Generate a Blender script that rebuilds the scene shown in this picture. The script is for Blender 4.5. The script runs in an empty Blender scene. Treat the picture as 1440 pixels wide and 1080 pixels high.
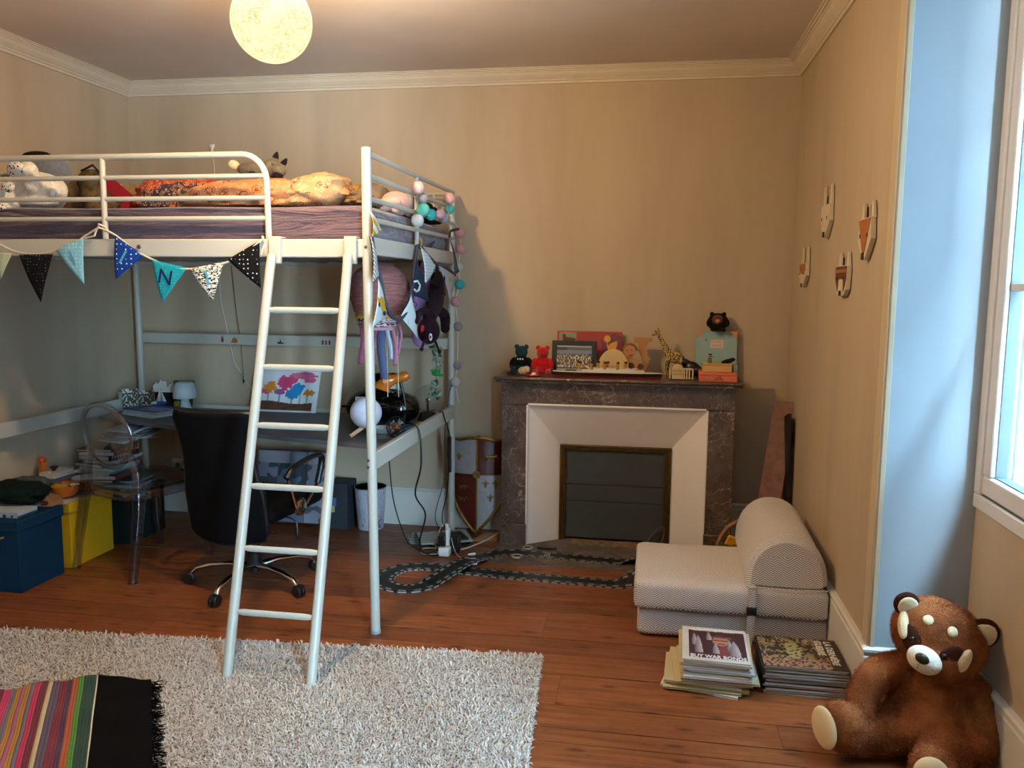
import bpy, bmesh, math, random
import numpy as np
from math import pi, sin, cos, radians, sqrt, atan2
from mathutils import Vector, Matrix, Euler, noise as mnoise

random.seed(7)
S = bpy.context.scene
COL = S.collection

# ------------------------------------------------------------------ camera
cam_d = bpy.data.cameras.new('camera')
cam = bpy.data.objects.new('camera', cam_d)
COL.objects.link(cam)
YAW, PITCH, ROLL = 0.165, 0.118, -0.0094
cam_d.sensor_width = 36.0
cam_d.lens = 1156.0 / 1440.0 * 36.0
cam_d.clip_start = 0.05
fw = Vector((-sin(YAW) * cos(PITCH), cos(YAW) * cos(PITCH), -sin(PITCH)))
rt = Vector((cos(YAW), sin(YAW), 0))
dn = fw.cross(rt)
r2 = rt * cos(ROLL) + dn * sin(ROLL)
d2 = dn * cos(ROLL) - rt * sin(ROLL)
cam.matrix_world = Matrix((
    (r2.x, -d2.x, -fw.x, 0.0), (r2.y, -d2.y, -fw.y, 0.0), (r2.z, -d2.z, -fw.z, 1.5), (0, 0, 0, 1)))
S.camera = cam

# ------------------------------------------------------------------ light, exposure
S.view_settings.view_transform = 'Standard'
S.view_settings.look = 'None'
S.view_settings.exposure = 0.12
S.view_settings.gamma = 1.0
S.view_settings.use_curve_mapping = False
S.cycles.use_denoising = True
S.cycles.max_bounces = 10
S.cycles.diffuse_bounces = 6
S.cycles.transparent_max_bounces = 24
S.cycles.caustics_reflective = False
S.cycles.caustics_refractive = False
S.cycles.sample_clamp_indirect = 6.0

world = bpy.data.worlds.new('sky')
S.world = world
world.use_nodes = True
wn = world.node_tree
wbg = wn.nodes['Background']
SKY_STRENGTH = 150
wtc = wn.nodes.new('ShaderNodeTexCoord')
wsp = wn.nodes.new('ShaderNodeSeparateXYZ')
wrp = wn.nodes.new('ShaderNodeValToRGB')
wn.links.new(wtc.outputs['Generated'], wsp.inputs[0])
wn.links.new(wsp.outputs['Z'], wrp.inputs[0])
wrp.color_ramp.elements[0].position = -0.05 + 0.05
wrp.color_ramp.elements[0].color = (0.52, 0.74, 0.92, 1)
wrp.color_ramp.elements[1].position = 0.25
wrp.color_ramp.elements[1].color = (0.46, 0.76, 1.0, 1)
wn.links.new(wrp.outputs[0], wbg.inputs[0])
wbg.inputs[1].default_value = SKY_STRENGTH

def portal(name, loc, rot, sx, sy):
    l = bpy.data.lights.new(name, 'AREA')
    l.shape = 'RECTANGLE'; l.size = sx; l.size_y = sy
    l.cycles.is_portal = True
    o = bpy.data.objects.new(name, l); COL.objects.link(o)
    o.location = loc; o.rotation_euler = rot
    return o
portal('sky_portal', (1.52, 2.16, 1.70), (0, radians(90), 0), 1.95, 1.5)
portal('sky_portal', (1.34, -0.05, 1.40), (0, radians(90), 0), 2.6, 1.72)

LAMP = Vector((-1.30, 2.75, 2.39))
lamp_l = bpy.data.lights.new('bulb_light', 'POINT')
lamp_l.energy = 290
lamp_l.color = (1.0, 0.67, 0.33)
lamp_l.shadow_soft_size = 0.030
lamp_o = bpy.data.objects.new('bulb_light', lamp_l); COL.objects.link(lamp_o)
lamp_o.location = LAMP + Vector((0, 0, 0.02))

# ------------------------------------------------------------------ materials
def H(h):
    h = h.lstrip('#')
    c = [int(h[i:i + 2], 16) / 255 for i in (0, 2, 4)]
    return tuple((x / 12.92 if x <= 0.04045 else ((x + 0.055) / 1.055) ** 2.4) for x in c)
def C3(c):
    return H(c) if isinstance(c, str) else tuple(c[:3])
def C4(c):
    return C3(c) + (1.0,)

class NT:
    """small helper around a node tree"""
    def __init__(s, name):
        s.m = bpy.data.materials.new(name); s.m.use_nodes = True
        s.t = s.m.node_tree; s.n = s.t.nodes; s.l = s.t.links
        s.b = s.n['Principled BSDF']; s.out = s.n['Material Output']
    def N(s, typ, **k):
        n = s.n.new(typ)
        for a, v in k.items(): setattr(n, a, v)
        return n
    def set(s, sock, v):
        if hasattr(v, 'is_linked') or isinstance(v, bpy.types.NodeSocket): s.l.new(v, sock)
        elif isinstance(v, str): sock.default_value = C4(v)
        elif isinstance(v, (tuple, list)) and len(v) == 3 and sock.type == 'RGBA': sock.default_value = tuple(v) + (1,)
        else: sock.default_value = v
    def math(s, op, a, b=0.0, c=None):
        n = s.N('ShaderNodeMath', operation=op)
        s.set(n.inputs[0], a); s.set(n.inputs[1], b)
        if c is not None: s.set(n.inputs[2], c)
        return n.outputs[0]
    def obj(s): return s.N('ShaderNodeTexCoord').outputs['Object']
    def pos(s): return s.N('ShaderNodeNewGeometry').outputs['Position']
    def rnd(s): return s.N('ShaderNodeObjectInfo').outputs['Random']
    def xyz(s, v):
        n = s.N('ShaderNodeSeparateXYZ'); s.l.new(v, n.inputs[0]); return n.outputs
    def comb(s, x, y, z):
        n = s.N('ShaderNodeCombineXYZ'); s.set(n.inputs[0], x); s.set(n.inputs[1], y); s.set(n.inputs[2], z); return n.outputs[0]
    def mapv(s, v, scale=(1, 1, 1), loc=(0, 0, 0), rot=(0, 0, 0)):
        n = s.N('ShaderNodeMapping'); s.l.new(v, n.inputs[0])
        n.inputs['Scale'].default_value = scale; n.inputs['Location'].default_value = loc; n.inputs['Rotation'].default_value = rot
        return n.outputs[0]
    def noise(s, v, scale, detail=4, rough=0.55, dist=0.0, out='Fac'):
        n = s.N('ShaderNodeTexNoise'); s.l.new(v, n.inputs['Vector'])
        n.inputs['Scale'].default_value = scale; n.inputs['Detail'].default_value = detail
        n.inputs['Roughness'].default_value = rough; n.inputs['Distortion'].default_value = dist
        return n.outputs['Fac'] if out == 'Fac' else n.outputs['Color']
    def vor(s, v, scale, feature='F1', out='Distance', rand=1.0, dim='3D'):
        n = s.N('ShaderNodeTexVoronoi', feature=feature, voronoi_dimensions=dim); s.l.new(v, n.inputs['Vector'])
        n.inputs['Scale'].default_value = scale; n.inputs['Randomness'].default_value = rand
        return n.outputs[out]
    def ramp(s, fac, stops, interp='LINEAR'):
        n = s.N('ShaderNodeValToRGB'); s.l.new(fac, n.inputs[0])
        r = n.color_ramp; r.interpolation = interp
        while len(r.elements) > 1: r.elements.remove(r.elements[-1])
        for i, (p, c) in enumerate(stops):
            e = r.elements[0] if i == 0 else r.elements.new(p)
            e.position = p
            e.color = (c, c, c, 1) if isinstance(c, (int, float)) else C4(c)
        return n.outputs[0]
    def mix(s, fac, a, b, typ='MIX'):
        n = s.N('ShaderNodeMix', data_type='RGBA', blend_type=typ)
        s.set(n.inputs[0], fac); s.set(n.inputs[6], a); s.set(n.inputs[7], b)
        return n.outputs[2]
    def color(s, c): s.set(s.b.inputs['Base Color'], C4(c) if isinstance(c, (str, tuple)) else c)
    def rough(s, v): s.set(s.b.inputs['Roughness'], v)
    def p(s, **k):
        for a, v in k.items(): s.set(s.b.inputs[a.replace('_', ' ')], v)
    def bump(s, h, strength=0.3, dist=0.01):
        n = s.N('ShaderNodeBump'); s.set(n.inputs['Height'], h)
        n.inputs['Strength'].default_value = strength; n.inputs['Distance'].default_value = dist
        s.l.new(n.outputs[0], s.b.inputs['Normal'])

MATS = {}
def M(name, col='#808080', rough=0.5, metal=0.0, var=0.08, vs=12.0, bump=0.0, bs=60.0, spec=0.5, sheen=0.0, coat=0.0, **k):
    """plain procedural surface: a colour with a little noise in it and fine relief"""
    if name in MATS: return MATS[name]
    t = NT(name); c = C3(col); v = t.obj()
    if var:
        n = t.noise(v, vs, 3)
        t.color(t.ramp(n, [(0.3, tuple(x * (1 - var) for x in c)), (0.7, tuple(min(1, x * (1 + var)) for x in c))]))
    else: t.color(c)
    t.rough(rough); t.b.inputs['Metallic'].default_value = metal
    t.b.inputs['Specular IOR Level'].default_value = spec if rough < 0.75 else min(spec, 0.12)
    if sheen: t.b.inputs['Sheen Weight'].default_value = sheen
    if coat: t.b.inputs['Coat Weight'].default_value = coat
    if bump: t.bump(t.noise(v, bs, 3), bump, 0.004)
    for a, x in k.items(): t.p(**{a: x})
    MATS[name] = t.m
    return t.m

def MV(name='painted_surface', rough=0.6, spec=0.4):
    """printed or dyed surface whose colours are stored point by point on the mesh"""
    if name in MATS: return MATS[name]
    t = NT(name); a = t.N('ShaderNodeVertexColor', layer_name='print')
    n = t.noise(t.obj(), 90, 3)
    t.color(t.mix(t.math('MULTIPLY', n, 0.12), a.outputs[0], (0.5, 0.5, 0.5), 'MULTIPLY'))
    t.rough(rough); t.b.inputs['Specular IOR Level'].default_value = spec
    MATS[name] = t.m
    return t.m

# ------------------------------------------------------------------ geometry helpers
WOFF = {}
def basis(d, up=Vector((0, 0, 1))):
    d = Vector(d).normalized()
    if abs(d.dot(up)) > 0.98: up = Vector((0, 1, 0))
    a = d.cross(up).normalized(); b = a.cross(d)
    return a, b, d

class G:
    def __init__(s): s.v = []; s.f = []; s.mi = []; s.cur = 0; s.col = []
    def add(s, vs, fs):
        o = len(s.v); s.v += [tuple(x) for x in vs]
        for f in fs: s.f.append(tuple(i + o for i in f)); s.mi.append(s.cur)
        return s
    def box(s, c, d, rot=None, top=None):
        """box by centre and size; top = (sx, sy) scale of the upper face"""
        tx, ty = top or (1, 1)
        x, y, z = d[0] / 2, d[1] / 2, d[2] / 2
        vs = [Vector((sx * x * (tx if sz > 0 else 1), sy * y * (ty if sz > 0 else 1), sz * z)) for sz in (-1, 1) for sy in (-1, 1) for sx in (-1, 1)]
        if rot is not None:
            R_ = rot if isinstance(rot, Matrix) else Euler(rot).to_matrix()
            vs = [R_ @ v for v in vs]
        c = Vector(c); vs = [v + c for v in vs]
        return s.add(vs, [(0, 2, 3, 1), (4, 5, 7, 6), (0, 1, 5, 4), (2, 6, 7, 3), (0, 4, 6, 2), (1, 3, 7, 5)])
    def b2(s, x0, x1, y0, y1, z0, z1):
        return s.box(((x0 + x1) / 2, (y0 + y1) / 2, (z0 + z1) / 2), (abs(x1 - x0), abs(y1 - y0), abs(z1 - z0)))
    def tube(s, pts, r, n=10, closed=False, flat=1.0, up=None):
        pts = [Vector(p) for p in pts]; m = len(pts); rs = r if isinstance(r, (list, tuple)) else [r] * m
        vs = []; pa = None
        for i, p in enumerate(pts):
            if closed: d = pts[(i + 1) % m] - pts[i - 1]
            else: d = pts[min(i + 1, m - 1)] - pts[max(i - 1, 0)]
            if d.length < 1e-9: d = Vector((0, 0, 1))
            d.normalize()
            if pa is None: a, b, _ = basis(d, Vector(up) if up else Vector((0, 0, 1)))
            else:
                a = pa - d * pa.dot(d)
                a = a.normalized() if a.length > 1e-6 else basis(d)[0]
                b = a.cross(d)
            pa = a
            for k in range(n):
                t = 2 * pi * k / n
                vs.append(p + a * cos(t) * rs[i] + b * sin(t) * rs[i] * flat)
        fs = []
        for i in range(m if closed else m - 1):
            j = (i + 1) % m
            for k in range(n):
                l = (k + 1) % n
                fs.append((i * n + k, i * n + l, j * n + l, j * n + k))
        if not closed: fs += [tuple(range(n))[::-1], tuple((m - 1) * n + k for k in range(n))]
        return s.add(vs, fs)
    def lathe(s, prof, c=(0, 0, 0), n=24, axis=(0, 0, 1), sx=1.0, sy=1.0):
        a, b, d = basis(axis); c = Vector(c); vs = []; fs = []
        if Vector(axis).normalized().z > 0.99: a, b, d = Vector((1, 0, 0)), Vector((0, 1, 0)), Vector((0, 0, 1))
        for r, z in prof:
            for k in range(n):
                t = 2 * pi * k / n
                vs.append(c + a * cos(t) * r * sx + b * sin(t) * r * sy + d * z)
        for i in range(len(prof) - 1):
            for k in range(n):
                l = (k + 1) % n
                fs.append((i * n + k, i * n + l, (i + 1) * n + l, (i + 1) * n + k))
        if prof[0][0] > 1e-4: fs.append(tuple(range(n))[::-1])
        if prof[-1][0] > 1e-4: fs.append(tuple((len(prof) - 1) * n + k for k in range(n)))
        return s.add(vs, fs)
    def ell(s, c, r, rot=None, nu=20, nv=12):
        if isinstance(r, (int, float)): r = (r, r, r)
        R_ = Matrix.Identity(3) if rot is None else (rot if isinstance(rot, Matrix) else Euler(rot).to_matrix())
        c = Vector(c); vs = []; fs = []
        for i in range(1, nv):
            ph = pi * i / nv
            for k in range(nu):
                t = 2 * pi * k / nu
                vs.append(c + R_ @ Vector((r[0] * sin(ph) * cos(t), r[1] * sin(ph) * sin(t), r[2] * cos(ph))))
        top = len(vs); vs.append(c + R_ @ Vector((0, 0, r[2]))); vs.append(c - R_ @ Vector((0, 0, r[2])))
        for i in range(nv - 2):
            for k in range(nu):
                l = (k + 1) % nu
                fs.append((i * nu + k, (i + 1) * nu + k, (i + 1) * nu + l, i * nu + l))
        for k in range(nu):
            l = (k + 1) % nu
            fs.append((top, k, l)); fs.append((top + 1, (nv - 2) * nu + l, (nv - 2) * nu + k))
        return s.add(vs, fs)
    def prism(s, out, h, mat=None):
        """outline (x, y) extruded by h along local z, then placed by a 4x4 matrix"""
        n = len(out); vs = [Vector((x, y, 0)) for x, y in out] + [Vector((x, y, h)) for x, y in out]
        if mat is not None: vs = [mat @ v for v in vs]
        fs = [tuple(range(n))[::-1], tuple(range(n, 2 * n))] + [(i, (i + 1) % n, n + (i + 1) % n, n + i) for i in range(n)]
        return s.add(vs, fs)
    def grid(s, fn, nu, nv, wrap=False):
        vs = [fn(i / nu, j / nv) for j in range(nv + 1) for i in range(nu + 1)]
        fs = [(j * (nu + 1) + i, j * (nu + 1) + i + 1, (j + 1) * (nu + 1) + i + 1, (j + 1) * (nu + 1) + i) for j in range(nv) for i in range(nu)]
        return s.add(vs, fs)
    def quad(s, a, b, c, d): return s.add([a, b, c, d], [(0, 1, 2, 3)])

def build(name, g, mat, parent=None, origin=None, smooth=True, bevel=0.0, seg=2, thick=0.0, sub=0, local=False):
    """link the collected geometry as ONE mesh object (world coordinates unless local)"""
    me = bpy.data.meshes.new(name)
    off = Vector((0, 0, 0))
    if parent is not None:
        if not local: off = WOFF.get(parent.name, Vector((0, 0, 0)))
    elif origin == 'base' or origin is None:
        if not local and g.v:
            xs = [p[0] for p in g.v]; ys = [p[1] for p in g.v]; zs = [p[2] for p in g.v]
            off = Vector(((min(xs) + max(xs)) / 2, (min(ys) + max(ys)) / 2, min(zs)))
    else: off = Vector(origin)
    me.from_pydata([(p[0] - off.x, p[1] - off.y, p[2] - off.z) for p in g.v], [], g.f)
    mats = mat if isinstance(mat, (list, tuple)) else [mat]
    for m in mats: me.materials.append(m)
    if any(g.mi): me.polygons.foreach_set('material_index', g.mi)
    if smooth:
        me.polygons.foreach_set('use_smooth', [True] * len(me.polygons))
        me.set_sharp_from_angle(angle=radians(38))
    if g.col:
        ca = me.color_attributes.new('print', 'FLOAT_COLOR', 'POINT')
        ca.data.foreach_set('color', [x for c in g.col for x in (c[0], c[1], c[2], 1.0)])
    me.update()
    o = bpy.data.objects.new(name, me); COL.objects.link(o)
    if parent is not None:
        o.parent = parent; WOFF[o.name] = off if not local else Vector((0, 0, 0))
    else:
        o.location = off; WOFF[o.name] = off if not local else Vector((0, 0, 0))
    if bevel:
        b = o.modifiers.new('bevel', 'BEVEL'); b.width = bevel; b.segments = seg; b.limit_method = 'ANGLE'; b.angle_limit = radians(40)
    if thick:
        b = o.modifiers.new('solid', 'SOLIDIFY'); b.thickness = thick; b.offset = 0
    if sub:
        b = o.modifiers.new('sub', 'SUBSURF'); b.levels = sub; b.render_levels = sub
    return o

def tag(o, label=None, cat=None, group=None, kind=None):
    if label: o['label'] = label
    if cat: o['category'] = cat
    if group: o['group'] = group
    if kind: o['kind'] = kind
    return o
def thing(name, loc, label, cat, group=None, rz=0.0, local=False):
    o = bpy.data.objects.new(name, None); COL.objects.link(o)
    o.empty_display_size = 0.05
    o.location = loc; o.rotation_euler = (0, 0, rz)
    WOFF[o.name] = Vector((0, 0, 0)) if local else Vector(loc)
    return tag(o, label, cat, group)
def dup(root, loc, rot=None, label=None):
    r = root.copy(); COL.objects.link(r); r.location = loc
    if rot is not None: r.rotation_euler = rot
    if label: r['label'] = label
    for ch in list(root.children):
        c = ch.copy(); COL.objects.link(c); c.parent = r
        for gch in ch.children:
            d = gch.copy(); COL.objects.link(d); d.parent = c
    return r
def apply_mods(o):
    dg = bpy.context.evaluated_depsgraph_get(); dg.update()
    me = bpy.data.meshes.new_from_object(o.evaluated_get(dg))
    o.modifiers.clear(); o.data = me
    return o
def plush(name, g, mat, parent=None, voxel=0.008, smooth_it=4, origin=None, disp=0.0, local=False):
    """overlapping volumes fused into one continuous soft body"""
    o = build(name, g, mat, parent, origin=origin, smooth=True, local=local)
    r = o.modifiers.new('fuse', 'REMESH'); r.mode = 'VOXEL'; r.voxel_size = voxel; r.use_smooth_shade = True
    if smooth_it:
        q = o.modifiers.new('soft', 'SMOOTH'); q.iterations = smooth_it; q.factor = 0.6
    apply_mods(o)
    me = o.data
    me.polygons.foreach_set('use_smooth', [True] * len(me.polygons))
    if disp:
        for v in me.vertices:
            n = mnoise.noise(v.co * 22) + 0.5 * mnoise.noise(v.co * 60)
            v.co += v.normal * disp * n
    return o

def painted(name, P0, U, V, nx, ny, fn, parent=None, thick=0.0, mat=None, bend=None, origin=None):
    """flat printed sheet: corner P0, edge vectors U (right) and V (up); fn(u, v) -> rgb"""
    g = G(); P0, U, V = Vector(P0), Vector(U), Vector(V); N = U.cross(V).normalized()
    for j in range(ny + 1):
        for i in range(nx + 1):
            u, v = i / nx, j / ny
            p = P0 + U * u + V * v
            if bend: p = p + N * bend(u, v)
            g.v.append(tuple(p)); g.col.append(C3(fn(u, v)))
    for j in range(ny):
        for i in range(nx):
            a = j * (nx + 1) + i; g.f.append((a, a + 1, a + nx + 2, a + nx + 1)); g.mi.append(0)
    return build(name, g, mat or MV(), parent, origin=origin, smooth=False, thick=thick)

def lettering(name, text, P, xdir, ydir, size, mat, parent, sx=1.0, align='LEFT', depth=0.0006, bold=0.0):
    """raised print: a text object turned into a mesh, as a child of the thing it is printed on"""
    cu = bpy.data.curves.new(name, 'FONT'); cu.body = text; cu.size = size; cu.extrude = depth; cu.offset = bold
    cu.align_x = align; cu.resolution_u = 2
    tmp = bpy.data.objects.new('tmp', cu); COL.objects.link(tmp)
    dg = bpy.context.evaluated_depsgraph_get(); dg.update()
    me = bpy.data.meshes.new_from_object(tmp.evaluated_get(dg))
    bpy.data.objects.remove(tmp)
    x = Vector(xdir).normalized(); y = Vector(ydir).normalized(); z = x.cross(y)
    mt = Matrix(((x.x * sx, y.x, z.x, P[0]), (x.y * sx, y.y, z.y, P[1]), (x.z * sx, y.z, z.z, P[2]), (0, 0, 0, 1)))
    off = WOFF.get(parent.name, Vector((0, 0, 0)))
    me.transform(Matrix.Translation(-off) @ mt)
    me.materials.clear(); me.materials.append(mat)
    o = bpy.data.objects.new(name, me); COL.objects.link(o); o.parent = parent; WOFF[o.name] = off
    return o

def smoothpath(pts, n=8, closed=False):
    """Catmull-Rom through the points"""
    P = [Vector(p) for p in pts]; m = len(P); out = []
    for i in range(m if closed else m - 1):
        p0 = P[(i - 1) % m] if closed or i > 0 else P[0] * 2 - P[1]
        p1 = P[i]; p2 = P[(i + 1) % m]
        p3 = P[(i + 2) % m] if closed or i + 2 < m else P[-1] * 2 - P[-2]
        for k in range(n):
            t = k / n
            out.append(0.5 * ((2 * p1) + (p2 - p0) * t + (2 * p0 - 5 * p1 + 4 * p2 - p3) * t * t + (3 * p1 - p0 - 3 * p2 + p3) * t ** 3))
    if not closed: out.append(P[-1])
    return out

# ================================================================== THE ROOM
XL, XR, YB, ZC = -3.30, 0.79, 4.90, 2.745
XN = 1.10                                 # window wall, at the back of the niche
NY0, NY1 = 1.36, 2.925                    # niche from .. to
YF = -1.2                                 # wall behind the camera

def wall_mat():
    t = NT('taupe_wall_paint'); v = t.pos()
    st = t.noise(t.mapv(v, (2.2, 2.2, 0.4)), 1.6, 4, 0.6)
    sp = t.noise(v, 2.2, 3)
    base = t.ramp(st, [(0.25, '#ab9981'), (0.52, '#b9a78d'), (0.8, '#c2b095')])
    t.color(t.mix(t.math('MULTIPLY', sp, 0.5), base, '#b3a28f'))
    t.rough(0.72); t.b.inputs['Specular IOR Level'].default_value = 0.25
    t.bump(t.noise(v, 240, 2), 0.12, 0.003)
    return t.m
MWALL = wall_mat()
MCEIL = M('ceiling_paint', '#d2c6ba', 0.85, var=0.05, vs=2.0, spec=0.2)
MTRIM = M('white_trim_paint', '#d4d0c8', 0.5, var=0.03, vs=5, bump=0.08, bs=30)
MCORN = M('cornice_plaster', '#cbbfab', 0.6, var=0.04, vs=8, bump=0.1, bs=40)
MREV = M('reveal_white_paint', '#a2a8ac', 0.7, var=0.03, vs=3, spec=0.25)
MSTRIP = M('reveal_edge_paint', '#c0ae90', 0.6, var=0.04, vs=6)
MPVC = M('white_window_plastic', '#dcdad8', 0.35, var=0.02)
MGASKET = M('window_gasket', '#5a6468', 0.5)
MSTONE = M('outside_stone', '#d9d8d0', 0.9, var=0.10, vs=14, bump=0.4, bs=25)

def plank_mat():
    t = NT('stained_pine_boards'); v = t.obj(); r = t.rnd()
    off = t.comb(t.math('MULTIPLY', r, 37.0), t.math('MULTIPLY', r, 19.0), 0.0)
    a = t.N('ShaderNodeVectorMath', operation='ADD'); t.l.new(v, a.inputs[0]); t.l.new(off, a.inputs[1])
    g1 = t.noise(t.mapv(a.outputs[0], (1.1, 17, 1)), 2.4, 6, 0.62, 0.5)
    g2 = t.noise(t.mapv(a.outputs[0], (3, 70, 1)), 2.0, 3, 0.5)
    base = t.ramp(g1, [(0.22, '#542c12'), (0.42, '#8d4f29'), (0.6, '#a96639'), (0.8, '#c5824e')])
    base = t.mix(t.math('MULTIPLY', g2, 0.55), base, '#6a3f28')
    kn = t.vor(t.mapv(a.outputs[0], (2.3, 7.5, 0)), 1.0, dim='2D')
    knm = t.ramp(kn, [(0.03, 1.0), (0.10, 0.0)])
    fl = t.vor(t.mapv(a.outputs[0], (7, 17, 0)), 1.0, dim='2D')
    knm = t.math('MAXIMUM', knm, t.math('MULTIPLY', t.ramp(fl, [(0.03, 1.0), (0.09, 0.0)]), 0.45))
    base = t.mix(t.math('MULTIPLY', knm, 0.75), base, '#2c160c')
    tone = t.ramp(r, [(0.0, '#b0a59e'), (0.5, '#cfc4bc'), (1.0, '#ece0d6')])
    base = t.mix(0.75, base, tone, 'MULTIPLY')
    t.color(base)
    t.rough(t.ramp(t.noise(v, 6, 4), [(0.3, 0.34), (0.7, 0.55)]))
    t.bump(g2, 0.12, 0.002)
    return t.m
MPLANK = plank_mat()

# floor: dark bed with every board laid on it
g = G(); g.b2(XL - 0.15, XN + 0.15, YF - 0.1, YB + 0.15, -0.08, -0.012)
floor = tag(build('floor', g, M('floor_bed', '#120906', 0.9), smooth=False), kind='structure')
seams = [YF, -1.02, -0.84, -0.66, -0.5, -0.3, -0.12, 0.06, 0.25, 0.44, 0.62, 0.81, 1.0, 1.18, 1.37, 1.56, 1.74, 1.92, 2.10, 2.26, 2.41, 2.56,
         2.65, 2.804, 3.04, 3.218, 3.361, 3.655, 3.795, 3.97, 4.16, 4.34, 4.52, 4.70, 4.90]
rp = random.Random(3)
pm = {}
for i in range(len(seams) - 1):
    y0, y1 = seams[i], seams[i + 1]
    cuts = [XL]; x = XL + rp.uniform(0.9, 2.6)
    while x < XN - 0.5: cuts.append(x); x += rp.uniform(1.5, 2.8)
    cuts.append(XN)
    for k in range(len(cuts) - 1):
        g = G(); gp = 0.0030 + 0.003 * (y0 == 3.04) + 0.0014 * rp.random()
        dz = rp.uniform(-0.0008, 0.0)
        g.b2(cuts[k] + 0.0008, cuts[k + 1] - 0.0008, y0 + gp, y1 - 0.001, -0.014, dz)
        o = build('plank', g, MPLANK, floor, smooth=False)
        # each board keeps its own origin so that the grain differs
        c = Vector(((cuts[k] + cuts[k + 1]) / 2, (y0 + y1) / 2, 0))
        o.data.transform(Matrix.Translation(-(c - WOFF[o.name]))); o.location = c - WOFF[o.name]

# hearth stone set in the floor in front of the fireplace
def hearth_mat():
    t = NT('hearth_stone'); v = t.pos()
    t.color(t.ramp(t.noise(v, 9, 6, 0.7), [(0.3, '#3a322c'), (0.5, '#5a5048'), (0.72, '#7a6e62')]))
    t.rough(0.6); t.bump(t.noise(v, 40, 4), 0.3, 0.004); return t.m
g = G(); g.b2(-0.84, 0.50, 4.27, 4.80, -0.01, 0.004)
tag(build('hearth_slab', g, hearth_mat(), floor, bevel=0.002), label='dark grey hearth stone set into the floorboards')

# ceiling
g = G(); g.b2(XL - 0.15, XN + 0.15, YF - 0.1, YB + 0.15, ZC, ZC + 0.1)
tag(build('ceiling', g, MCEIL, smooth=False), kind='structure')
# walls
g = G(); g.b2(XL - 0.12, XN + 0.15, YB, YB + 0.12, -0.02, ZC); tag(build('wall_back', g, MWALL, smooth=False), kind='structure')
g = G(); g.b2(XL - 0.12, XL, YF, YB, -0.02, ZC); tag(build('wall_left', g, MWALL, smooth=False), kind='structure')
g = G(); g.b2(XL - 0.12, XN + 0.15, YF - 0.12, YF, -0.02, ZC); tag(build('wall_front', g, MWALL, smooth=False), kind='structure')
MY0, MY1 = -1.00, 0.80                    # unseen niche beside the camera, for the added window
g = G()
g.b2(XR, XN + 0.45, NY1, YB, -0.02, ZC)           # pier between the niche and the back wall
g.b2(XR, XN + 0.24, MY1, NY0, -0.02, ZC); g.b2(XR, XN + 0.45, NY0 - 0.3, NY0, -0.02, ZC)          # pier between the two niches
g.b2(XR, XN + 0.24, YF, MY0, -0.02, ZC)
WY0, WY1, WZ0, WZ1 = 1.46, 2.925, 0.80, 2.66
for n0, n1, w0, z0 in ((NY0, NY1, WY0, WZ0), (MY0, MY1, -0.90, 0.06)):
    dd = 0.40 if n0 > 1 else 0.24
    g.b2(XN, XN + dd, n0, n1, -0.02, z0)       # below the window
    g.b2(XN, XN + dd, n0, n1, WZ1, ZC)          # above
    g.b2(XN, XN + dd, n0, w0, z0, WZ1)
wr = tag(build('wall_right', g, MWALL, smooth=False), kind='structure')
# white painted faces of the niches
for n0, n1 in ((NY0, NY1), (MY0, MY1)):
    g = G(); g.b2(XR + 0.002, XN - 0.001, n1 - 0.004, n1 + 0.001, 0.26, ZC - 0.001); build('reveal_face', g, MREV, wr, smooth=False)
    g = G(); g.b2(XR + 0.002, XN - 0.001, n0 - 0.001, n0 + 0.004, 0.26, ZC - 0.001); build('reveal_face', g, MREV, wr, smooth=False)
# wooden strip on the arris of the niche
g = G(); g.b2(XR - 0.010, XR + 0.004, NY1 - 0.006, NY1 + 0.062, 0.262, ZC - 0.09)
g.b2(XR - 0.002, XR + 0.016, NY1 - 0.012, NY1 - 0.004, 0.262, ZC - 0.09)
tag(build('trim_2', g, MSTRIP, bevel=0.003), kind='structure')
# cornice
prof = [(0.0, -0.078), (0.012, -0.078), (0.014, -0.066), (0.022, -0.062), (0.024, -0.056), (0.032, -0.050), (0.046, -0.036), (0.056, -0.020),
        (0.062, -0.018), (0.064, -0.012), (0.074, -0.011), (0.076, -0.005), (0.086, -0.004), (0.087, 0.0)]
g = G()
path = [(XL, YF, 1, 1), (XL, YB, 1, -1), (XR, YB, -1, -1), (XR, YF, -1, 1)]
rings = []
for (px, py, sx, sy) in path:
    rings.append([(px + sx * d, py + sy * d, ZC + z) for d, z in prof])
for i in range(3):
    vs = rings[i] + rings[i + 1]; n = len(prof)
    g.add(vs, [(k, k + 1, n + k + 1, n + k) for k in range(n - 1)])
co = build('trim_1', g, MCORN, smooth=False); tag(co, kind='structure')
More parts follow.
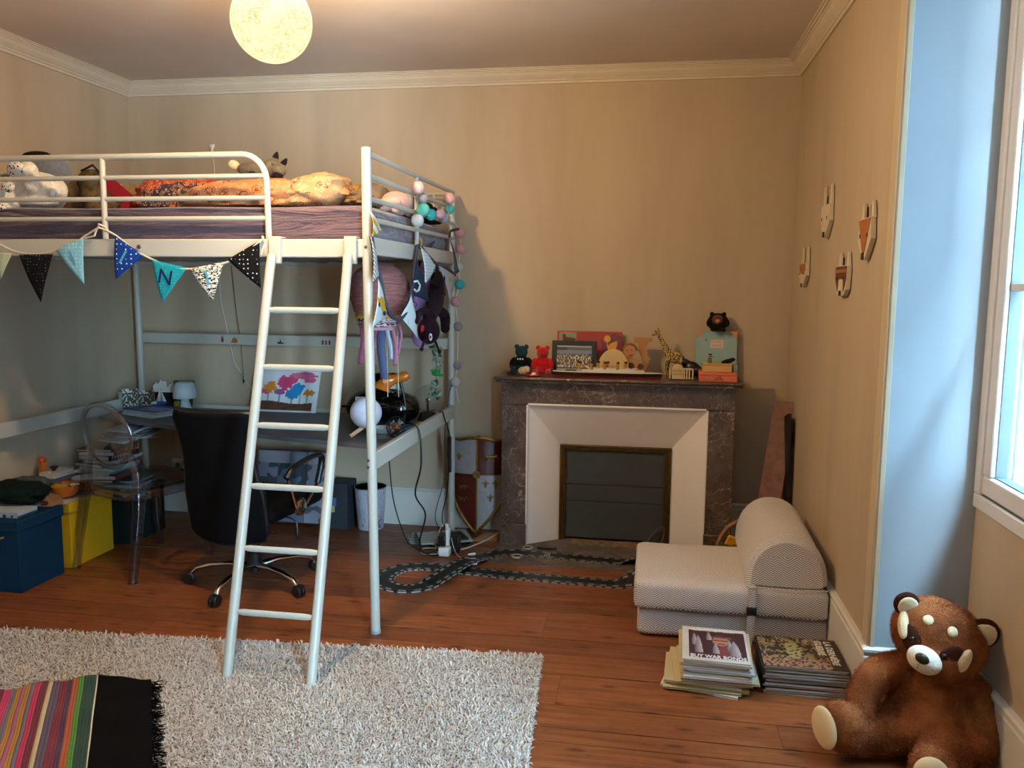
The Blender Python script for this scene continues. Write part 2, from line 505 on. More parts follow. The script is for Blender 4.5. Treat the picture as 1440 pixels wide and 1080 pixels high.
# skirting boards
def skirting(name, pts, h, t=0.022, flip=1):
    """along a polyline; t is measured to the left of the direction of travel"""
    prof = [(0, 0), (t, 0), (t, h - 0.035), (t - 0.004, h - 0.030), (t - 0.004, h - 0.022), (t + 0.002, h - 0.016), (t + 0.002, h - 0.006), (t - 0.006, h), (0, h)]
    g = G(); rings = []
    for i, p in enumerate(pts):
        p = Vector(p)
        def nrm(a, b):
            d = (Vector(b) - Vector(a)).normalized(); return Vector((-d.y, d.x))
        if i == 0: n = nrm(pts[0], pts[1])
        elif i == len(pts) - 1: n = nrm(pts[-2], pts[-1])
        else:
            n1, n2 = nrm(pts[i - 1], pts[i]), nrm(pts[i], pts[i + 1]); n = n1 + n2; n = n / max(0.2, n.dot(n1))
        rings.append([(p.x + n.x * d, p.y + n.y * d, z) for d, z in prof])
    for i in range(len(pts) - 1):
        n = len(prof); g.add(rings[i] + rings[i + 1], [(k, (k + 1) % n, n + (k + 1) % n, n + k) for k in range(n)])
    g.add(rings[0], [tuple(range(len(prof)))]); g.add(rings[-1], [tuple(range(len(prof)))])
    return tag(build(name, g, MTRIM, smooth=False), kind='structure')
skirting('baseboard_left', [(XL, YB - 0.022), (XL, YF)], 0.245)
skirting('baseboard_back', [(-0.845, YB), (XL, YB)], 0.24)
skirting('baseboard_back', [(XR - 0.022, YB), (0.49, YB)], 0.24)
skirting('baseboard_right', [(XN, NY0), (XN, NY1), (XR, NY1), (XR, YB)], 0.262)

# windows
def schlick(q, f0=0.04, gain=1.0):
    lw = q.N('ShaderNodeLayerWeight'); lw.inputs['Blend'].default_value = 0.5
    f5 = q.math('POWER', lw.outputs['Facing'], 5.0)
    return q.math('MINIMUM', q.math('MULTIPLY', q.math('ADD', f0, q.math('MULTIPLY', f5, 1 - f0)), gain), 1.0)
def clear(name, tint, rough=0.02, f0=0.04, gain=1.0):
    q = NT(name); tr = q.N('ShaderNodeBsdfTransparent'); tr.inputs[0].default_value = C4(tint)
    gl_ = q.N('ShaderNodeBsdfGlossy'); gl_.inputs['Roughness'].default_value = rough
    mx = q.N('ShaderNodeMixShader'); q.l.new(schlick(q, f0, gain), mx.inputs[0]); q.l.new(tr.outputs[0], mx.inputs[1]); q.l.new(gl_.outputs[0], mx.inputs[2]); q.l.new(mx.outputs[0], q.out.inputs[0])
    MATS[name] = q.m; return q.m
MPANE = clear('window_glass', (.93, .97, .98))
def frame_rect(x0, x1, y0, y1, z0, z1, w, g=None):
    g = g or G()
    g.b2(x0, x1, y0, y1, z0, z0 + w); g.b2(x0, x1, y0, y1, z1 - w, z1)
    g.b2(x0, x1, y0, y0 + w, z0 + w, z1 - w); g.b2(x0, x1, y1 - w, y1, z0 + w, z1 - w)
    return g
def window(name, WY0, WY1, WZ0, WZ1, dep=0.452):
    w1 = bpy.data.objects.new(name, None); COL.objects.link(w1); w1.location = (XN, (WY0 + WY1) / 2, WZ0); WOFF[name] = Vector(w1.location); tag(w1, kind='structure')
    build('frame', frame_rect(XN - 0.012, XN + 0.07, WY0, WY1 - 0.003, WZ0 - 0.02, WZ1, 0.05), MPVC, w1, bevel=0.006)
    g = G(); g.b2(XN - 0.004, XN + 0.06, WY0 + 0.01, WY1 - 0.01, WZ0 + 0.022, WZ0 + 0.032); build('rebate', g, MGASKET, w1, smooth=False)
    ym = (WY0 + WY1) / 2
    for a, b in ((WY0 + 0.042, ym - 0.001), (ym + 0.001, WY1 - 0.042)):
        z0, z1 = WZ0 + 0.033, WZ1 - 0.04
        s_ = build('sash', frame_rect(XN - 0.004, XN + 0.062, a, b, z0, z1, 0.066), MPVC, w1, bevel=0.008)
        build('gasket', frame_rect(XN + 0.012, XN + 0.05, a + 0.062, b - 0.062, z0 + 0.062, z1 - 0.062, 0.008), MGASKET, s_, smooth=False)
        for zz in (1.512, 2.113):
            g = G(); g.b2(XN + 0.012, XN + 0.046, a + 0.064, b - 0.064, zz - 0.012, zz + 0.012); build('glazing_bar', g, MPVC, s_, bevel=0.003)
        g = G(); g.quad((XN + 0.028, a + 0.06, z0 + 0.06), (XN + 0.028, b - 0.06, z0 + 0.06), (XN + 0.028, b - 0.06, z1 - 0.06), (XN + 0.028, a + 0.06, z1 - 0.06))
        build('pane', g, MPANE, s_, smooth=False)
    g = G(); g.box((XN - 0.02, ym, 1.62), (0.022, 0.026, 0.07)); g.tube([(XN - 0.03, ym, 1.63), (XN - 0.055, ym, 1.63), (XN - 0.055, ym, 1.51)], 0.008, 8)
    build('handle', g, MPVC, w1)
    # outer reveal and sill seen through the pane
    for a, b in ((WY1 - 0.055, WY1 + 0.001), (WY0 - 0.001, WY0 + 0.05)):
        g = G(); g.b2(XN + 0.09, XN + dep, a, b, WZ0 - 0.02, WZ1); build('outer_reveal', g, MSTONE, w1, smooth=False)
    g = G(); g.b2(XN + 0.09, XN + dep + 0.07, WY0 - 0.05, WY1, WZ0 - 0.09, WZ0 - 0.015); build('outer_sill', g, MSTONE, w1, smooth=False)
window('window_1', WY0, WY1, WZ0, WZ1)
window('unseen_window', -0.90, 0.80, 0.06, WZ1, 0.24)  # unseen window placed from shadow direction, enlarged to floor length for more daylight
# unseen facade, added and sized to keep sky light off the first niche
g = G(); g.b2(3.5, 3.9, -3.1, 12.0, -4.0, 6.5)
tag(build('sky_blocking_wall', g, M('sky_blocker_render', '#3f474d', 0.95, var=0.15, vs=2), smooth=False), kind='structure')

# wall socket low on the back wall
def socket(p, label):
    t = thing('wall_socket', p, label, 'wall socket')
    g = G(); g.b2(p[0] - 0.042, p[0] + 0.042, YB - 0.012, YB, p[2] - 0.042, p[2] + 0.042); build('plate', g, MPVC, t, bevel=0.003)
    g = G(); g.lathe([(0.022, 0), (0.022, 0.004), (0.018, 0.004), (0.018, -0.002)], (p[0], YB - 0.012, p[2]), 18, (0, -1, 0)); build('recess', g, MTRIM, t)
    for d in (-0.009, 0.009):
        g = G(); g.lathe([(0.003, 0), (0.003, 0.001)], (p[0] + d, YB - 0.0145, p[2]), 8, (0, -1, 0)); build('pin_hole', g, MGASKET, t)
socket((-3.045, YB, 0.31), 'white square wall socket low on the back wall behind the clear chair')

# ================================================================== FIREPLACE
def marble():
    t = NT('brown_grey_marble'); v = t.pos()
    d = t.noise(v, 3.5, 5, 0.6, out='Color')
    a = t.N('ShaderNodeVectorMath', operation='MULTIPLY_ADD'); t.l.new(d, a.inputs[0]); a.inputs[1].default_value = (0.35, 0.35, 0.35); t.l.new(v, a.inputs[2])
    base = t.ramp(t.noise(v, 8, 7, 0.68, 0.6), [(0.25, '#33251f'), (0.45, '#4f3f37'), (0.6, '#625047'), (0.78, '#78665c')])
    v1 = t.vor(a.outputs[0], 9.0, 'DISTANCE_TO_EDGE')
    m1 = t.math('MULTIPLY', t.ramp(v1, [(0.0, 1.0), (0.018, 0.0)]), t.ramp(t.noise(v, 5, 3), [(0.48, 0.0), (0.62, 1.0)]))
    v2 = t.vor(a.outputs[0], 26.0, 'DISTANCE_TO_EDGE')
    m2 = t.math('MULTIPLY', t.ramp(v2, [(0.0, 1.0), (0.05, 0.0)]), t.ramp(t.noise(v, 11, 3), [(0.44, 0.0), (0.62, 0.7)]))
    base = t.mix(m2, base, '#a39488'); base = t.mix(m1, base, '#cfc3b4')
    t.color(base); t.rough(0.33); t.b.inputs['Coat Weight'].default_value = 0.15
    return t.m
MMAR = marble()
fp = thing('fireplace', (-0.17, 4.75, 0), 'brown-grey marble fireplace surround with white splayed insert on the back wall', 'fireplace')
FX0, FX1, FYF = -0.825, 0.478, 4.60
g = G(); g.b2(-0.862, 0.515, 4.53, 4.90, 0.978, 0.994); g.b2(-0.852, 0.505, 4.542, 4.90, 0.962, 0.978)
build('mantel_shelf', g, MMAR, fp, bevel=0.006)
g = G(); g.b2(FX0, FX1, FYF, 4.90, 0.84, 0.962); build('frieze', g, MMAR, fp, bevel=0.003)
for x0, x1 in ((FX0 - 0.006, FX0 + 0.155), (FX1 - 0.155, FX1 + 0.006)):
    g = G(); g.b2(x0, x1, FYF - 0.008, FYF + 0.01, 0.832, 0.842); build('moulding', g, MMAR, fp, bevel=0.002)
for x0, x1 in ((FX0, FX0 + 0.145), (FX1 - 0.145, FX1)):
    g = G(); g.b2(x0, x1, FYF, 4.90, 0.13, 0.832); j = build('jamb', g, MMAR, fp, bevel=0.004)
    g = G(); g.b2(x0 - 0.004, x1 + 0.004, FYF - 0.01, 4.90, 0.0, 0.13); build('plinth', g, MMAR, j, bevel=0.005)
MINS = M('fireplace_white_paint', '#efe8e2', 0.6, var=0.02, vs=4)
MINL = M('fireplace_blue_white_paint', '#d8cfc6', 0.6, var=0.02, vs=4)
IX0, IX1, IZ = FX0 + 0.145, FX1 - 0.145, 0.835
JX0, JX1, JZ, JY = -0.50, 0.146, 0.582, 4.755
g = G()
oy = FYF + 0.012
g.add([(IX0, oy, 0), (JX0, JY, 0), (JX0, JY, JZ), (IX0, oy, IZ)], [(0, 1, 2, 3)])
g.add([(IX1, oy, 0), (JX1, JY, 0), (JX1, JY, JZ), (IX1, oy, IZ)], [(3, 2, 1, 0)])
g.add([(IX0, oy, IZ), (IX1, oy, IZ), (JX1, JY, JZ), (JX0, JY, JZ)], [(0, 3, 2, 1)])
build('splayed_insert', g, MINS, fp, smooth=False)
g = G(); pr_ = [(IX0, IX0 + 0.012)]
g.b2(IX0 - 0.002, IX0 + 0.008, oy - 0.012, oy + 0.004, 0, IZ); g.b2(IX1 - 0.008, IX1 + 0.002, oy - 0.012, oy + 0.004, 0, IZ); g.b2(IX0, IX1, oy - 0.012, oy + 0.004, IZ - 0.008, IZ + 0.004)
build('insert_edge', g, MINS, fp, bevel=0.003)
MBRASS = M('aged_brass', '#5d4522', 0.4, 0.75, var=0.25, vs=30)
g = G()
for w, d in ((0.016, 0.0), (0.030, 0.008)):
    pass
def frame_bars(g, x0, x1, z1, y0, y1, w):
    g.b2(x0, x0 + w, y0, y1, 0.004, z1); g.b2(x1 - w, x1, y0, y1, 0.004, z1); g.b2(x0 + w, x1 - w, y0, y1, z1 - w, z1)
frame_bars(g, JX0, JX1, JZ, JY - 0.012, JY + 0.03, 0.014)
frame_bars(g, JX0 + 0.014, JX1 - 0.014, JZ - 0.014, JY - 0.004, JY + 0.03, 0.014)
frame_bars(g, JX0 + 0.028, JX1 - 0.028, JZ - 0.028, JY + 0.006, JY + 0.04, 0.010)
build('brass_frame', g, MBRASS, fp, bevel=0.003)
MDK = M('dark_slate_board', '#3a3c3c', 0.55, var=0.12, vs=10, bump=0.05)
for z0, z1 in ((0.016, 0.238), (0.242, 0.338), (0.342, 0.56)):
    g = G(); g.b2(JX0 + 0.036, JX1 - 0.036, JY + 0.02, JY + 0.03, z0, z1); build('closing_board', g, MDK, fp, bevel=0.001)
g = G(); g.box((-0.17, JY + 0.012, 0.018), (0.06, 0.012, 0.012)); build('board_pull', g, M('black_metal', '#0e0e0e', 0.4, 0.4), fp, bevel=0.003)
g = G(); g.b2(-0.42, 0.12, 4.66, 4.757, 0.004, 0.010); build('hearth_brick_strip', g, M('worn_brick', '#7a6350', 0.85, var=0.35, vs=40, bump=0.4, bs=60), fp)

# ================================================================== LAMP
def lamp_mats():
    t = NT('rice_paper_globe'); v = t.obj()
    n = t.noise(v, 14, 6, 0.7, 1.5); n2 = t.noise(v, 5, 3)
    cr = t.vor(t.mapv(v, (1, 1, 1)), 55, 'DISTANCE_TO_EDGE')
    dens = t.math('MULTIPLY', t.ramp(n, [(0.36, 0.0), (0.58, 1.0)]), t.ramp(cr, [(0.0, 1.0), (0.12, 0.2)]))
    ox, oy, oz = t.xyz(v)
    up = t.ramp(t.math('ADD', t.math('MULTIPLY', oz, 3.2), 0.98), [(0.55, 0.0), (1.0, 1.0)])  # glow of the bulb near the top put into the shell colour
    colr = t.mix(t.math('MULTIPLY', dens, t.math('SUBTRACT', 1.0, t.math('MULTIPLY', up, 0.6))), (1.15, 1.02, 0.60), (0.60, 0.42, 0.10))
    colr = t.mix(t.math('MULTIPLY', up, 0.75), colr, (1.6, 1.5, 1.25))
    em = t.N('ShaderNodeEmission'); t.l.new(colr, em.inputs[0]); em.inputs[1].default_value = 1.25
    tr = t.N('ShaderNodeBsdfTransparent'); tr.inputs[0].default_value = (1, 1, 1, 1)
    mx = t.N('ShaderNodeMixShader'); t.l.new(t.ramp(dens, [(0.0, 0.60), (1.0, 0.95)]), mx.inputs[0])
    t.l.new(tr.outputs[0], mx.inputs[1]); t.l.new(em.outputs[0], mx.inputs[2]); t.l.new(mx.outputs[0], t.out.inputs[0])
    return t.m
gl = thing('pendant_lamp', (LAMP.x, LAMP.y, LAMP.z + 0.14), 'glowing round warm-white globe lamp hanging from the ceiling', 'lamp')
g = G(); g.ell(LAMP, 0.136, nu=40, nv=24); build('globe_shade', g, lamp_mats(), gl)
g = G(); g.tube([(LAMP.x, LAMP.y, LAMP.z + 0.13), (LAMP.x, LAMP.y, ZC - 0.03)], 0.003, 8); build('cord', g, M('white_plastic', '#e2e0da', 0.4, var=0.02), gl)
g = G(); g.lathe([(0.0, 0.0), (0.035, 0.006), (0.05, 0.03)], (LAMP.x, LAMP.y, ZC - 0.03), 24); build('ceiling_rose', g, MATS['white_plastic'], gl)
g = G(); g.lathe([(0.012, 0), (0.02, 0.01), (0.02, 0.045)], (LAMP.x, LAMP.y, LAMP.z + 0.10), 16); build('bulb_holder', g, MATS['white_plastic'], gl)
g = G(); g.lathe([(0.0, -0.045), (0.02, -0.04), (0.032, -0.02), (0.034, 0.0), (0.024, 0.03), (0.012, 0.045)], (LAMP.x, LAMP.y, LAMP.z + 0.055), 18)
build('bulb', g, clear('bulb_glass', (.97, .97, .97)), gl)

# ================================================================== LOFT BED
MBED = M('white_painted_steel', '#b3b1a6', 0.38, var=0.03, vs=6, spec=0.5, coat=0.15)
bed = thing('loft_bed', (-2.18, 4.02, 0), 'white tubular steel loft bed with a desk built in below', 'bed')
BX0, BX1, BY0, BY1 = -3.205, -1.15, 3.28, 4.77
for nm, x, y, lean in (('post', BX1 - 0.005, BY0, 0.018), ('post', BX1 - 0.012, BY1, 0.0), ('post', BX0, BY1, 0.012), ('post', BX0, BY0, 0.0)):
    g = G(); g.tube([(x + lean, y, 0.0), (x, y, 1.60), (x, y, 2.052)], 0.0205, 16)
    p_ = build('post', g, MBED, bed)
    g = G(); g.lathe([(0.0225, 0), (0.0225, 0.012), (0.021, 0.014)], (x + lean, y, 0.0), 16); build('foot_cap', g, M('grey_plastic', '#8d8f8f', 0.5), p_)
    g = G(); g.ell((x, y, 2.052), (0.0205, 0.0205, 0.006), nu=16, nv=6); build('top_cap', g, MBED, p_)
    for zz in (1.655, 0.765, 0.735):
        g = G(); g.lathe([(0.0, 0.004), (0.006, 0.003), (0.007, 0.0)], (x, y - 0.0195, zz), 10, (0, -1, 0))
        build('screw', g, M('zinc_screw', '#77756f', 0.35, 0.9), p_)
# side rails
for y in (BY0, BY1):
    g = G(); g.b2(BX0, BX1, y - 0.014, y + 0.014, 1.612, 1.688); build('side_rail', g, MBED, bed, bevel=0.005)
for x in (BX0, BX1):
    g = G(); g.b2(x - 0.014, x + 0.014, BY0 + 0.015, BY1 - 0.015, 1.625, 1.698); build('end_rail', g, MBED, bed, bevel=0.005)
    g = G(); g.b2(x - 0.014, x + 0.014, BY0 + 0.015, BY1 - 0.015, 0.715, 0.792); build('desk_rail', g, MBED, bed, bevel=0.005)
g = G(); g.b2(BX0, BX1, BY1 + 0.005, BY1 + 0.030, 1.122, 1.188); build('back_rail', g, MBED, bed, bevel=0.004)
# mesh base under the mattress: thin cross slats
for k in range(14):
    x = BX0 + 0.1 + k * 0.142
    g = G(); g.b2(x, x + 0.05, BY0 + 0.02, BY1 - 0.02, 1.632, 1.645); build('slat', g, M('pale_slat', '#8d8578', 0.7), bed, smooth=False)
# front guard
R_ = 0.0125
zs = [2.036, 1.948, 1.858, 1.774]
g = G()
pts = [(BX0, BY0, zs[0]), (-1.72, BY0, zs[0])] + [(-1.70 + 0.11 * sin(a), BY0, zs[0] - 0.11 + 0.11 * cos(a)) for a in [k * pi / 16 for k in range(0, 9)]] + [(-1.588, BY0, 1.85), (-1.586, BY0, 1.688)]
g.tube(pts, R_ + 0.001, 12, up=(0, 1, 0)); gg = build('guard_hoop', g, MBED, bed)
for z in zs[1:]:
    g = G(); g.tube([(BX0, BY0, z), (-1.592, BY0, z)], R_ - 0.002, 10); build('guard_bar', g, MBED, bed)
g = G(); g.tube([(-2.342, BY0, 1.688), (-2.342, BY0, zs[0] - 0.004)], R_, 12); build('guard_upright', g, MBED, bed)
# end guards
for x in (BX0, BX1 - 0.002):
    for z in zs:
        g = G(); g.tube([(x, BY0 + 0.01, z - 0.004), (x, BY1 - 0.01, z + 0.004)], R_ - 0.001, 10); build('guard_bar', g, MBED, bed)
    g = G(); g.tube([(x, 4.0, 1.69), (x, 4.0, zs[0])], R_ - 0.001, 12); build('guard_upright', g, MBED, bed)
g = G(); g.tube([(BX1 - 0.02, BY1, 2.034), (-1.36, BY1, 2.034)] + [(-1.38 - 0.05 * sin(a), BY1, 1.984 + 0.05 * cos(a)) for a in (0.3, 0.8, 1.3, 1.57)] + [(-1.43, BY1, 1.69)], R_ - 0.001, 10, up=(0, 1, 0))
build('guard_hoop', g, MBED, bed)
g = G(); g.tube([(-1.27, BY1, 1.69), (-1.27, BY1, 2.03)], R_ - 0.002, 10); build('guard_upright', g, MBED, bed)
g = G(); g.lathe([(0.0, 0.006), (0.008, 0.005), (0.010, 0.0)], (-2.176, BY0 - 0.0135, 1.655), 14, (0, -1, 0)); build('bolt', g, MATS['zinc_screw'], bed)
# desk board
MDESK = M('grey_desk_laminate', '#55555a', 0.45, var=0.05, vs=7, spec=0.4)
g = G(); g.prism([(-3.185, 4.745), (-3.185, 4.32), (-2.62, 4.115), (-1.17, 3.77), (-1.17, 4.745)], 0.022, Matrix.Translation((0, 0, 0.698)))
build('desk_board', g, MDESK, bed, bevel=0.002)
g = G(); g.b2(-3.18, -1.18, 4.745, 4.757, 0.70, 0.742); build('desk_back_lip', g, MBED, bed, bevel=0.002)
# stickers along the back rail
def sticker(x, w, h, col, shape):
    g = G(); y = BY1 + 0.0045
    g.prism([(x + a * w, 1.135 + b * h) for a, b in shape], 0.0006, Matrix(((1, 0, 0, 0), (0, 0, -1, y), (0, 1, 0, 0), (0, 0, 0, 1))))
    tag(build('sticker', g, M('sticker_' + col[1:], col, 0.5), bed, smooth=False), label='small coloured sticker on the back rail')
BOAT = [(0, 0), (1, 0), (0.85, 0.25), (0.55, 0.3), (0.45, 1.0), (0.35, 0.35), (0.1, 0.4)]
FIRE = [(0, 0), (1, 0), (0.95, 0.6), (0.7, 0.7), (0.6, 1.0), (0.45, 0.65), (0.3, 0.75), (0.15, 0.3)]
sticker(-2.58, 0.045, 0.04, '#9a5a20', FIRE); sticker(-2.27, 0.045, 0.03, '#1b1512', BOAT)
for k, c in enumerate(('#6a3040', '#8a3a4a', '#6a3040')): sticker(-1.98 + k * 0.022, 0.012, 0.028, c, [(0, 0), (1, 0), (1, 0.9), (0.5, 1), (0, 0.9)])
sticker(-2.645, 0.018, 0.04, '#5a1a30', [(0, 0.2), (0.4, 0), (0.6, 0), (1, 0.3), (0.8, 1.2), (0.5, 0.6), (0.2, 1.2)])

# ladder hooked over the rail
lad = thing('ladder', (-1.39, 2.99, 0), 'white steel ladder with six rungs leaning against the loft bed', 'ladder')
def LP(x, z): return (x, 2.76 + 0.2857 * z, z)
for s_, xb, xt in ((-1, -1.552, -1.549), (1, -1.213, -1.216)):
    x0 = xb; g = G()
    g.tube([LP(x0, 0.012), LP(x0, 0.8), LP(xt, 1.56), LP(xt - s_ * 0.002, 1.62)], 0.0195, 14, up=(0, 1, 0))
    sgm = build('stile', g, MBED, lad)
    g = G(); xx = xt - s_ * 0.002
    g.b2(xx - 0.026, xx + 0.026, BY0 - 0.036, BY0 - 0.0145, 1.585, 1.694); g.b2(xx - 0.026, xx + 0.026, BY0 - 0.036, BY0 + 0.03, 1.689, 1.698)
    build('hook_plate', g, MBED, sgm, bevel=0.006)
    g = G(); g.ell(LP(x0, 0.012), (0.02, 0.02, 0.012), nu=14, nv=8); build('foot_cap', g, MATS['grey_plastic'], sgm)
for z in (1.396, 1.168, 0.941, 0.709, 0.477, 0.245):
    g = G(); a = LP(-1.552, z); b = LP(-1.214, z)
    n = 9; pts = [(a[0] + (b[0] - a[0]) * k / (n - 1), a[1], a[2]) for k in range(n)]
    g.tube(pts, [0.007] + [0.013] * (n - 2) + [0.007], 12, flat=0.75, up=(0, 1, 0)); build('rung', g, MBED, lad)

# ---------------------------------------------------------------- mattress
def sheet_mat():
    t = NT('mauve_cotton_sheet'); v = t.obj()
    t.color(t.ramp(t.noise(v, 3, 3), [(0.3, '#4c3a45'), (0.7, '#5e4752')])); t.rough(0.85); t.b.inputs['Sheen Weight'].default_value = 0.3
    a = t.noise(t.mapv(v, (0.8, 0.8, 7), rot=(0, 0.12, 0)), 3.0, 4, 0.55, 1.2)
    b = t.noise(t.mapv(v, (9, 9, 2), rot=(0.5, 0, 0)), 2.0, 3)
    t.bump(t.math('ADD', a, t.math('MULTIPLY', b, 0.15)), 1.0, 0.045); return t.m
MSH = sheet_mat()
mt = thing('mattress', (-2.18, 4.02, 1.646), 'mattress under a wrinkled mauve fitted sheet on the loft bed', 'mattress')
def matt(u, v):
    """superellipse-like slab cross section swept along x"""
    x = -3.17 + u * 1.985
    a = v * 2 * pi; e = 0.22
    cs, sn = cos(a), sin(a)
    y = 4.03 + 0.715 * math.copysign(abs(cs) ** e, cs); z = 1.744 + 0.094 * math.copysign(abs(sn) ** e, sn)
    ed = min(u, 1 - u) * 1.985
    k = 1 - max(0, (0.04 - ed) / 0.04) ** 2 * 0.3
    z = 1.744 + (z - 1.744) * k
    w = mnoise.noise(Vector((x * 1.6, y * 2, z * 26))) * 0.012 + mnoise.noise(Vector((x * 3.6, z * 60 + x * 6, 4))) * 0.006
    side = abs(cs) ** 4
    sag = 0.012 * mnoise.noise(Vector((x * 2.2, y * 2.2, 3)))
    return (x, y + w * side * (1 if cs > 0 else -1) * 1.2, z + (sag if sn > 0.3 else 0))
g = G(); g.grid(matt, 150, 120)
o = build('fitted_sheet', g, MSH, mt)
for x in (-3.17, -1.185):
    g = G(); g.b2(x + (0.001 if x < -2 else -0.012), x + (0.012 if x < -2 else -0.001), 3.34, 4.72, 1.665, 1.82)
    build('sheet_end', g, MSH, mt, bevel=0.006)

# ---------------------------------------------------------------- bedding and soft toys
def pattern_mat(name, bg, ring, dot, bg2=None, scale=9.0):
    t = NT(name); v = t.obj()
    vv = t.mapv(v, (1, 1, 1.3))
    d = t.vor(vv, scale); cellc = t.vor(vv, scale, out='Color')
    base = C4(bg)
    if bg2: base = t.mix(t.ramp(t.noise(v, 2.0, 2), [(0.47, 0), (0.53, 1)], 'CONSTANT'), bg, bg2)
    r1 = t.ramp(d, [(0.0, 0.0), (0.17, 1.0), (0.29, 0.0), (0.36, 1.0), (0.40, 0.0)], 'CONSTANT')
    c = t.mix(r1, base, ring)
    r2 = t.ramp(t.vor(vv, scale * 3.6), [(0.0, 1.0), (0.20, 0.0), (0.38, 1.0), (0.46, 0.0)], 'CONSTANT')
    c = t.mix(t.math('MULTIPLY', r2, 0.6), c, dot)
    t.color(c); t.rough(0.85); t.bump(t.noise(v, 12, 3), 0.25, 0.01)
    MATS[name] = t.m; return t.m
MDUV = pattern_mat('orange_batik_cotton', '#a8714a', '#74290f', '#c9a678', None, 13.0)
MDUR = pattern_mat('red_batik_cotton', '#8f2f1c', '#c05a28', '#e8b27c', '#2e2436', 13.0)
MDUP = pattern_mat('pale_batik_cotton', '#a9845f', '#843a1c', '#cdbb9c', None, 13.0)

def pillowish(name, c, r, rot, mat, parent=None, seed=0, amp=0.12, e=0.55, nu=56, nv=36, flat_bottom=None):
    """stuffed cloth shape: superellipsoid with creases"""
    R3 = Euler(rot).to_matrix(); g = G(); c = Vector(c)
    def sp(a, e): return math.copysign(abs(a) ** e, a)
    def fn(u, v):
        th = u * 2 * pi; ph = (v - 0.5) * pi
        x = sp(cos(ph), 0.8) * sp(cos(th), e); y = sp(cos(ph), 0.8) * sp(sin(th), e); z = sp(sin(ph), 0.9)
        p = Vector((x * r[0], y * r[1], z * r[2]))
        n = mnoise.noise(Vector((x * 2.2 + seed, y * 2.2, z * 2.2))) + 0.4 * mnoise.noise(Vector((x * 6 + seed, y * 6, z * 6)))
        p *= 1 + amp * n
        p = c + R3 @ p
        if flat_bottom is not None and p.z < flat_bottom: p.z = flat_bottom + 0.1 * (p.z - flat_bottom)
        return p
    g.grid(fn, nu, nv)
    return build(name, g, mat, parent)
TOP = 1.838
tag(pillowish('duvet', (-1.80, 3.66, TOP + 0.055), (0.36, 0.20, 0.085), (0, -0.04, 0.05), MDUV, None, 3, 0.16, 0.75, flat_bottom=TOP + 0.012),
    'bunched orange duvet printed with red ovals lying on the mauve mattress', 'duvet')
tag(pillowish('cushion', (-2.26, 3.80, TOP + 0.07), (0.24, 0.16, 0.105), (0, 0.02, 0.1), MDUR, None, 9, 0.2, 0.7, flat_bottom=TOP + 0.012),
    'dark red and navy patterned cushion bunched behind the orange duvet', 'cushion')
tag(pillowish('pillow', (-1.50, 3.64, TOP + 0.075), (0.15, 0.16, 0.085), (0, -0.1, 0.1), MDUP, None, 5, 0.15, 0.75, flat_bottom=TOP + 0.012),
    'pale beige pillow end printed with red-brown rings, at the right of the duvet', 'pillow')
tag(pillowish('pillow', (-1.50, 4.17, TOP + 0.085), (0.10, 0.13, 0.095), (0, -0.2, 0.1), M('mustard_cotton', '#b5832a', 0.85, bump=0.2), None, 15, 0.12, 0.7, flat_bottom=TOP + 0.012),
    'mustard yellow cushion just left of the front bed post', 'cushion')
tag(pillowish('pillow', (-1.37, 4.0, TOP + 0.075), (0.075, 0.14, 0.085), (0, 0.2, 0), M('grey_brown_cotton', '#7a6a58', 0.9, bump=0.2), None, 25, 0.1, 0.6, flat_bottom=TOP + 0.012),
    'grey-brown cushion directly behind the front bed post', 'cushion')
# taupe net bundle with gold stars
def starcloth():
    t = NT('taupe_star_tulle'); v = t.obj()
    s_ = t.ramp(t.vor(v, 26), [(0.0, 1.0), (0.17, 0.0)], 'CONSTANT')
    t.color(t.mix(s_, t.ramp(t.noise(v, 6, 3), [(0.3, '#7d6244'), (0.7, '#8f7350')]), '#e6d6ac')); t.rough(0.8); t.bump(t.noise(t.mapv(v, (2, 2, 9)), 5, 3), 0.5, 0.02); return t.m
MSTAR = starcloth()
tag(pillowish('folded_play_tent', (-2.80, 3.92, TOP + 0.085), (0.25, 0.13, 0.10), (0, 0.12, -0.1), MSTAR, None, 33, 0.16, 0.6, flat_bottom=TOP + 0.012),
    'bundle of brown cloth sprinkled with small gold stars on the bed', 'fabric bundle')
g = G(); pts = [(-2.7034, 3.7400, 2.0157), (-2.6189, 3.7400, 2.0078), (-2.5379, 3.7400, 1.9422), (-2.4464, 3.7400, 1.8629), (-2.5880, 3.7400, 1.8638), (-2.5708, 3.7400, 1.8980), (-2.6528, 3.7400, 1.9501)]
g.add([Vector(q_) for q_ in pts] + [Vector(q_) + Vector((0, 0.012, 0)) for q_ in pts], [tuple(range(7)), tuple(range(7, 14))[::-1]] + [(i, 7 + i, 7 + (i + 1) % 7, (i + 1) % 7) for i in range(7)])
tag(build('ribbon_cloth', g, M('crimson_cloth', '#8c1f2a', 0.8)), 'crimson cloth corner sticking up at the right end of the star-print bundle', 'cloth')
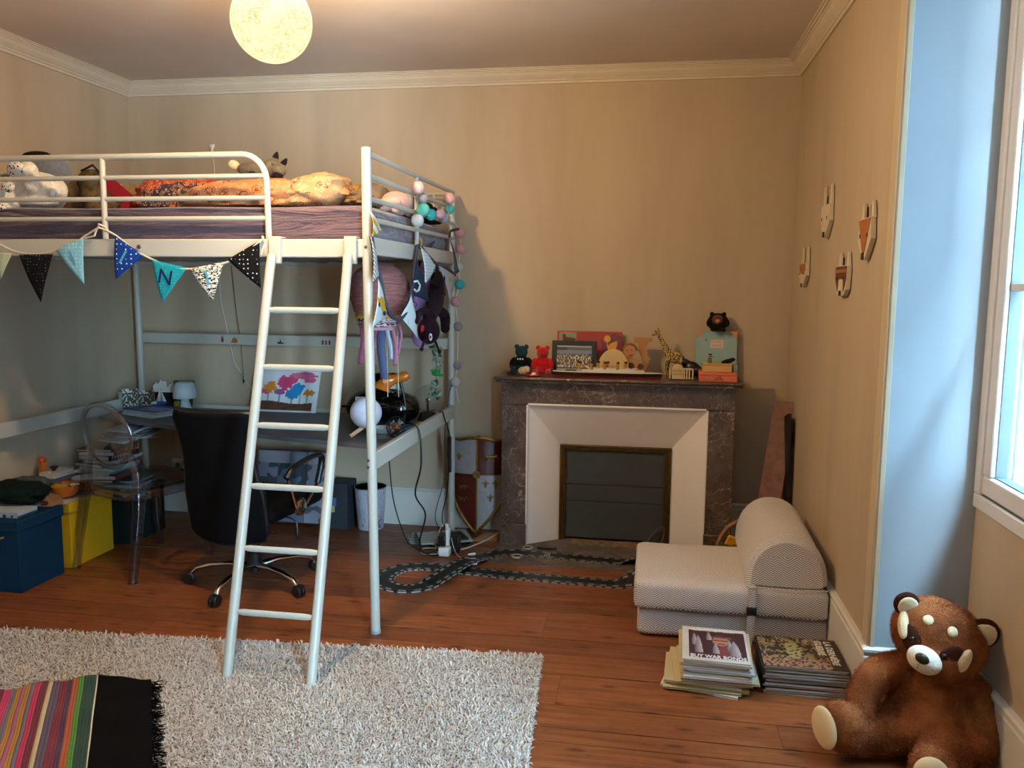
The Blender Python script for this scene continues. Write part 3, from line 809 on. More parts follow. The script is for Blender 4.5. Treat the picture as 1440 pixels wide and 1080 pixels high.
# white cable reel on the bed
wd = thing('night_light', (-2.62, 4.3, TOP), 'small white plastic gadget with black knob behind the red cloth', 'gadget')
g = G(); g.b2(-2.80, -2.57, 4.29, 4.31, TOP + 0.085, TOP + 0.103); g.tube([(-2.74, 4.3, TOP + 0.005), (-2.72, 4.3, TOP + 0.09)], 0.01, 8); g.tube([(-2.59, 4.3, TOP + 0.005), (-2.60, 4.3, TOP + 0.09)], 0.01, 8)
build('stand', g, MATS['white_plastic'], wd, bevel=0.003)
g = G(); g.lathe([(0.0, 0), (0.03, 0), (0.032, 0.02), (0.02, 0.035), (0, 0.037)], (-2.67, 4.3, TOP + 0.05), 18, (0, -1, 0)); build('dial', g, MATS['white_plastic'], wd)
g = G(); g.ell((-2.668, 4.28, TOP + 0.115), (0.022, 0.016, 0.014)); build('knob', g, M('black_plastic', '#101012', 0.35, var=0), wd)

MFUR = {}
def fur(name, col, amt=0.25):
    if name in MATS: return MATS[name]
    t = NT(name); v = t.obj(); c = C3(col)
    n = t.noise(v, 60, 4, 0.7)
    t.color(t.ramp(n, [(0.3, tuple(x * (1 - amt) for x in c)), (0.7, tuple(min(1, x * (1 + amt)) for x in c))]))
    t.rough(0.9); t.b.inputs['Sheen Weight'].default_value = 0.35 if max(c) > 0.15 else 0.02; t.b.inputs['Specular IOR Level'].default_value = 0.1
    t.bump(t.noise(v, 220, 3), 0.6, 0.004); MATS[name] = t.m; return t.m
FW, FG, FK, FP = fur('white_plush', '#d8d2c6'), fur('grey_plush', '#5f564a'), fur('black_plush', '#151213'), fur('pink_plush', '#d9a594')
# wolf lying on the duvet
w = thing('wolf_plush', (-1.80, 3.66, 1.955), 'grey plush wolf with black ears lying on the orange duvet', 'soft toy')
g = G(); g.ell((-1.845, 3.68, 2.030), (0.085, 0.045, 0.036), (0, 0.06, 0)); g.ell((-1.745, 3.655, 2.032), (0.048, 0.045, 0.042)); g.ell((-1.697, 3.63, 2.018), (0.034, 0.03, 0.026), (0, 0.3, 0))
plush('body', g, FG, w, 0.006, 3)
g = G(); g.ell((-1.95, 3.69, 2.055), (0.028, 0.024, 0.022), (0, 0.4, 0)); tag(build('snout', g, fur('cream_plush', '#c9b48c'), w), label='cream tail tip')
for c in ((-1.835, 3.64, 1.994), (-1.70, 3.62, 1.990)):
    g = G(); g.ell(c, (0.026, 0.024, 0.026)); build('paw', g, FK, w)
for c, ry in (((-1.728, 3.66, 2.078), 0.5), ((-1.70, 3.68, 2.055), 0.9)):
    g = G(); g.lathe([(0.024, 0), (0.020, 0.014), (0.009, 0.028), (0, 0.033)], c, 12, (sin(ry) * 0.6, 0, cos(ry)), sx=1, sy=0.5); build('ear', g, FK, w)
for c in ((-1.722, 3.615, 2.045), (-1.755, 3.612, 2.043)):
    g = G(); g.ell(c, 0.0045, nu=8, nv=6); build('eye', g, MATS['black_plastic'], w)
# snow leopard at the left end, front paws through the guard
def leopard_mat():
    t = NT('spotted_white_plush'); v = t.obj()
    d = t.vor(v, 75); s_ = t.ramp(d, [(0.0, 1.0), (0.30, 1.0), (0.34, 0.0)])
    t.color(t.mix(s_, '#d8d4cc', '#1c1a1a')); t.rough(0.9); t.bump(t.noise(v, 200, 2), 0.5, 0.004); return t.m
MLEO = leopard_mat()
w = thing('snow_leopard_plush', (-2.86, 3.42, TOP), 'white plush animal with black-speckled paws at the left end of the bed', 'soft toy')
g = G(); g.ell((-2.87, 3.52, 1.93), (0.16, 0.10, 0.085)); g.ell((-2.85, 3.48, 1.865), (0.13, 0.07, 0.025)); g.ell((-2.965, 3.42, 1.90), (0.06, 0.07, 0.06))
g.ell((-2.80, 3.40, 1.995), (0.045, 0.04, 0.05)); g.ell((-2.80, 3.43, 1.95), (0.04, 0.05, 0.05)); g.ell((-2.93, 3.40, 1.835), (0.055, 0.06, 0.04))
plush('body', g, FW, w, 0.007, 3)
for c, r in (((-2.832, 3.362, 2.003), (0.042, 0.018, 0.038)), ((-2.865, 3.348, 1.925), (0.034, 0.016, 0.026)), ((-2.905, 3.335, 1.822), (0.036, 0.018, 0.032))):
    g = G(); g.ell(c, r); tag(build('paw', g, MLEO, w), label='paw pad with black speckles')
g = G(); g.tube([(-2.77, 3.5, 1.90), (-2.735, 3.47, 1.915), (-2.72, 3.45, 1.905)], [0.02, 0.018, 0.012], 10); build('tail', g, FW, w)
# grey-blue ear shape and dark toy behind it
w = thing('koala_plush', (-2.95, 3.66, TOP), 'grey-blue plush animal with a large round ear behind the white one', 'soft toy')
g = G(); g.ell((-2.93, 3.66, 1.925), (0.11, 0.08, 0.09)); g.ell((-2.90, 3.64, 2.03), (0.14, 0.06, 0.085)); plush('body', g, fur('blue_grey_plush', '#6b727c'), w, 0.008, 3)
g = G(); g.ell((-2.93, 3.62, 2.105), (0.075, 0.03, 0.02)); build('ear', g, FK, w)
w = thing('camo_bag', (-2.76, 3.80, TOP), 'olive-brown patterned soft bag behind the plush toys', 'bag')
g = G(); g.ell((-2.76, 3.78, 1.935), (0.06, 0.05, 0.1)); g.ell((-2.76, 3.78, 2.0), (0.08, 0.045, 0.06)); plush('body', g, M('olive_camo', '#5a4c34', 0.85, var=0.6, vs=40), w, 0.008, 2)
g = G(); g.tube([(-2.80, 3.76, 2.05), (-2.73, 3.75, 2.075), (-2.69, 3.76, 2.03)], 0.006, 8); build('strap', g, MATS['black_plastic'], w)
# pink rabbit behind the end guard
w = thing('rabbit_plush', (-1.24, 3.93, TOP), 'pink and grey plush rabbit slumped by the end rail of the bed', 'soft toy')
g = G(); g.ell((-1.25, 3.98, 1.90), (0.07, 0.12, 0.06)); g.ell((-1.235, 3.84, 1.885), (0.05, 0.11, 0.035), (0.1, 0, 0.1)); g.ell((-1.24, 3.72, 1.862), (0.03, 0.07, 0.024))
plush('body', g, FP, w, 0.006, 3)
g = G(); g.ell((-1.215, 4.02, 1.905), (0.045, 0.06, 0.05)); g.ell((-1.20, 4.05, 1.87), (0.03, 0.05, 0.03)); plush('head', g, fur('mouse_grey_plush', '#a09896'), w, 0.006, 2)
for c in ((-1.19, 3.78, 1.855), (-1.20, 4.0, 1.86)):
    g = G(); g.ell(c, (0.02, 0.022, 0.018)); build('paw', g, FP, w)
w = thing('hat', (-1.36, 4.32, TOP), 'dark brown wide-brimmed soft hat lying at the foot of the bed', 'hat')
g = G(); g.ell((-1.36, 4.32, 1.94), (0.10, 0.13, 0.05)); g.ell((-1.36, 4.32, 1.89), (0.08, 0.12, 0.05)); plush('crown', g, fur('dark_brown_felt', '#241612'), w, 0.008, 2)
g = G(); g.lathe([(0.0, 0.0), (0.10, 0.004), (0.15, -0.004), (0.153, 0.002), (0.10, 0.012), (0, 0.014)], (-1.36, 4.32, 1.965), 30, (0.15, 0.1, 1)); build('brim', g, MATS['dark_brown_felt'], w)
w = tag(pillowish('sleeping_bag', (-1.29, 3.66, TOP + 0.03), (0.07, 0.18, 0.035), (0, 0, 0.1), M('taupe_fleece', '#6e5c4a', 0.9, bump=0.3), None, 41, 0.2, 0.7, flat_bottom=TOP + 0.012),
    'taupe fleece bundle lying behind the end guard bars', 'blanket')
w = tag(pillowish('black_bundle', (-1.27, 4.5, TOP + 0.05), (0.085, 0.20, 0.07), (0, 0, 0), M('black_cloth', '#121112', 0.9, bump=0.2), None, 51, 0.2, 0.7, flat_bottom=TOP + 0.012),
    'black cloth bundle in the rear right corner of the bed', 'clothes')

# cord with plug hanging high on the back wall
w = thing('hanging_cord', (-2.72, 4.89, 2.34), 'thin white cord with a plug hanging on the wall above the bed', 'cord')
g = G(); g.tube([(-2.728, 4.885, 2.325), (-2.715, 4.885, 2.24), (-2.712, 4.885, 1.9), (-2.70, 4.885, 1.4), (-2.62, 4.885, 1.0), (-2.50, 4.885, 0.82)], 0.0022, 6); build('cable', g, MATS['white_plastic'], w)
g = G(); g.lathe([(0.006, 0), (0.008, 0.02), (0.020, 0.045), (0.020, 0.052), (0, 0.053)], (-2.727, 4.885, 2.31), 12, sy=0.4); build('plug', g, MATS['white_plastic'], w)
w = thing('pull_cord', (-2.55, 4.86, 0.88), 'thin dark string with a bead hanging behind the desk', 'cord')
g = G(); g.tube([(-2.62, 4.87, 1.70), (-2.585, 4.87, 1.3), (-2.56, 4.86, 1.15), (-2.545, 4.86, 0.9)], 0.0016, 6); build('string', g, M('dark_string', '#33241f', 0.8), w)
g = G(); g.ell((-2.545, 4.86, 0.885), (0.006, 0.006, 0.014), nu=8, nv=6); build('bead', g, MATS['black_plastic'], w)

# ================================================================== RUG
MPILE = None
def rug():
    t = NT('cream_wool_yarn'); v = t.obj()
    t.color(t.ramp(t.noise(v, 45, 2), [(0.25, '#a89c92'), (0.45, '#c2b9b0'), (0.6, '#cec7bf'), (0.8, '#dad4cc')])); t.rough(0.9); t.b.inputs['Sheen Weight'].default_value = 0.2
    ang = radians(4.3); ux = Vector((cos(ang), sin(ang), 0)); uy = Vector((sin(ang), -cos(ang), 0))
    C0 = Vector((-2.73, 2.985, 0)); L, W = 2.345, 1.65
    root = thing('shaggy_rug', C0 + ux * L / 2 + uy * W / 2, 'cream shaggy wool rug on the floorboards', 'rug')
    g = G(); n = 5
    cs = [C0, C0 + ux * L, C0 + ux * L + uy * W, C0 + uy * W]
    g.add([(p.x, p.y, 0.001) for p in cs] + [(p.x, p.y, 0.009) for p in cs], [(0, 1, 2, 3)[::-1], (4, 5, 6, 7), (0, 1, 5, 4), (1, 2, 6, 5), (2, 3, 7, 6), (3, 0, 4, 7)])
    build('rug_backing', g, M('rug_backing', '#9a8f84', 0.95), root, smooth=False)
    rs = np.random.RandomState(5)
    sp = 0.0062; nx, ny = int(L / sp), int(W / sp)
    I, J = np.meshgrid(np.arange(nx), np.arange(ny)); n = I.size
    a = (I.ravel() + rs.uniform(0, 1, n)) * sp; b = (J.ravel() + rs.uniform(0, 1, n)) * sp
    th = rs.uniform(0, 2 * pi, n); ln = rs.uniform(0.018, 0.030, n); lean = rs.uniform(0.7, 1.5, n); curl = rs.uniform(-0.9, 0.9, n)
    base = np.array(C0)[None] + a[:, None] * np.array(ux)[None] + b[:, None] * np.array(uy)[None]; base[:, 2] = 0.008
    P = [base]; d_th = th.copy(); d_l = lean * 0.35
    for k in range(3):
        d = np.stack([np.cos(d_th) * np.sin(d_l), np.sin(d_th) * np.sin(d_l), np.cos(d_l)], 1)
        P.append(P[-1] + d * (ln / 3)[:, None]); d_th = d_th + curl; d_l = d_l + lean * 0.55
    wd = rs.uniform(0.0016, 0.0023, n)
    V = []
    for k in range(4):
        s_ = np.stack([-np.sin(th + curl * k * 0.7), np.cos(th + curl * k * 0.7), np.zeros(n)], 1) * (wd * (1.0 if k < 3 else 0.5))[:, None]
        V += [P[k] - s_, P[k] + s_]
    V = np.stack(V, 1).reshape(-1, 3) - np.array(WOFF[root.name])[None]
    F = []
    o_ = (np.arange(n) * 8)[:, None]
    F = np.concatenate([o_ + np.array([[0, 1, 3, 2]]), o_ + np.array([[2, 3, 5, 4]]), o_ + np.array([[4, 5, 7, 6]])], 0)
    me = bpy.data.meshes.new('pile'); me.vertices.add(len(V)); me.vertices.foreach_set('co', V.astype(np.float32).ravel())
    me.loops.add(F.size); me.loops.foreach_set('vertex_index', F.astype(np.int32).ravel())
    me.polygons.add(len(F)); me.polygons.foreach_set('loop_start', (np.arange(len(F)) * 4).astype(np.int32))
    me.polygons.foreach_set('use_smooth', [True] * len(F))
    me.update(calc_edges=True); me.materials.append(t.m)
    o = bpy.data.objects.new('pile', me); COL.objects.link(o); o.parent = root; o['kind'] = 'stuff'
rug()

# ---------------------------------------------------------------- striped blanket
STR = [('#e8e2d0', .004), ('#12402c', .040), ('#4f8f2e', .018), ('#b4561f', .020), ('#4a2248', .016), ('#7c1a2a', .026), ('#5b4a5e', .024), ('#cdbb8e', .014), ('#6d1226', .022),
       ('#c8265e', .018), ('#6c6a78', .014), ('#b8801e', .018), ('#a85a86', .013), ('#b8801e', .016), ('#6c6a78', .016), ('#cf2a64', .024), ('#751228', .020), ('#cdbb8e', .016),
       ('#514054', .018), ('#7c1a2a', .020), ('#46204a', .020), ('#22263a', .016), ('#7c1a2a', .02), ('#b4561f', .02), ('#4f8f2e', .018), ('#12402c', .04), ('#cdbb8e', .014), ('#c8265e', .03), ('#6c6a78', .02), ('#b8801e', .03), ('#751228', .04), ('#cdbb8e', .02), ('#12402c', .05)]
def blanket():
    root = thing('striped_blanket', (-2.0, 2.15, 0.03), 'folded multicoloured striped blanket with black fringed end lying on the rug', 'blanket')
    t = NT('woven_wool'); a = t.N('ShaderNodeVertexColor', layer_name='print'); v = t.obj()
    t.color(t.mix(t.math('MULTIPLY', t.noise(v, 300, 2), 0.45), a.outputs[0], (0.25, 0.25, 0.25), 'MULTIPLY')); t.rough(0.95); t.b.inputs['Sheen Weight'].default_value = 0.1
    t.bump(t.noise(v, 260, 2), 0.6, 0.003)
    B0 = Vector((-1.985, 2.615, 0)); V_ = Vector((0.36, -0.545, 0)).normalized(); Us = Vector((-0.86, -0.50, 0)); Ub = Vector((0.99, 0.09, 0))
    cols = []; acc = 0
    for c, w in STR: cols.append((acc, C3(c))); acc += w
    def colr(s_):
        c = cols[0][1]
        for a0, cc in cols:
            if s_ >= a0: c = cc
        return c
    NV = 60; LV = 0.95
    def P(s_, v):
        q = B0 + V_ * (v * LV) + (Us * s_ if s_ > 0 else Ub * (-s_))
        q = q + Vector((0, 0, 1)) * (0.048 + 0.010 * mnoise.noise(Vector((q.x * 7, q.y * 7, 1))) + 0.007 * sin(s_ * 38 + v * 4) * (1 if s_ > 0 else 0.3))
        q = q + V_ * (0.012 * sin(s_ * 30) + 0.02 * mnoise.noise(Vector((s_ * 9, 0, 2)))) * (1 - v)
        return q
    g = G(); ss = []
    for i, (a0, c) in enumerate(cols):
        a1 = cols[i + 1][0] if i + 1 < len(cols) else acc
        m = max(1, int((a1 - a0) / 0.008))
        ss += [(a0 + (a1 - a0) * k / m, a0 + (a1 - a0) * (k + 1) / m, c) for k in range(m)]
    for (a0, a1, c) in ss:
        o_ = len(g.v)
        for j in range(NV + 1):
            g.v += [tuple(P(a0, j / NV)), tuple(P(a1, j / NV))]; g.col += [c, c]
        for j in range(NV): k = o_ + 2 * j; g.f.append((k, k + 1, k + 3, k + 2)); g.mi.append(0)
    build('striped_field', g, t.m, root, thick=0.006)
    g = G()
    def bf(u, v): return P(-0.001 - u * 0.205, v)
    g.grid(bf, 20, NV)
    tb = M('black_wool', '#060606', 0.98, var=0.3, vs=60, bump=0.6, bs=240)
    build('black_band', g, tb, root, thick=0.008)
    g = G(); rr = random.Random(4)
    for k in range(260):
        v = rr.random(); p = P(-0.19 - 0.02 * rr.random(), v); pts = [p]; d = Ub.copy()
        for j in range(3):
            d = d + Vector((rr.uniform(-.7, .7), rr.uniform(-.9, .9), rr.uniform(-.5, .4))) * 0.8
            p = p + d.normalized() * 0.014; p.z = max(0.03, p.z); pts.append(p.copy())
        g.tube(pts, 0.0018, 4)
    tag(build('fringe', g, tb, root), kind='stuff')
blanket()

# ================================================================== FOLDED CHAIR BED
def herring():
    t = NT('chevron_fabric'); v = t.pos(); x, y, z = t.xyz(v)
    m = t.math
    w = m('ADD', z, m('MULTIPLY', y, 1.0))
    # the zigzag is offset from block to block
    blk = m('FLOOR', m('MULTIPLY', x, 9.0)); blk2 = m('FLOOR', m('MULTIPLY', w, 6.0))
    off = m('FRACT', m('MULTIPLY', m('SINE', m('ADD', m('MULTIPLY', blk, 12.9), m('MULTIPLY', blk2, 78.2))), 43.7))
    u = m('ADD', x, m('MULTIPLY', off, 0.025))
    tri = m('ABSOLUTE', m('SUBTRACT', m('FRACT', m('MULTIPLY', u, 13.0)), 0.5))
    s_ = m('FRACT', m('MULTIPLY', m('ADD', w, m('MULTIPLY', tri, 0.05)), 104.0))
    k = m('GREATER_THAN', s_, 0.52)
    t.color(t.mix(k, '#ebe5dc', '#8d858a')); t.rough(0.9); t.b.inputs['Sheen Weight'].default_value = 0.2
    t.bump(t.noise(t.obj(), 5, 3), 0.35, 0.02); return t.m
MHB = herring()
cb = thing('folding_chair_bed', (0.37, 3.72, 0), 'folded foam chair bed in grey and cream zigzag fabric beside the fireplace', 'chair bed')
def cushion_slab(x0, x1, y0, y1, z0, z1, seed, rr=0.03, puff=0.008):
    g = G(); nu, nv, nw = 26, 20, 8
    cx, cy, cz = (x0 + x1) / 2, (y0 + y1) / 2, (z0 + z1) / 2; hx, hy, hz = (x1 - x0) / 2, (y1 - y0) / 2, (z1 - z0) / 2
    def rnd(p):
        q = Vector((p[0] * hx, p[1] * hy, p[2] * hz)); inn = Vector((max(-hx + rr, min(hx - rr, q.x)), max(-hy + rr, min(hy - rr, q.y)), max(-hz + rr, min(hz - rr, q.z))))
        d = q - inn
        if d.length > 1e-6: q = inn + d.normalized() * min(rr, d.length) if d.length > rr else q
        b = (1 - p[0] ** 2) * (1 - p[1] ** 2)
        q.z += puff * b * (1 if p[2] > 0 else -0.2) * abs(p[2])
        q.y += puff * (1 - p[0] ** 2) * (1 - p[2] ** 2) * p[1]
        n = mnoise.noise(Vector((q.x * 6 + seed, q.y * 6, q.z * 6))) * 0.005
        return (cx + q.x + n, cy + q.y + n, cz + q.z + n * 0.8)
    for ax in range(3):
        for s_ in (-1, 1):
            def fn(u, v, ax=ax, s_=s_):
                a, b = u * 2 - 1, v * 2 - 1
                p = [0, 0, 0]; p[ax] = s_; p[(ax + 1) % 3] = a * s_; p[(ax + 2) % 3] = b
                return rnd(p)
            g.grid(fn, 24, 18)
    return g
CX0, CX1, CY0, CY1 = -0.032, 0.765, 3.425, 4.02
g = cushion_slab(CX0 + 0.015, CX1 + 0.008, CY0 + 0.03, CY1, 0.003, 0.128, 1); build('lower_cushion', g, MHB, cb)
g = cushion_slab(CX0, CX1, CY0, CY1 - 0.02, 0.128, 0.262, 7); build('upper_cushion', g, MHB, cb)
# half-round back cushion lying on top along the wall
g = G()
def bol(u, v):
    y = CY0 + 0.012 + 0.68 * v; e = min(v, 1 - v) * 0.68; k = sqrt(max(0, 1 - (max(0, 0.02 - e) / 0.02) ** 2)) * 0.12 + 0.88
    a = u * 2 * pi
    if u < 0.72:
        th = pi * (1 - u / 0.72); px = cos(th) * 0.163; pz = (sin(th) ** 0.8 if sin(th) > 0 else 0) * 0.215
    else:
        s_ = (u - 0.72) / 0.28; px = 0.163 - 0.326 * s_; pz = 0.0
    sk = 0.02 * v
    return (0.592 + sk + px * k, y, 0.262 + 0.008 + pz * k + 0.004 * mnoise.noise(Vector((px * 9, y * 9, 0))))
g.grid(bol, 60, 34)
n = len(g.v)
fr_ = [bol(i / 60, 0) for i in range(60)]; bk_ = [bol(i / 60, 1) for i in range(60)]
g.add(fr_ + bk_, [tuple(range(60)), tuple(range(60, 120))[::-1]])
bo = build('back_cushion', g, MHB, cb)
g = G(); g.tube([(0.43, CY0 + 0.004, 0.267), (0.59, CY0, 0.264), (0.757, CY0 + 0.004, 0.267), (0.77, CY0 + 0.2, 0.27), (0.775, CY0 + 0.5, 0.27)], 0.0028, 6); build('piping', g, MHB, bo)
g = G()
g.b2(0.437, 0.467, CY0 - 0.017, CY0 - 0.011, 0.15, 0.262); g.box((0.452, CY0 + 0.005, 0.266), (0.03, 0.04, 0.006))
g.box((0.448, CY0 - 0.014, 0.075), (0.03, 0.006, 0.155), (0.02, 0.06, 0))
build('strap', g, MHB, cb)
g = G()
g.b2(0.432, 0.472, CY0 - 0.026, CY0 - 0.010, 0.150, 0.156); g.b2(0.432, 0.472, CY0 - 0.026, CY0 - 0.010, 0.176, 0.184); g.b2(0.432, 0.440, CY0 - 0.026, CY0 - 0.010, 0.15, 0.18); g.b2(0.464, 0.472, CY0 - 0.026, CY0 - 0.010, 0.15, 0.18)
g.b2(0.437, 0.467, CY0 - 0.020, CY0 - 0.014, 0.150, 0.184)
build('buckle', g, MATS['black_plastic'], cb, bevel=0.002)

# ================================================================== MAGAZINE PILES
def magazine(cx, cy, z, w, d, th, rot, spine, paper, cover, label, group, curl=0.0):
    c, s_ = cos(rot), sin(rot)
    o = thing('magazine', (cx, cy, z), label, 'magazine', group, rz=rot, local=True)
    g = G(); g.b2(-w / 2 + 0.002, w / 2 - 0.001, -d / 2 + 0.001, d / 2 - 0.001, 0.0006, th - 0.0006)
    build('pages', g, paper, o, local=True, smooth=False)
    g = G(); g.b2(-w / 2, w / 2, -d / 2, d / 2, th - 0.0007, th); g.b2(-w / 2, w / 2, -d / 2, d / 2, 0, 0.0007); g.b2(-w / 2, -w / 2 + 0.001, -d / 2, d / 2, 0.0007, th - 0.0007)
    build('cover', g, cover, o, local=True, smooth=False)
    return o
def pages_mat(name, col):
    t = NT(name); v = t.obj(); x, y, z = t.xyz(v)
    s_ = t.noise(t.mapv(v, (2, 2, 900)), 1.0, 2)
    t.color(t.mix(t.ramp(s_, [(0.4, 0.0), (0.6, 1.0)]), col, tuple(c * 0.6 for c in C3(col)))); t.rough(0.8); MATS[name] = t.m; return t.m
rq = random.Random(12)
z = 0.001
PG = [pages_mat('cream_pages', '#cfc4a4'), pages_mat('white_pages', '#c9cbc9'), pages_mat('yellowed_pages', '#b09a68')]
CV = [M('cover_cream', '#c9bd98', 0.5), M('cover_white', '#d4d6d4', 0.45), M('cover_ochre', '#a98c50', 0.5), M('cover_pale_blue', '#b4c2cc', 0.45), M('cover_dark', '#2a2624', 0.4)]
N1 = 17
ORD = 'first second third fourth fifth sixth seventh eighth ninth tenth eleventh twelfth thirteenth fourteenth fifteenth sixteenth'.split()
for i in range(N1):
    th = 0.0082
    if i < 7: w, d, cx, cy, rot = 0.285, 0.30, 0.268 + rq.uniform(-.03, .03), 3.128 + rq.uniform(-.01, .015), rq.uniform(-0.12, 0.10)
    else: w, d, cx, cy, rot = 0.247, 0.30, 0.285 + rq.uniform(-.014, .014), 3.120 + rq.uniform(-.01, .01), rq.uniform(-0.07, 0.04)
    if i == 0: cx, rot = 0.25, -0.22
    if i == N1 - 1: break
    magazine(cx, cy, z, w, d, th - 0.0004, rot, None, PG[rq.choice((0, 1, 1, 2) if i < 8 else (0, 1, 1))], CV[rq.choice((0, 0, 2, 1) if i < 8 else (0, 1, 3, 1))],
             ORD[i] + ' magazine from the bottom of the uneven pale pile', 'magazines in the uneven pale pile')
    z += th
t1 = magazine(0.283, 3.118, z, 0.245, 0.302, 0.006, -0.035, None, PG[1], CV[1], 'top magazine of the pale pile with BUY WAR BONDS in white letters', None)
t1.rotation_euler = (0, 0, -0.035)
zt = 0.0068
def cov1(u, v):
    if v > 0.955: return (0.80, 0.80, 0.80)
    bg = (0.055, 0.018, 0.024)
    if v < 0.06: return (0.06, 0.02, 0.03)
    # pale pointed shells and a face under a brim
    for cx, w, h, y0 in ((0.17, .07, .62, .16), (0.10, .05, .42, .42), (0.36, .05, .30, .62), (0.47, .06, .36, .16), (0.80, .10, .52, .12), (0.72, .05, .40, .28)):
        a = (v - y0) / h
        if 0 < a < 1 and abs(u - cx) < w * (1 - a ** 2.2):
            k = 0.5 + 0.5 * (u - cx) / w; return (0.10 + 0.45 * k, 0.09 + 0.42 * k, 0.12 + 0.46 * k)
    e = ((u - 0.57) / 0.15) ** 2 + ((v - 0.60) / 0.17) ** 2
    if e < 1:
        if v > 0.70: return (0.16, 0.06, 0.05)
        if abs(v - 0.62) < 0.015 or (abs(v - 0.50) < 0.015 and abs(u - 0.58) < 0.06): return (0.10, 0.03, 0.02)
        return (0.42, 0.20, 0.14)
    if abs(v - 0.73) < 0.035 and abs(u - 0.55) < 0.22: return (0.19, 0.08, 0.06)
    if ((u - .62) / .12) ** 2 + ((v - .25) / .2) ** 2 < 1: return (0.2, 0.05, 0.05)
    return bg
def local_painted(name, P0, U, V, nx, ny, fn, parent):
    o = painted(name, P0, U, V, nx, ny, fn, parent); return o
local_painted('cover_picture', (-0.098, -0.128, zt), (0.212, 0, 0), (0, 0.262, 0), 84, 90, cov1, t1)
MWHT = M('white_print', '#e6e6e2', 0.5, var=0)
lettering('title_lettering', 'BUY WAR BONDS', (-0.094, -0.127, zt + 0.0004), (1, 0, 0), (0, 1, 0), 0.036, MWHT, t1, sx=0.70, depth=0.0003, bold=0.0012)
lettering('upper_lettering', "TRIUMPH'S OVER TYRANNY", (-0.090, 0.113, zt + 0.0004), (1, 0, 0), (0, 1, 0), 0.022, MWHT, t1, sx=0.62, depth=0.0003, bold=0.0006)
# second pile: dark war magazines
z = 0.001
for i in range(11):
    th = 0.0096
    magazine(0.607 + rq.uniform(-.006, .006), 3.162 + rq.uniform(-.006, .006), z, 0.30, 0.272, th - 0.0004, rq.uniform(-0.03, 0.01), None, PG[1] if i % 3 else PG[0], CV[4],
             ORD[i] + ' magazine from the bottom of the neat dark pile beside the plush red panda', 'dark magazines in the neat pile')
    z += th
t2 = magazine(0.607, 3.160, z, 0.30, 0.272, 0.007, -0.01, None, PG[1], CV[4], 'top magazine of the dark pile, brown photo cover reading LA DERNIERE GUERRE', None)
def cov2(u, v):
    n = mnoise.noise(Vector((u * 9, v * 9, 3))); n2 = mnoise.noise(Vector((u * 26, v * 26, 9))); n3 = abs(mnoise.noise(Vector((u * 15 + 3, v * 6, 1))))
    if u > 0.83: return (0.03, 0.02, 0.016) if n2 < 0.25 else (0.10, 0.06, 0.04)
    c = (0.045, 0.03, 0.02)
    if n > 0.12: c = (0.30, 0.22, 0.09)
    if n3 < 0.05: c = (0.42, 0.33, 0.22)
    if ((u - .42) / .1) ** 2 + ((v - .55) / .28) ** 2 < 1 + n2: c = (0.40, 0.36, 0.17)
    if v < 0.32 and n2 > 0.05: c = (0.40, 0.19, 0.12)
    if n2 < -0.3: c = (0.03, 0.018, 0.014)
    return c
local_painted('cover_picture', (-0.149, -0.134, 0.0072), (0.298, 0, 0), (0, 0.268, 0), 90, 80, cov2, t2)
lettering('title_lettering', 'LA DERNIÈRE', (0.104, 0.118, 0.0076), (0, -1, 0), (1, 0, 0), 0.036, MWHT, t2, sx=0.98, depth=0.0003, bold=0.001)
lettering('title_lettering', 'GUERRE', (0.068, 0.118, 0.0076), (0, -1, 0), (1, 0, 0), 0.036, MWHT, t2, sx=0.98, depth=0.0003, bold=0.001)

# ================================================================== RED PANDA PLUSH
def panda_mat():
    t = NT('russet_plush_fur'); v = t.pos()
    n = t.noise(v, 9, 4, 0.6)
    t.color(t.ramp(n, [(0.3, '#6c3a20'), (0.5, '#8a4f2e'), (0.72, '#aa6c40')])); t.rough(0.9); t.b.inputs['Sheen Weight'].default_value = 0.03
    t.b.inputs['Specular IOR Level'].default_value = 0.05
    t.bump(t.noise(v, 150, 4), 0.7, 0.006); return t.m
MPAN = panda_mat()
MCRM = fur('cream_fur', '#d9c49c', 0.12); MWHF = fur('white_fur', '#d8ccb8', 0.08); MRUS = fur('dark_russet_fur', '#3a1b10', 0.25); MPAD = M('suede_cream', '#d8be94', 0.85, var=0.05)
pd = thing('red_panda_plush', (0.90, 2.70, 0), 'large russet plush red panda sitting against the window niche wall', 'soft toy')
g = G()
HC = Vector((0.935, 2.695, 0.405))
tl = Matrix.Rotation(-0.50, 3, 'Z') @ Euler((-0.08, 0.36, 0.0)).to_matrix()
g.ell(HC, (0.142, 0.115, 0.118), tl, 28, 18)                     # head
g.ell(HC + Vector((-0.015, -0.055, -0.035)), (0.105, 0.075, 0.072), tl)
g.ell((0.935, 2.735, 0.185), (0.128, 0.115, 0.165), (0.08, 0.05, 0), 28, 18)  # trunk
g.ell((0.925, 2.70, 0.12), (0.140, 0.125, 0.120))
g.ell((0.94, 2.73, 0.29), (0.09, 0.085, 0.06))
def limb(g, pts, rs, n=14):
    pts = smoothpath(pts, 5); m = len(pts)
    R = []
    for i in range(m):
        t_ = i / (m - 1) * (len(rs) - 1); k = min(int(t_), len(rs) - 2); R.append(rs[k] + (rs[k + 1] - rs[k]) * (t_ - k))
    for p, r in zip(pts, R): g.ell(p, r, nu=14, nv=10)
limb(g, [(0.845, 2.72, 0.290), (0.765, 2.70, 0.268), (0.715, 2.68, 0.200), (0.712, 2.66, 0.165)], [0.050, 0.052, 0.050, 0.044])   # arm towards the magazines
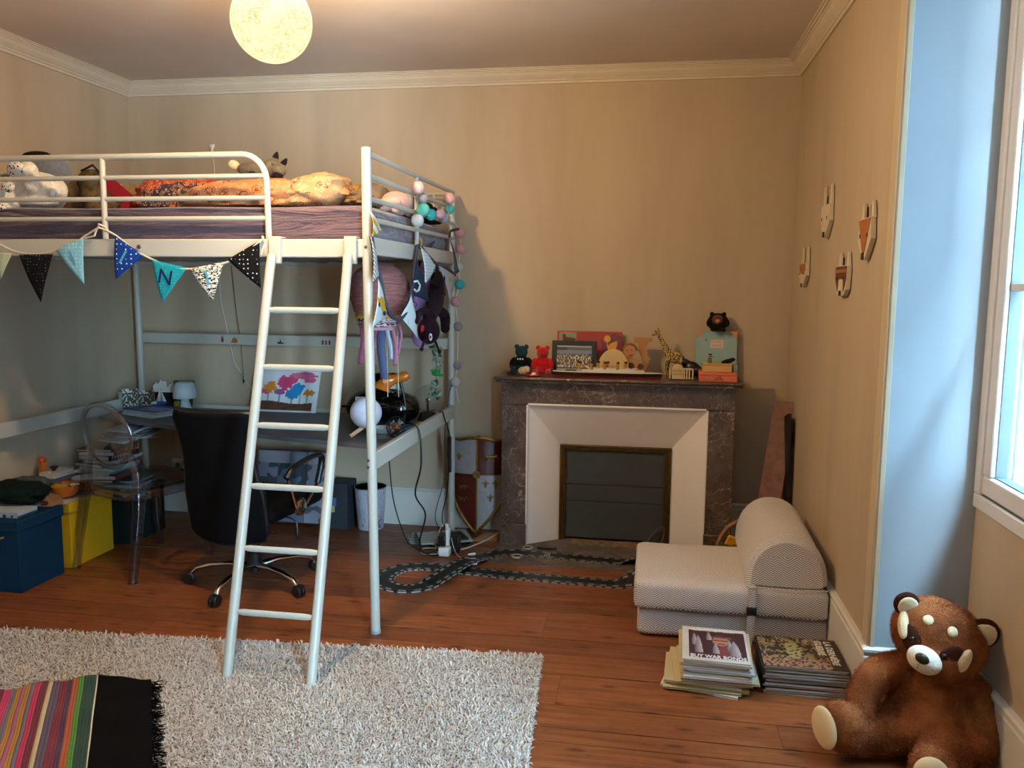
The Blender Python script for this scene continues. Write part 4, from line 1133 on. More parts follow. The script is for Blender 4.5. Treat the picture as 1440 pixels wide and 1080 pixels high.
limb(g, [(1.02, 2.70, 0.270), (1.060, 2.66, 0.215), (1.050, 2.60, 0.140), (1.035, 2.57, 0.110)], [0.048, 0.052, 0.054, 0.046])
limb(g, [(0.83, 2.70, 0.085), (0.74, 2.67, 0.085), (0.655, 2.63, 0.095)], [0.082, 0.078, 0.068])                                  # leg
limb(g, [(0.655, 2.625, 0.125), (0.630, 2.615, 0.155)], [0.062, 0.045])
limb(g, [(0.985, 2.66, 0.085), (0.93, 2.56, 0.080), (0.870, 2.47, 0.080)], [0.085, 0.078, 0.066])
limb(g, [(0.865, 2.462, 0.095), (0.86, 2.455, 0.118)], [0.064, 0.048])
panda = plush('body', g, MPAN, pd, 0.0065, 6, disp=0.0016)
# ears
for c, d, r in ((HC + Vector((-0.098, 0.01, 0.098)), (-0.35, -0.25, 0.8), 0.042), (HC + Vector((0.112, -0.035, 0.035)), (0.75, 0.0, 0.45), 0.050)):
    rt_ = Vector((0, 0, 1)).rotation_difference(Vector(d).normalized()).to_matrix()
    g = G(); g.ell(c, (r, 0.020, r * 1.1), rt_); e = plush('ear', g, MRUS, pd, 0.005, 2, disp=0.001)
    g = G(); g.ell(c + Vector((0, -0.016, 0)) + rt_ @ Vector((0, 0, -0.004)), (r * 0.78, 0.012, r * 0.9), rt_); plush('ear_lining', g, MCRM, e, 0.004, 1, disp=0.0025)
def hp(x, z, push=0.0):
    """a point on the front of the head from head-space coordinates"""
    p = Vector((x, -0.115 * sqrt(max(0.02, 1 - (x / 0.142) ** 2 - (z / 0.118) ** 2)) - push, z))
    return HC + tl @ p
def patch(nm, x, z, rx, rz, rot, mat, push=0.0, ry=0.012, label=None):
    c = hp(x, z, push); nrm = (c - HC); nrm = Vector((nrm.x / 0.142 ** 2, nrm.y / 0.115 ** 2, nrm.z / 0.118 ** 2)).normalized()
    R0 = Vector((0, -1, 0)).rotation_difference(nrm).to_matrix() @ Euler((0, rot, 0)).to_matrix()
    g = G(); g.ell(c, (rx, ry, rz), R0, 20, 12); o = plush(nm, g, mat, pd, 0.0035, 2, disp=0.0012)
    if label: o['label'] = label
    return o
patch('eye_patch', -0.060, -0.016, 0.033, 0.046, -0.35, MRUS, -0.003, 0.014, 'dark brown patch round the eye')
patch('eye_patch', 0.056, -0.012, 0.036, 0.056, 0.45, MRUS, -0.001, 0.014, 'dark brown patch round the eye')
patch('cheek_stripe', -0.098, 0.006, 0.020, 0.048, -0.25, MCRM, 0.002, 0.014, 'cream stripe on the cheek')
patch('cheek_stripe', 0.090, -0.006, 0.019, 0.056, 0.30, MCRM, 0.005, 0.016, 'cream stripe on the cheek')
patch('brow_spot', -0.044, 0.060, 0.017, 0.018, 0, MCRM, -0.003, 0.010, 'cream spot over the eye')
patch('brow_spot', 0.027, 0.066, 0.017, 0.018, 0, MCRM, -0.003, 0.010, 'cream spot over the eye')
mz = HC + tl @ Vector((0.0, -0.128, -0.045))
g = G(); g.ell(mz, (0.052, 0.040, 0.041), tl); mo = plush('muzzle', g, MWHF, pd, 0.004, 2, disp=0.0006)
g = G(); g.ell(mz + tl @ Vector((-0.006, -0.036, 0.013)), (0.021, 0.012, 0.016), tl); build('nose', g, M('dark_olive_plastic', '#221c0e', 0.35, var=0), mo)
g = G(); g.tube([mz + tl @ Vector((-0.006, -0.042, -0.004)), mz + tl @ Vector((-0.005, -0.041, -0.020))], 0.001, 5); build('mouth_seam', g, MATS['black_plastic'], mo)
for x, zz in ((-0.056, -0.012), (0.040, -0.004)):
    g = G(); g.ell(hp(x, zz, 0.009), 0.0105, nu=14, nv=10); build('eye', g, M('glossy_black', '#080606', 0.08, var=0), pd)
for c, nrm, rx, rz_, ro in (((0.583, 2.597, 0.118), (-0.75, -0.62, 0.12), 0.046, 0.066, -0.35), ((0.842, 2.402, 0.104), (-0.3, -0.93, 0.16), 0.050, 0.054, 0.1)):
    R0 = Vector((0, -1, 0)).rotation_difference(Vector(nrm).normalized()).to_matrix() @ Euler((0, ro, 0)).to_matrix()
    g = G(); g.ell(c, (rx, 0.014, rz_), R0, 24, 14); tag(build('foot_pad', g, MPAD, pd), label='smooth cream foot pad')
# short fur strands over the body
def furstrands(body, count, length, width, mat, seed, parent):
    me = body.data; n = len(me.polygons)
    ce = np.empty(n * 3); me.polygons.foreach_get('center', ce); ce = ce.reshape(-1, 3)
    nr = np.empty(n * 3); me.polygons.foreach_get('normal', nr); nr = nr.reshape(-1, 3)
    ar = np.empty(n); me.polygons.foreach_get('area', ar)
    rs = np.random.RandomState(seed); idx = rs.choice(n, count, p=ar / ar.sum())
    c = ce[idx] + rs.normal(0, 0.0022, (count, 3)); nn = nr[idx]
    d = nn * 0.75 + np.array([0, 0, -0.55])[None] + rs.normal(0, 0.30, (count, 3)); d /= np.linalg.norm(d, axis=1)[:, None]
    sd = np.cross(d, rs.normal(0, 1, (count, 3))); sd /= np.linalg.norm(sd, axis=1)[:, None] + 1e-9
    L = length * rs.uniform(0.6, 1.2, count)[:, None]
    V = np.stack([c - sd * width, c + sd * width, c + d * L], 1).reshape(-1, 3)
    m2 = bpy.data.meshes.new('fur'); m2.vertices.add(len(V)); m2.vertices.foreach_set('co', V.astype(np.float32).ravel())
    m2.loops.add(count * 3); m2.loops.foreach_set('vertex_index', np.arange(count * 3, dtype=np.int32))
    m2.polygons.add(count); m2.polygons.foreach_set('loop_start', (np.arange(count) * 3).astype(np.int32))
    m2.update(calc_edges=True); m2.materials.append(mat)
    o = bpy.data.objects.new('fur', m2); COL.objects.link(o); o.parent = parent; o['kind'] = 'stuff'
furstrands(panda, 90000, 0.0085, 0.0007, MPAN, 3, panda)

# ================================================================== PLANK LEANING, BASKET
g = G()
cp = thing('carved_panel', (0.70, 4.70, 0), 'tall carved reddish wooden panel leaning in the corner beside the fireplace', 'wooden panel')
A0, A1 = Vector((0.565, 4.46, 0.0)), Vector((0.675, 4.40, 0.0)); top = Vector((0.083, 0.30, 0.872))
MCAR = M('carved_red_wood', '#6b4132', 0.6, var=0.3, vs=25, bump=0.3, bs=60)
ex = (A1 - A0).normalized(); ez = top.normalized(); en = ex.cross(ez).normalized(); ez = en.cross(ex).normalized()
wdt = (A1 - A0).length; hgt = top.length
mt4 = Matrix(((ex.x, ez.x, -en.x, A0.x), (ex.y, ez.y, -en.y, A0.y), (ex.z, ez.z, -en.z, A0.z), (0, 0, 0, 1)))
g.prism([(0, 0), (wdt, 0), (wdt, hgt), (0, hgt)], -0.035, mt4); build('board', g, MCAR, cp, bevel=0.003)
g = G()
for x in (0.0, wdt - 0.012): g.prism([(x, 0), (x + 0.012, 0), (x + 0.012, hgt), (x, hgt)], 0.004, mt4)
build('moulding', g, M('worn_edge_wood', '#8a6044', 0.6, var=0.2), cp)
for k in range(5):
    yc = 0.1 + k * 0.185; g = G()
    pts = [mt4 @ Vector((wdt / 2 + 0.035 * cos(a), yc + 0.075 * sin(a), 0.001)) for a in [i * pi / 10 for i in range(20)]]
    g.tube(pts, 0.0035, 6, closed=True)
    pts = [mt4 @ Vector((wdt / 2 + 0.016 * cos(a), yc + 0.04 * sin(a), 0.001)) for a in [i * pi / 8 for i in range(16)]]
    g.tube(pts, 0.003, 6, closed=True); build('carved_oval', g, MCAR, cp)
g = G(); g.prism([(0, 0), (0.14, 0), (0.16, 0.80), (0.03, 0.84)], 0.02, Matrix(((0, 0, 1, 0.742), (1, 0, 0, 4.50), (0, 1, 0, 0.0), (0, 0, 0, 1))))
tag(build('black_board', g, M('black_board', '#0c0b0b', 0.6), bevel=0.002), 'narrow black board standing against the wall behind the carved panel', 'board')

bk = thing('wicker_basket', (0.52, 4.22, 0), 'wicker basket with an arched handle behind the chair bed', 'basket')
MWK = M('brown_wicker', '#8a5c36', 0.7, var=0.25, vs=40)
g = G()
for k in range(10):
    r = 0.115 + 0.004 * k; z = 0.012 + k * 0.016
    g.tube([(0.52 + r * cos(a), 4.22 + r * 0.85 * sin(a), z + 0.003 * sin(a * 12 + k * pi)) for a in [i * pi / 24 for i in range(48)]], 0.0075, 6, closed=True)
build('woven_side', g, MWK, bk)
g = G(); g.lathe([(0.0, 0.0), (0.115, 0.002), (0.115, 0.008), (0, 0.01)], (0.52, 4.22, 0.001), 24, sy=0.85); build('bottom', g, MWK, bk)
for dy in (-0.009, 0.009):
    g = G(); g.tube([(0.52 - 0.15 * cos(a), 4.22 + dy, 0.14 + 0.19 * sin(a)) for a in [i * pi / 20 for i in range(21)]], 0.008, 8, up=(0, 1, 0)); tag(build('handle', g, MWK, bk))
w = thing('yellow_packet', (0.46, 4.20, 0.02), 'yellow and orange printed packet sticking out of the wicker basket', 'packet')
g = G(); g.box((0.455, 4.205, 0.14), (0.13, 0.02, 0.20), (0.1, 0.35, 0)); build('bag', g, M('bright_yellow_print', '#d89a16', 0.45, var=0.1), w, bevel=0.006)
g = G(); g.box((0.470, 4.185, 0.17), (0.07, 0.004, 0.07), (0.1, 0.35, 0)); build('orange_label', g, M('orange_print', '#b8521a', 0.45), w)
g = G(); g.box((0.425, 4.19, 0.20), (0.10, 0.004, 0.012), (0.1, 0.2, 0)); build('green_band', g, M('olive_print', '#5c6a1c', 0.45), w)

# ================================================================== TOY SHIELD
sh = thing('toy_shield', (-1.01, 4.80, 0), 'quartered red and silver toy shield with brass rim leaning by the fireplace', 'shield')
def shm(lean=0.06):
    return Matrix(((1, 0, 0, -1.008), (0, sin(0.04), -1, 4.82), (0, 1, 0.04, 0.008), (0, 0, 0, 1)))
SM = shm(); SW, SH = 0.172, 0.60
def shield_out(k=1.0, n=12):
    pts = [(0, SH * 1.0)]
    top_r = [(0.05 * k, SH - 0.022), (0.11 * k, SH - 0.038), (SW * k, SH - 0.034)]
    right = [(SW * k, 0.30)] + [(SW * k * (1 - (i / n) ** 1.9), 0.30 - 0.30 * k * i / n) for i in range(1, n)]
    r = top_r + right + [(0, 0.30 - 0.30 * k)]
    l = [(-x, y) for x, y in r[:-1]][::-1]
    return r + l + [(0, SH)]
def bulge(x): return 0.055 * (1 - (x / SW) ** 2)
MBR = M('bright_brass', '#9a7c42', 0.28, 0.9, var=0.2, vs=30)
out = shield_out()
g = G(); N_ = len(out); cpt = (0, 0.33)
def sp3(x, y, d=0.0): return SM @ Vector((x, y, bulge(x) + d))
# faces of the four quarters (clipped outline fans)
def quarter(x0, x1, y0, y1, mat, nm, lab):
    g = G(); nu, nv = 10, 16
    def fn(u, v):
        y = y0 + (y1 - y0) * v
        if y >= 0.30: lim = SW
        else:
            q = min(1, max(0, (0.30 - y) / 0.30)); lim = SW * max(0.0, 1 - q ** 1.9)
        xa = max(-lim, min(lim, x0)); xb = max(-lim, min(lim, x1)); x = xa + (xb - xa) * u
        ytop = SH - 0.038 * abs(x) / SW - 0.004
        return sp3(x, min(y, ytop))
    g.grid(fn, nu, nv); o = build(nm, g, mat, sh); o['label'] = lab
MSIL = M('brushed_silver', '#a9a8ac', 0.35, 0.35, var=0.08, vs=20); MREDL = M('oxblood_lacquer', '#4c1410', 0.3, var=0.15, vs=20, coat=0.3)
quarter(-SW, 0, 0.355, SH, MSIL, 'field', 'silver upper quarter'); quarter(0, SW, 0.355, SH, MREDL, 'field', 'red upper quarter')
quarter(-SW, 0, 0.0, 0.355, MREDL, 'field', 'red lower quarter'); quarter(0, SW, 0.0, 0.355, MSIL, 'field', 'silver lower quarter')
g = G(); g.tube([sp3(x, y, 0.002) for x, y in out[:-1]], 0.011, 8, closed=True); build('rim', g, MBR, sh)
g = G(); g.tube([sp3(x, 0.355, 0.001) for x in [SW * (i / 8 - 1) for i in range(17)]], 0.006, 8, flat=0.5); build('cross_band', g, MBR, sh)
g = G(); g.tube([sp3(0, 0.005, 0.001), sp3(0, SH - 0.01, 0.001)], 0.006, 8, flat=0.5); build('cross_band', g, MBR, sh)
for i in range(0, len(out) - 1, 2):
    x, y = out[i]; g = G(); g.ell(sp3(x, y, 0.012), 0.0042, nu=8, nv=6); build('rivet', g, MBR, sh)
g = G(); 
for k in range(8):
    a = k * pi / 4; g.ell(sp3(0.018 * cos(a), 0.355 + 0.018 * sin(a), 0.006), 0.009, nu=8, nv=6)
build('centre_boss', g, MBR, sh)
def fleur(x, y, s_):
    g = G()
    g.ell(sp3(x, y + s_ * 0.25, 0.004), (s_ * 0.20, 0.003, s_ * 0.62), nu=10, nv=8)
    for q in (-1, 1):
        g.tube([sp3(x + q * s_ * a, y + s_ * b, 0.004) for a, b in ((0.08, -0.35), (0.22, 0.0), (0.5, 0.35), (0.72, 0.18), (0.6, -0.08))], [s_ * .1, s_ * .12, s_ * .13, s_ * .1, s_ * .06], 7)
        g.tube([sp3(x + q * s_ * a, y + s_ * b, 0.004) for a, b in ((0.05, -0.35), (0.2, -0.7))], s_ * .08, 6)
    g.tube([sp3(x - s_ * 0.4, y - s_ * 0.32, 0.004), sp3(x + s_ * 0.4, y - s_ * 0.32, 0.004)], s_ * 0.09, 6)
    g.ell(sp3(x, y - s_ * 0.75, 0.004), s_ * 0.15, nu=8, nv=6)
    build('fleur_de_lis', g, MBR, sh)
for x, y in ((-0.115, 0.46), (0.055, 0.30), (0.115, 0.30), (0.085, 0.215)): fleur(x, y, 0.028)
def lion(x, y, s_):
    g = G()
    g.tube([sp3(x + s_ * a, y + s_ * b, 0.004) for a, b in ((-1.0, 0.15), (-0.4, 0.35), (0.4, 0.25), (0.85, 0.5))], [s_ * .14, s_ * .2, s_ * .2, s_ * .22], 7)
    for a0, b0, a1, b1 in ((-0.8, .1, -1.0, -.5), (-0.4, .2, -0.3, -.5), (0.3, .1, 0.5, -.5), (0.7, .3, 1.2, .05), (-1.0, .2, -1.4, .7)):
        g.tube([sp3(x + s_ * a0, y + s_ * b0, 0.004), sp3(x + s_ * a1, y + s_ * b1, 0.004)], s_ * 0.1, 6)
    build('lion_emblem', g, MBR, sh)
lion(0.09, 0.455, 0.034)
for p in ((-0.085, 0.275), (-0.085, 0.20)): lion(p[0], p[1], 0.026)

# ================================================================== MASKS ON THE RIGHT WALL
def mask(y, z, h, w, kind, label):
    """flat layered wooden animal head fixed on the right wall; w along the wall, standing off it"""
    t = thing('wooden_animal_mask', (XR - 0.004, y, z), label, 'wall decoration', 'wooden animal masks on the right wall')
    Wd = M('pale_mask_wood', '#cdbfa4', 0.6, var=0.06); Or = M('mask_orange', '#a4622c', 0.6); Br = M('mask_brown', '#5c3823', 0.6); Bk = M('mask_black', '#17120f', 0.6)
    mtx = lambda d: Matrix(((0, 0, -1, XR - d), (-1, 0, 0, y), (0, 1, 0, z), (0, 0, 0, 1)))
    g = G(); out = [(-w * .5, -h * .15), (-w * .42, h * .22), (w * .42, h * .22), (w * .5, -h * .15), (w * .1, -h * .5), (-w * .1, -h * .5)]
    if kind == 'bear': out = [(-w * .46, -h * .35), (-w * .5, h * .22), (w * .5, h * .22), (w * .46, -h * .35), (w * .25, -h * .5), (-w * .25, -h * .5)]
    g.prism(out, 0.018, mtx(0.004)); build('face', g, Wd, t, bevel=0.001)
    g = G()
    if kind == 'fox':
        g.prism([(-w * .14, -h * .3), (-w * .44, h * .2), (w * .44, h * .2), (w * .14, -h * .3), (0, -h * .46)], 0.002, mtx(0.022)); build('muzzle_stripe', g, Or, t)
    elif kind == 'rabbit':
        g.prism([(-w * .4, 0), (-w * .38, h * .2), (w * .38, h * .2), (w * .4, 0), (0, -h * .1)], 0.002, mtx(0.022)); build('brow_band', g, Or, t)
    elif kind == 'bear':
        g.prism([(-w * .48, -h * .1), (-w * .48, h * .2), (w * .48, h * .2), (w * .48, -h * .1), (w * .28, -h * .4), (w * .2, -h * .1), (-w * .2, -h * .1), (-w * .28, -h * .4)], 0.002, mtx(0.022)); build('forehead', g, Br, t)
        g = G(); g.prism([(-w * .48, h * .05), (-w * .48, h * .13), (w * .48, h * .13), (w * .48, h * .05)], 0.002, mtx(0.024)); build('brow_band', g, Or, t)
    g = G(); g.prism([(-w * .08, -h * .5), (-w * .08, -h * .38), (w * .08, -h * .38), (w * .08, -h * .5)], 0.002, mtx(0.0245)); build('nose', g, Bk, t)
    for q in (-1, 1):
        g = G(); g.prism([(q * w * .27 - .003, -h * .12), (q * w * .27 + .003, -h * .12), (q * w * .27 + .003, -h * .05), (q * w * .27 - .003, -h * .05)], 0.002, mtx(0.0245)); build('eye', g, Bk, t)
        eh = {'rabbit': 0.5, 'fox': 0.30, 'bear': 0.34, 'deer': 0.45}[kind]
        g = G(); g.prism([(q * w * .36 - w * .1, h * .2), (q * w * .36 + w * .1, h * .2), (q * w * .34 + w * .03, h * (.2 + eh)), (q * w * .34 - w * .06, h * (.2 + eh))], 0.010, mtx(0.004)); build('ear', g, Wd, t, bevel=0.001)
        if kind in ('bear', 'deer', 'fox'):
            for k in range(2):
                g = G(); x0 = q * w * (.1 + .1 * k); g.prism([(x0 - .003, h * .2), (x0 + .003, h * .2), (x0 + .002 + q * .004, h * .42), (x0 - .002 + q * .004, h * .42)], 0.006, mtx(0.006 + 0.004 * k)); build('feather', g, Bk if k == 0 else Wd, t)
mask(3.965, 1.835, 0.20, 0.20, 'deer', 'pale wooden mask without orange paint, uppermost left of the four masks')
mask(3.235, 1.715, 0.21, 0.19, 'fox', 'orange-striped wooden fox mask nearest to the window niche')
mask(4.46, 1.595, 0.17, 0.20, 'rabbit', 'small wooden mask with an orange band nearest to the room corner')
mask(3.575, 1.560, 0.17, 0.20, 'bear', 'brown and beige wooden bear mask with a rounded chin, lowest of the four masks')

# ================================================================== MANTELPIECE
MZ = 0.995
def teddy(p, s_, mat, nm, label, shirt=None, muzzle=None, rz=0.0):
    t = thing('teddy_bear', p, label, 'soft toy'); x, y, z = p
    g = G(); g.ell((x, y, z + .055 * s_), (.042 * s_, .036 * s_, .052 * s_)); g.ell((x, y - .004, z + .128 * s_), (.036 * s_, .032 * s_, .034 * s_))
    for q in (-1, 1):
        g.ell((x + q * .038 * s_, y - .035 * s_, z + .018 * s_), (.018 * s_, .036 * s_, .017 * s_)); g.ell((x + q * .048 * s_, y - .008 * s_, z + .062 * s_), (.014 * s_, .016 * s_, .034 * s_), (0, -q * .35, 0))
    plush('body', g, mat, t, 0.004, 2)
    for q in (-1, 1):
        g = G(); g.ell((x + q * .027 * s_, y, z + .156 * s_), (.014 * s_, .007 * s_, .014 * s_), nu=12, nv=8); build('ear', g, mat, t)
        g = G(); g.ell((x + q * .012 * s_, y - .034 * s_, z + .136 * s_), .0025, nu=8, nv=6); build('eye', g, MATS['black_plastic'], t)
    g = G(); g.ell((x, y - .034 * s_, z + .122 * s_), (.014 * s_, .010 * s_, .011 * s_), nu=12, nv=8); mz_ = build('muzzle', g, muzzle or mat, t)
    g = G(); g.ell((x, y - .043 * s_, z + .126 * s_), (.005, .003, .004), nu=8, nv=6); build('nose', g, MATS['black_plastic'], mz_)
    if shirt:
        g = G(); g.ell((x, y, z + .068 * s_), (.0455 * s_, .0395 * s_, .040 * s_)); s2 = build('sweater', g, shirt, t)
        for q in (-1, 1):
            g = G(); g.ell((x + q * .049 * s_, y - .008 * s_, z + .066 * s_), (.0165 * s_, .018 * s_, .032 * s_), (0, -q * .35, 0)); build('sleeve', g, shirt, s2)
    return t
tb = teddy((-0.728, 4.70, MZ), 1.02, fur('teal_plush', '#1c3a44'), 'b', 'small teal plush bear in a black sweater on the left end of the mantelpiece', M('black_knit', '#0e1212', 0.9, var=0.3, vs=80))
lettering('sweater_print', '•••', (-0.750, 4.658, MZ + 0.078), (1, 0, 0), (0, 0, 1), 0.04, MATS['white_print'], tb, depth=0.0008)
tr_ = teddy((-0.603, 4.69, MZ), 1.0, fur('red_plush', '#b0181c'), 'r', 'small all-red plush bear next to the teal one on the mantelpiece', M('red_knit', '#b51a1e', 0.85, var=0.15))
g = G(); g.tube([(-0.61, 4.655, MZ + .098), (-0.60, 4.648, MZ + .094), (-0.59, 4.655, MZ + .098)], 0.004, 6); build('neck_bow', g, MATS['red_knit'], tr_)
g = G(); g.ell((-0.705, 4.642, MZ + 0.026), (0.034, 0.028, 0.024)); g.ell((-0.688, 4.632, MZ + 0.035), (0.022, 0.02, 0.02)); 
o = plush('seashell', g, M('cream_shell', '#cbb693', 0.5, var=0.25, vs=60), None, 0.0035, 1); tag(o, 'cream ribbed ball-like toy on the lap of the teal bear', 'toy')
w = thing('toy_dish', (-0.64, 4.60, MZ), 'flat red toy dish with white rim in front of the red bear', 'toy')
g = G(); g.lathe([(0, 0.001), (0.040, 0.001), (0.048, 0.008), (0.046, 0.012), (0.038, 0.008), (0, 0.007)], (-0.645, 4.60, MZ), 26, sy=0.7); build('dish', g, M('glossy_red', '#b31a1a', 0.25, var=0), w)
g = G(); g.lathe([(0, 0), (0.016, 0), (0.013, 0.012), (0, 0.014)], (-0.64, 4.60, MZ + 0.008), 16); build('button', g, MATS['white_plastic'], w)
w = thing('dark_figurine', (-0.785, 4.70, MZ), 'slim dark wooden rocking piece at the far left of the mantelpiece', 'figurine')
g = G(); g.tube([(-0.782, 4.66, MZ + 0.004), (-0.782, 4.675, MZ + 0.05), (-0.786, 4.70, MZ + 0.075)], 0.005, 8); g.tube([(-0.782, 4.73, MZ + 0.004), (-0.782, 4.715, MZ + 0.05), (-0.786, 4.70, MZ + 0.075)], 0.005, 8); g.tube([(-0.80, 4.655, MZ + .006), (-0.79, 4.70, MZ + .006), (-0.775, 4.74, MZ + .006)], 0.006, 8)
build('frame', g, M('dark_red_wood', '#3a1612', 0.4), w)
# framed harbour picture
pf = thing('framed_picture', (-0.425, 4.76, MZ), 'black framed picture of a crowded quay behind the model ship', 'picture frame')
lean = Euler((-0.13, 0, 0)).to_matrix()
def pt(x, z, y0=4.725, d=0.0): return Vector((x, y0, MZ)) + lean @ Vector((0, -d, z))
fx0, fx1, fz = -0.555, -0.296, 0.198
g = G()
for x0, x1, z0, z1 in ((fx0, fx0 + .028, 0, fz), (fx1 - .028, fx1, 0, fz), (fx0 + .028, fx1 - .028, 0, .028), (fx0 + .028, fx1 - .028, fz - .028, fz)):
    c = pt((x0 + x1) / 2, (z0 + z1) / 2); g.box(c, (x1 - x0, 0.016, z1 - z0), lean)
build('frame', g, M('black_frame_wood', '#100e0d', 0.4, var=0), pf)
def quay(u, v):
    n = mnoise.noise(Vector((u * 22, v * 22, 4)))
    if v > 0.93: return (.55, .55, .5)
    if v > 0.60:
        c = (0.20, 0.24, 0.30) if v < 0.8 else (0.12, 0.12, 0.15)
        if v > 0.8 and u < 0.3: c = (0.06, 0.05, 0.06)
        if v < 0.66 + 0.06 * n and n > 0.0: c = (0.06, 0.06, 0.07)
        return c
    if v > 0.14:
        q = mnoise.noise(Vector((u * 34, v * 9, 8)))
        if q > 0.22: return (.75, .72, .66)
        if q > 0.08: return (.42, .36, .22)
        if q > -0.05: return (.13, .18, .13)
        if q > -0.2: return (.20, .10, .08)
        return (.04, .04, .05)
    return (.45, .42, .40) if v < 0.07 else (.10, .10, .12)
P0 = pt(fx0 + .026, .026, d=0.002); painted('print', P0, Vector((fx1 - fx0 - .052, 0, 0)), lean @ Vector((0, 0, fz - .052)), 90, 64, quay, pf)
g = G(); g.box(pt((fx0 + fx1) / 2, fz / 2, d=-0.006), (fx1 - fx0 - .04, 0.004, fz - .04), lean); build('backing', g, M('card_backing', '#5c4a36', 0.8), pf)
# flat red animal book behind
rb = thing('red_picture_board', (-0.347, 4.86, MZ), 'large flat red picture book with a yellow duck on its cover, leaning on the wall', 'book')
l2 = Euler((-0.10, 0, 0)).to_matrix()
def rpt(x, z, d=0.0): return Vector((x, 4.868, MZ)) + l2 @ Vector((0, -d, z)) - Vector((0, 0.03, 0))
g = G(); g.box(rpt(-0.347, 0.124), (0.382, 0.008, 0.248), l2); build('cover', g, M('brick_red_card', '#a03024', 0.5, var=0.05), rb, bevel=0.001)
def flat(nm, pts, mat, parent, tf, d, th=0.0015):
    g = G(); n = len(pts); vs = [tf(x, z, d) for x, z in pts] + [tf(x, z, d + th) for x, z in pts]
    g.add(vs, [tuple(range(n)), tuple(range(n, 2 * n))[::-1]] + [(i, n + i, n + (i + 1) % n, (i + 1) % n) for i in range(n)])
    return build(nm, g, mat, parent, smooth=False)
flat('picture_patch', [(-0.527, .16), (-0.425, .16), (-0.425, .238), (-0.527, .238)], M('pale_olive_print', '#8a8a66', 0.5), rb, rpt, 0.0045)
flat('cow_print', [(-0.50, .165), (-0.435, .165), (-0.43, .205), (-0.485, .212), (-0.492, .235), (-0.50, .225), (-0.507, .237), (-0.505, .2)], M('brown_print', '#4a2618', 0.5), rb, rpt, 0.0065)
flat('purple_patch', [(-0.27, .10), (-0.17, .10), (-0.16, .22), (-0.20, .24), (-0.28, .20)], M('plum_print', '#713044', 0.5), rb, rpt, 0.0045)
ell = lambda cx, cz, rx, rz, n=20, a0=0, a1=2 * pi: [(cx + rx * cos(a0 + (a1 - a0) * i / n), cz + rz * sin(a0 + (a1 - a0) * i / n)) for i in range(n)]
MYD = M('duck_yellow', '#d9a13a', 0.5, var=0.03)
flat('duck_head', ell(-0.243, 0.205, 0.019, 0.021), MYD, rb, rpt, 0.006)
flat('duck_body', [(-0.245, .19), (-0.235, .165), (-0.225, .178), (-0.185, .195), (-0.184, .175), (-0.19, .15), (-0.20, .14), (-0.235, .14), (-0.243, .155)], MYD, rb, rpt, 0.006)
flat('duck_beak', [(-0.262, .208), (-0.276, .203), (-0.262, .197), (-0.272, .194), (-0.258, .190)], M('duck_beak', '#a85428', 0.5), rb, rpt, 0.006)
# half disc with sail-like scene
w = thing('half_moon_board', (-0.198, 4.74, MZ), 'cream half-round wooden disc standing behind the model ship', 'wooden toy')
def ypl(y0): return lambda x, z, d=0.0: Vector((x, y0 - d, MZ + z))
flat('disc', [(-0.285, .02)] + [(-0.198 - 0.087 * cos(a), .05 + 0.108 * sin(a)) for a in [i * pi / 20 for i in range(21)]] + [(-0.111, .02), (-0.111, .0), (-0.285, .0)], M('cream_wood', '#cdb27e', 0.5, var=0.05), w, ypl(4.70), 0, 0.012)
# lion figure and carved S-shaped stand
w = thing('wooden_lion', (-0.105, 4.73, MZ), 'flat wooden lion with a curly brown mane on the mantelpiece', 'wooden toy')
MLW = M('honey_wood', '#b07c48', 0.5, var=0.1, vs=20); MDB = M('dark_brown_wood', '#4a2a16', 0.55)
flat('head', ell(-0.108, .145, .034, .036), MLW, w, ypl(4.72), 0.0, 0.02); flat('body', [(-0.13, 0), (-0.13, .12), (-0.05, .09), (-0.02, .085), (-0.015, .04), (-0.03, .0), (-0.05, .0), (-0.06, .04), (-0.09, .04), (-0.095, 0)], MLW, w, ypl(4.73), 0, 0.018)
g = G()
for k in range(9):
    a = 0.2 + k * 0.34; g.ell((-0.108 + .036 * cos(a), 4.71, MZ + .150 + .036 * sin(a)), (.011, .010, .009), nu=10, nv=6)
plush('mane', g, M('mane_brown', '#7a4424', 0.6), w, 0.004, 1)
for q in (-0.013, 0.012):
    g = G(); g.ell((-0.108 + q, 4.698, MZ + .152), .0035, nu=8, nv=6); build('eye', g, MATS['black_plastic'], w)
flat('mouth', [(-0.112, .118), (-0.088, .122), (-0.09, .130), (-0.108, .126)], M('red_print', '#9a2418', 0.5), w, ypl(4.72), 0.021)
flat('paw', ell(-0.10, .06, .022, .022, 14), MDB, w, ypl(4.72), 0.0, 0.01); flat('paw', ell(-0.045, .06, .018, .016, 14), MDB, w, ypl(4.72), 0.0, 0.01)
w = thing('curved_wood_stand', (-0.02, 4.76, MZ), 'curved wooden toy serpent shape with a flat top next to the lion', 'wooden toy')
flat('top', [(-0.085, .190), (-0.085, .222), (0.018, .222), (0.020, .215), (0.014, .200), (-0.01, .190)], MLW, w, ypl(4.77), 0, 0.02)
flat('curve', [(-0.06, .19), (-0.063, .15), (-0.045, .12), (-0.035, .09), (-0.05, .05), (-0.07, .0), (-0.02, .0), (-0.005, .04), (0.0, .09), (-0.012, .13), (-0.02, .16), (-0.005, .19)], MLW, w, ypl(4.78), 0, 0.02)
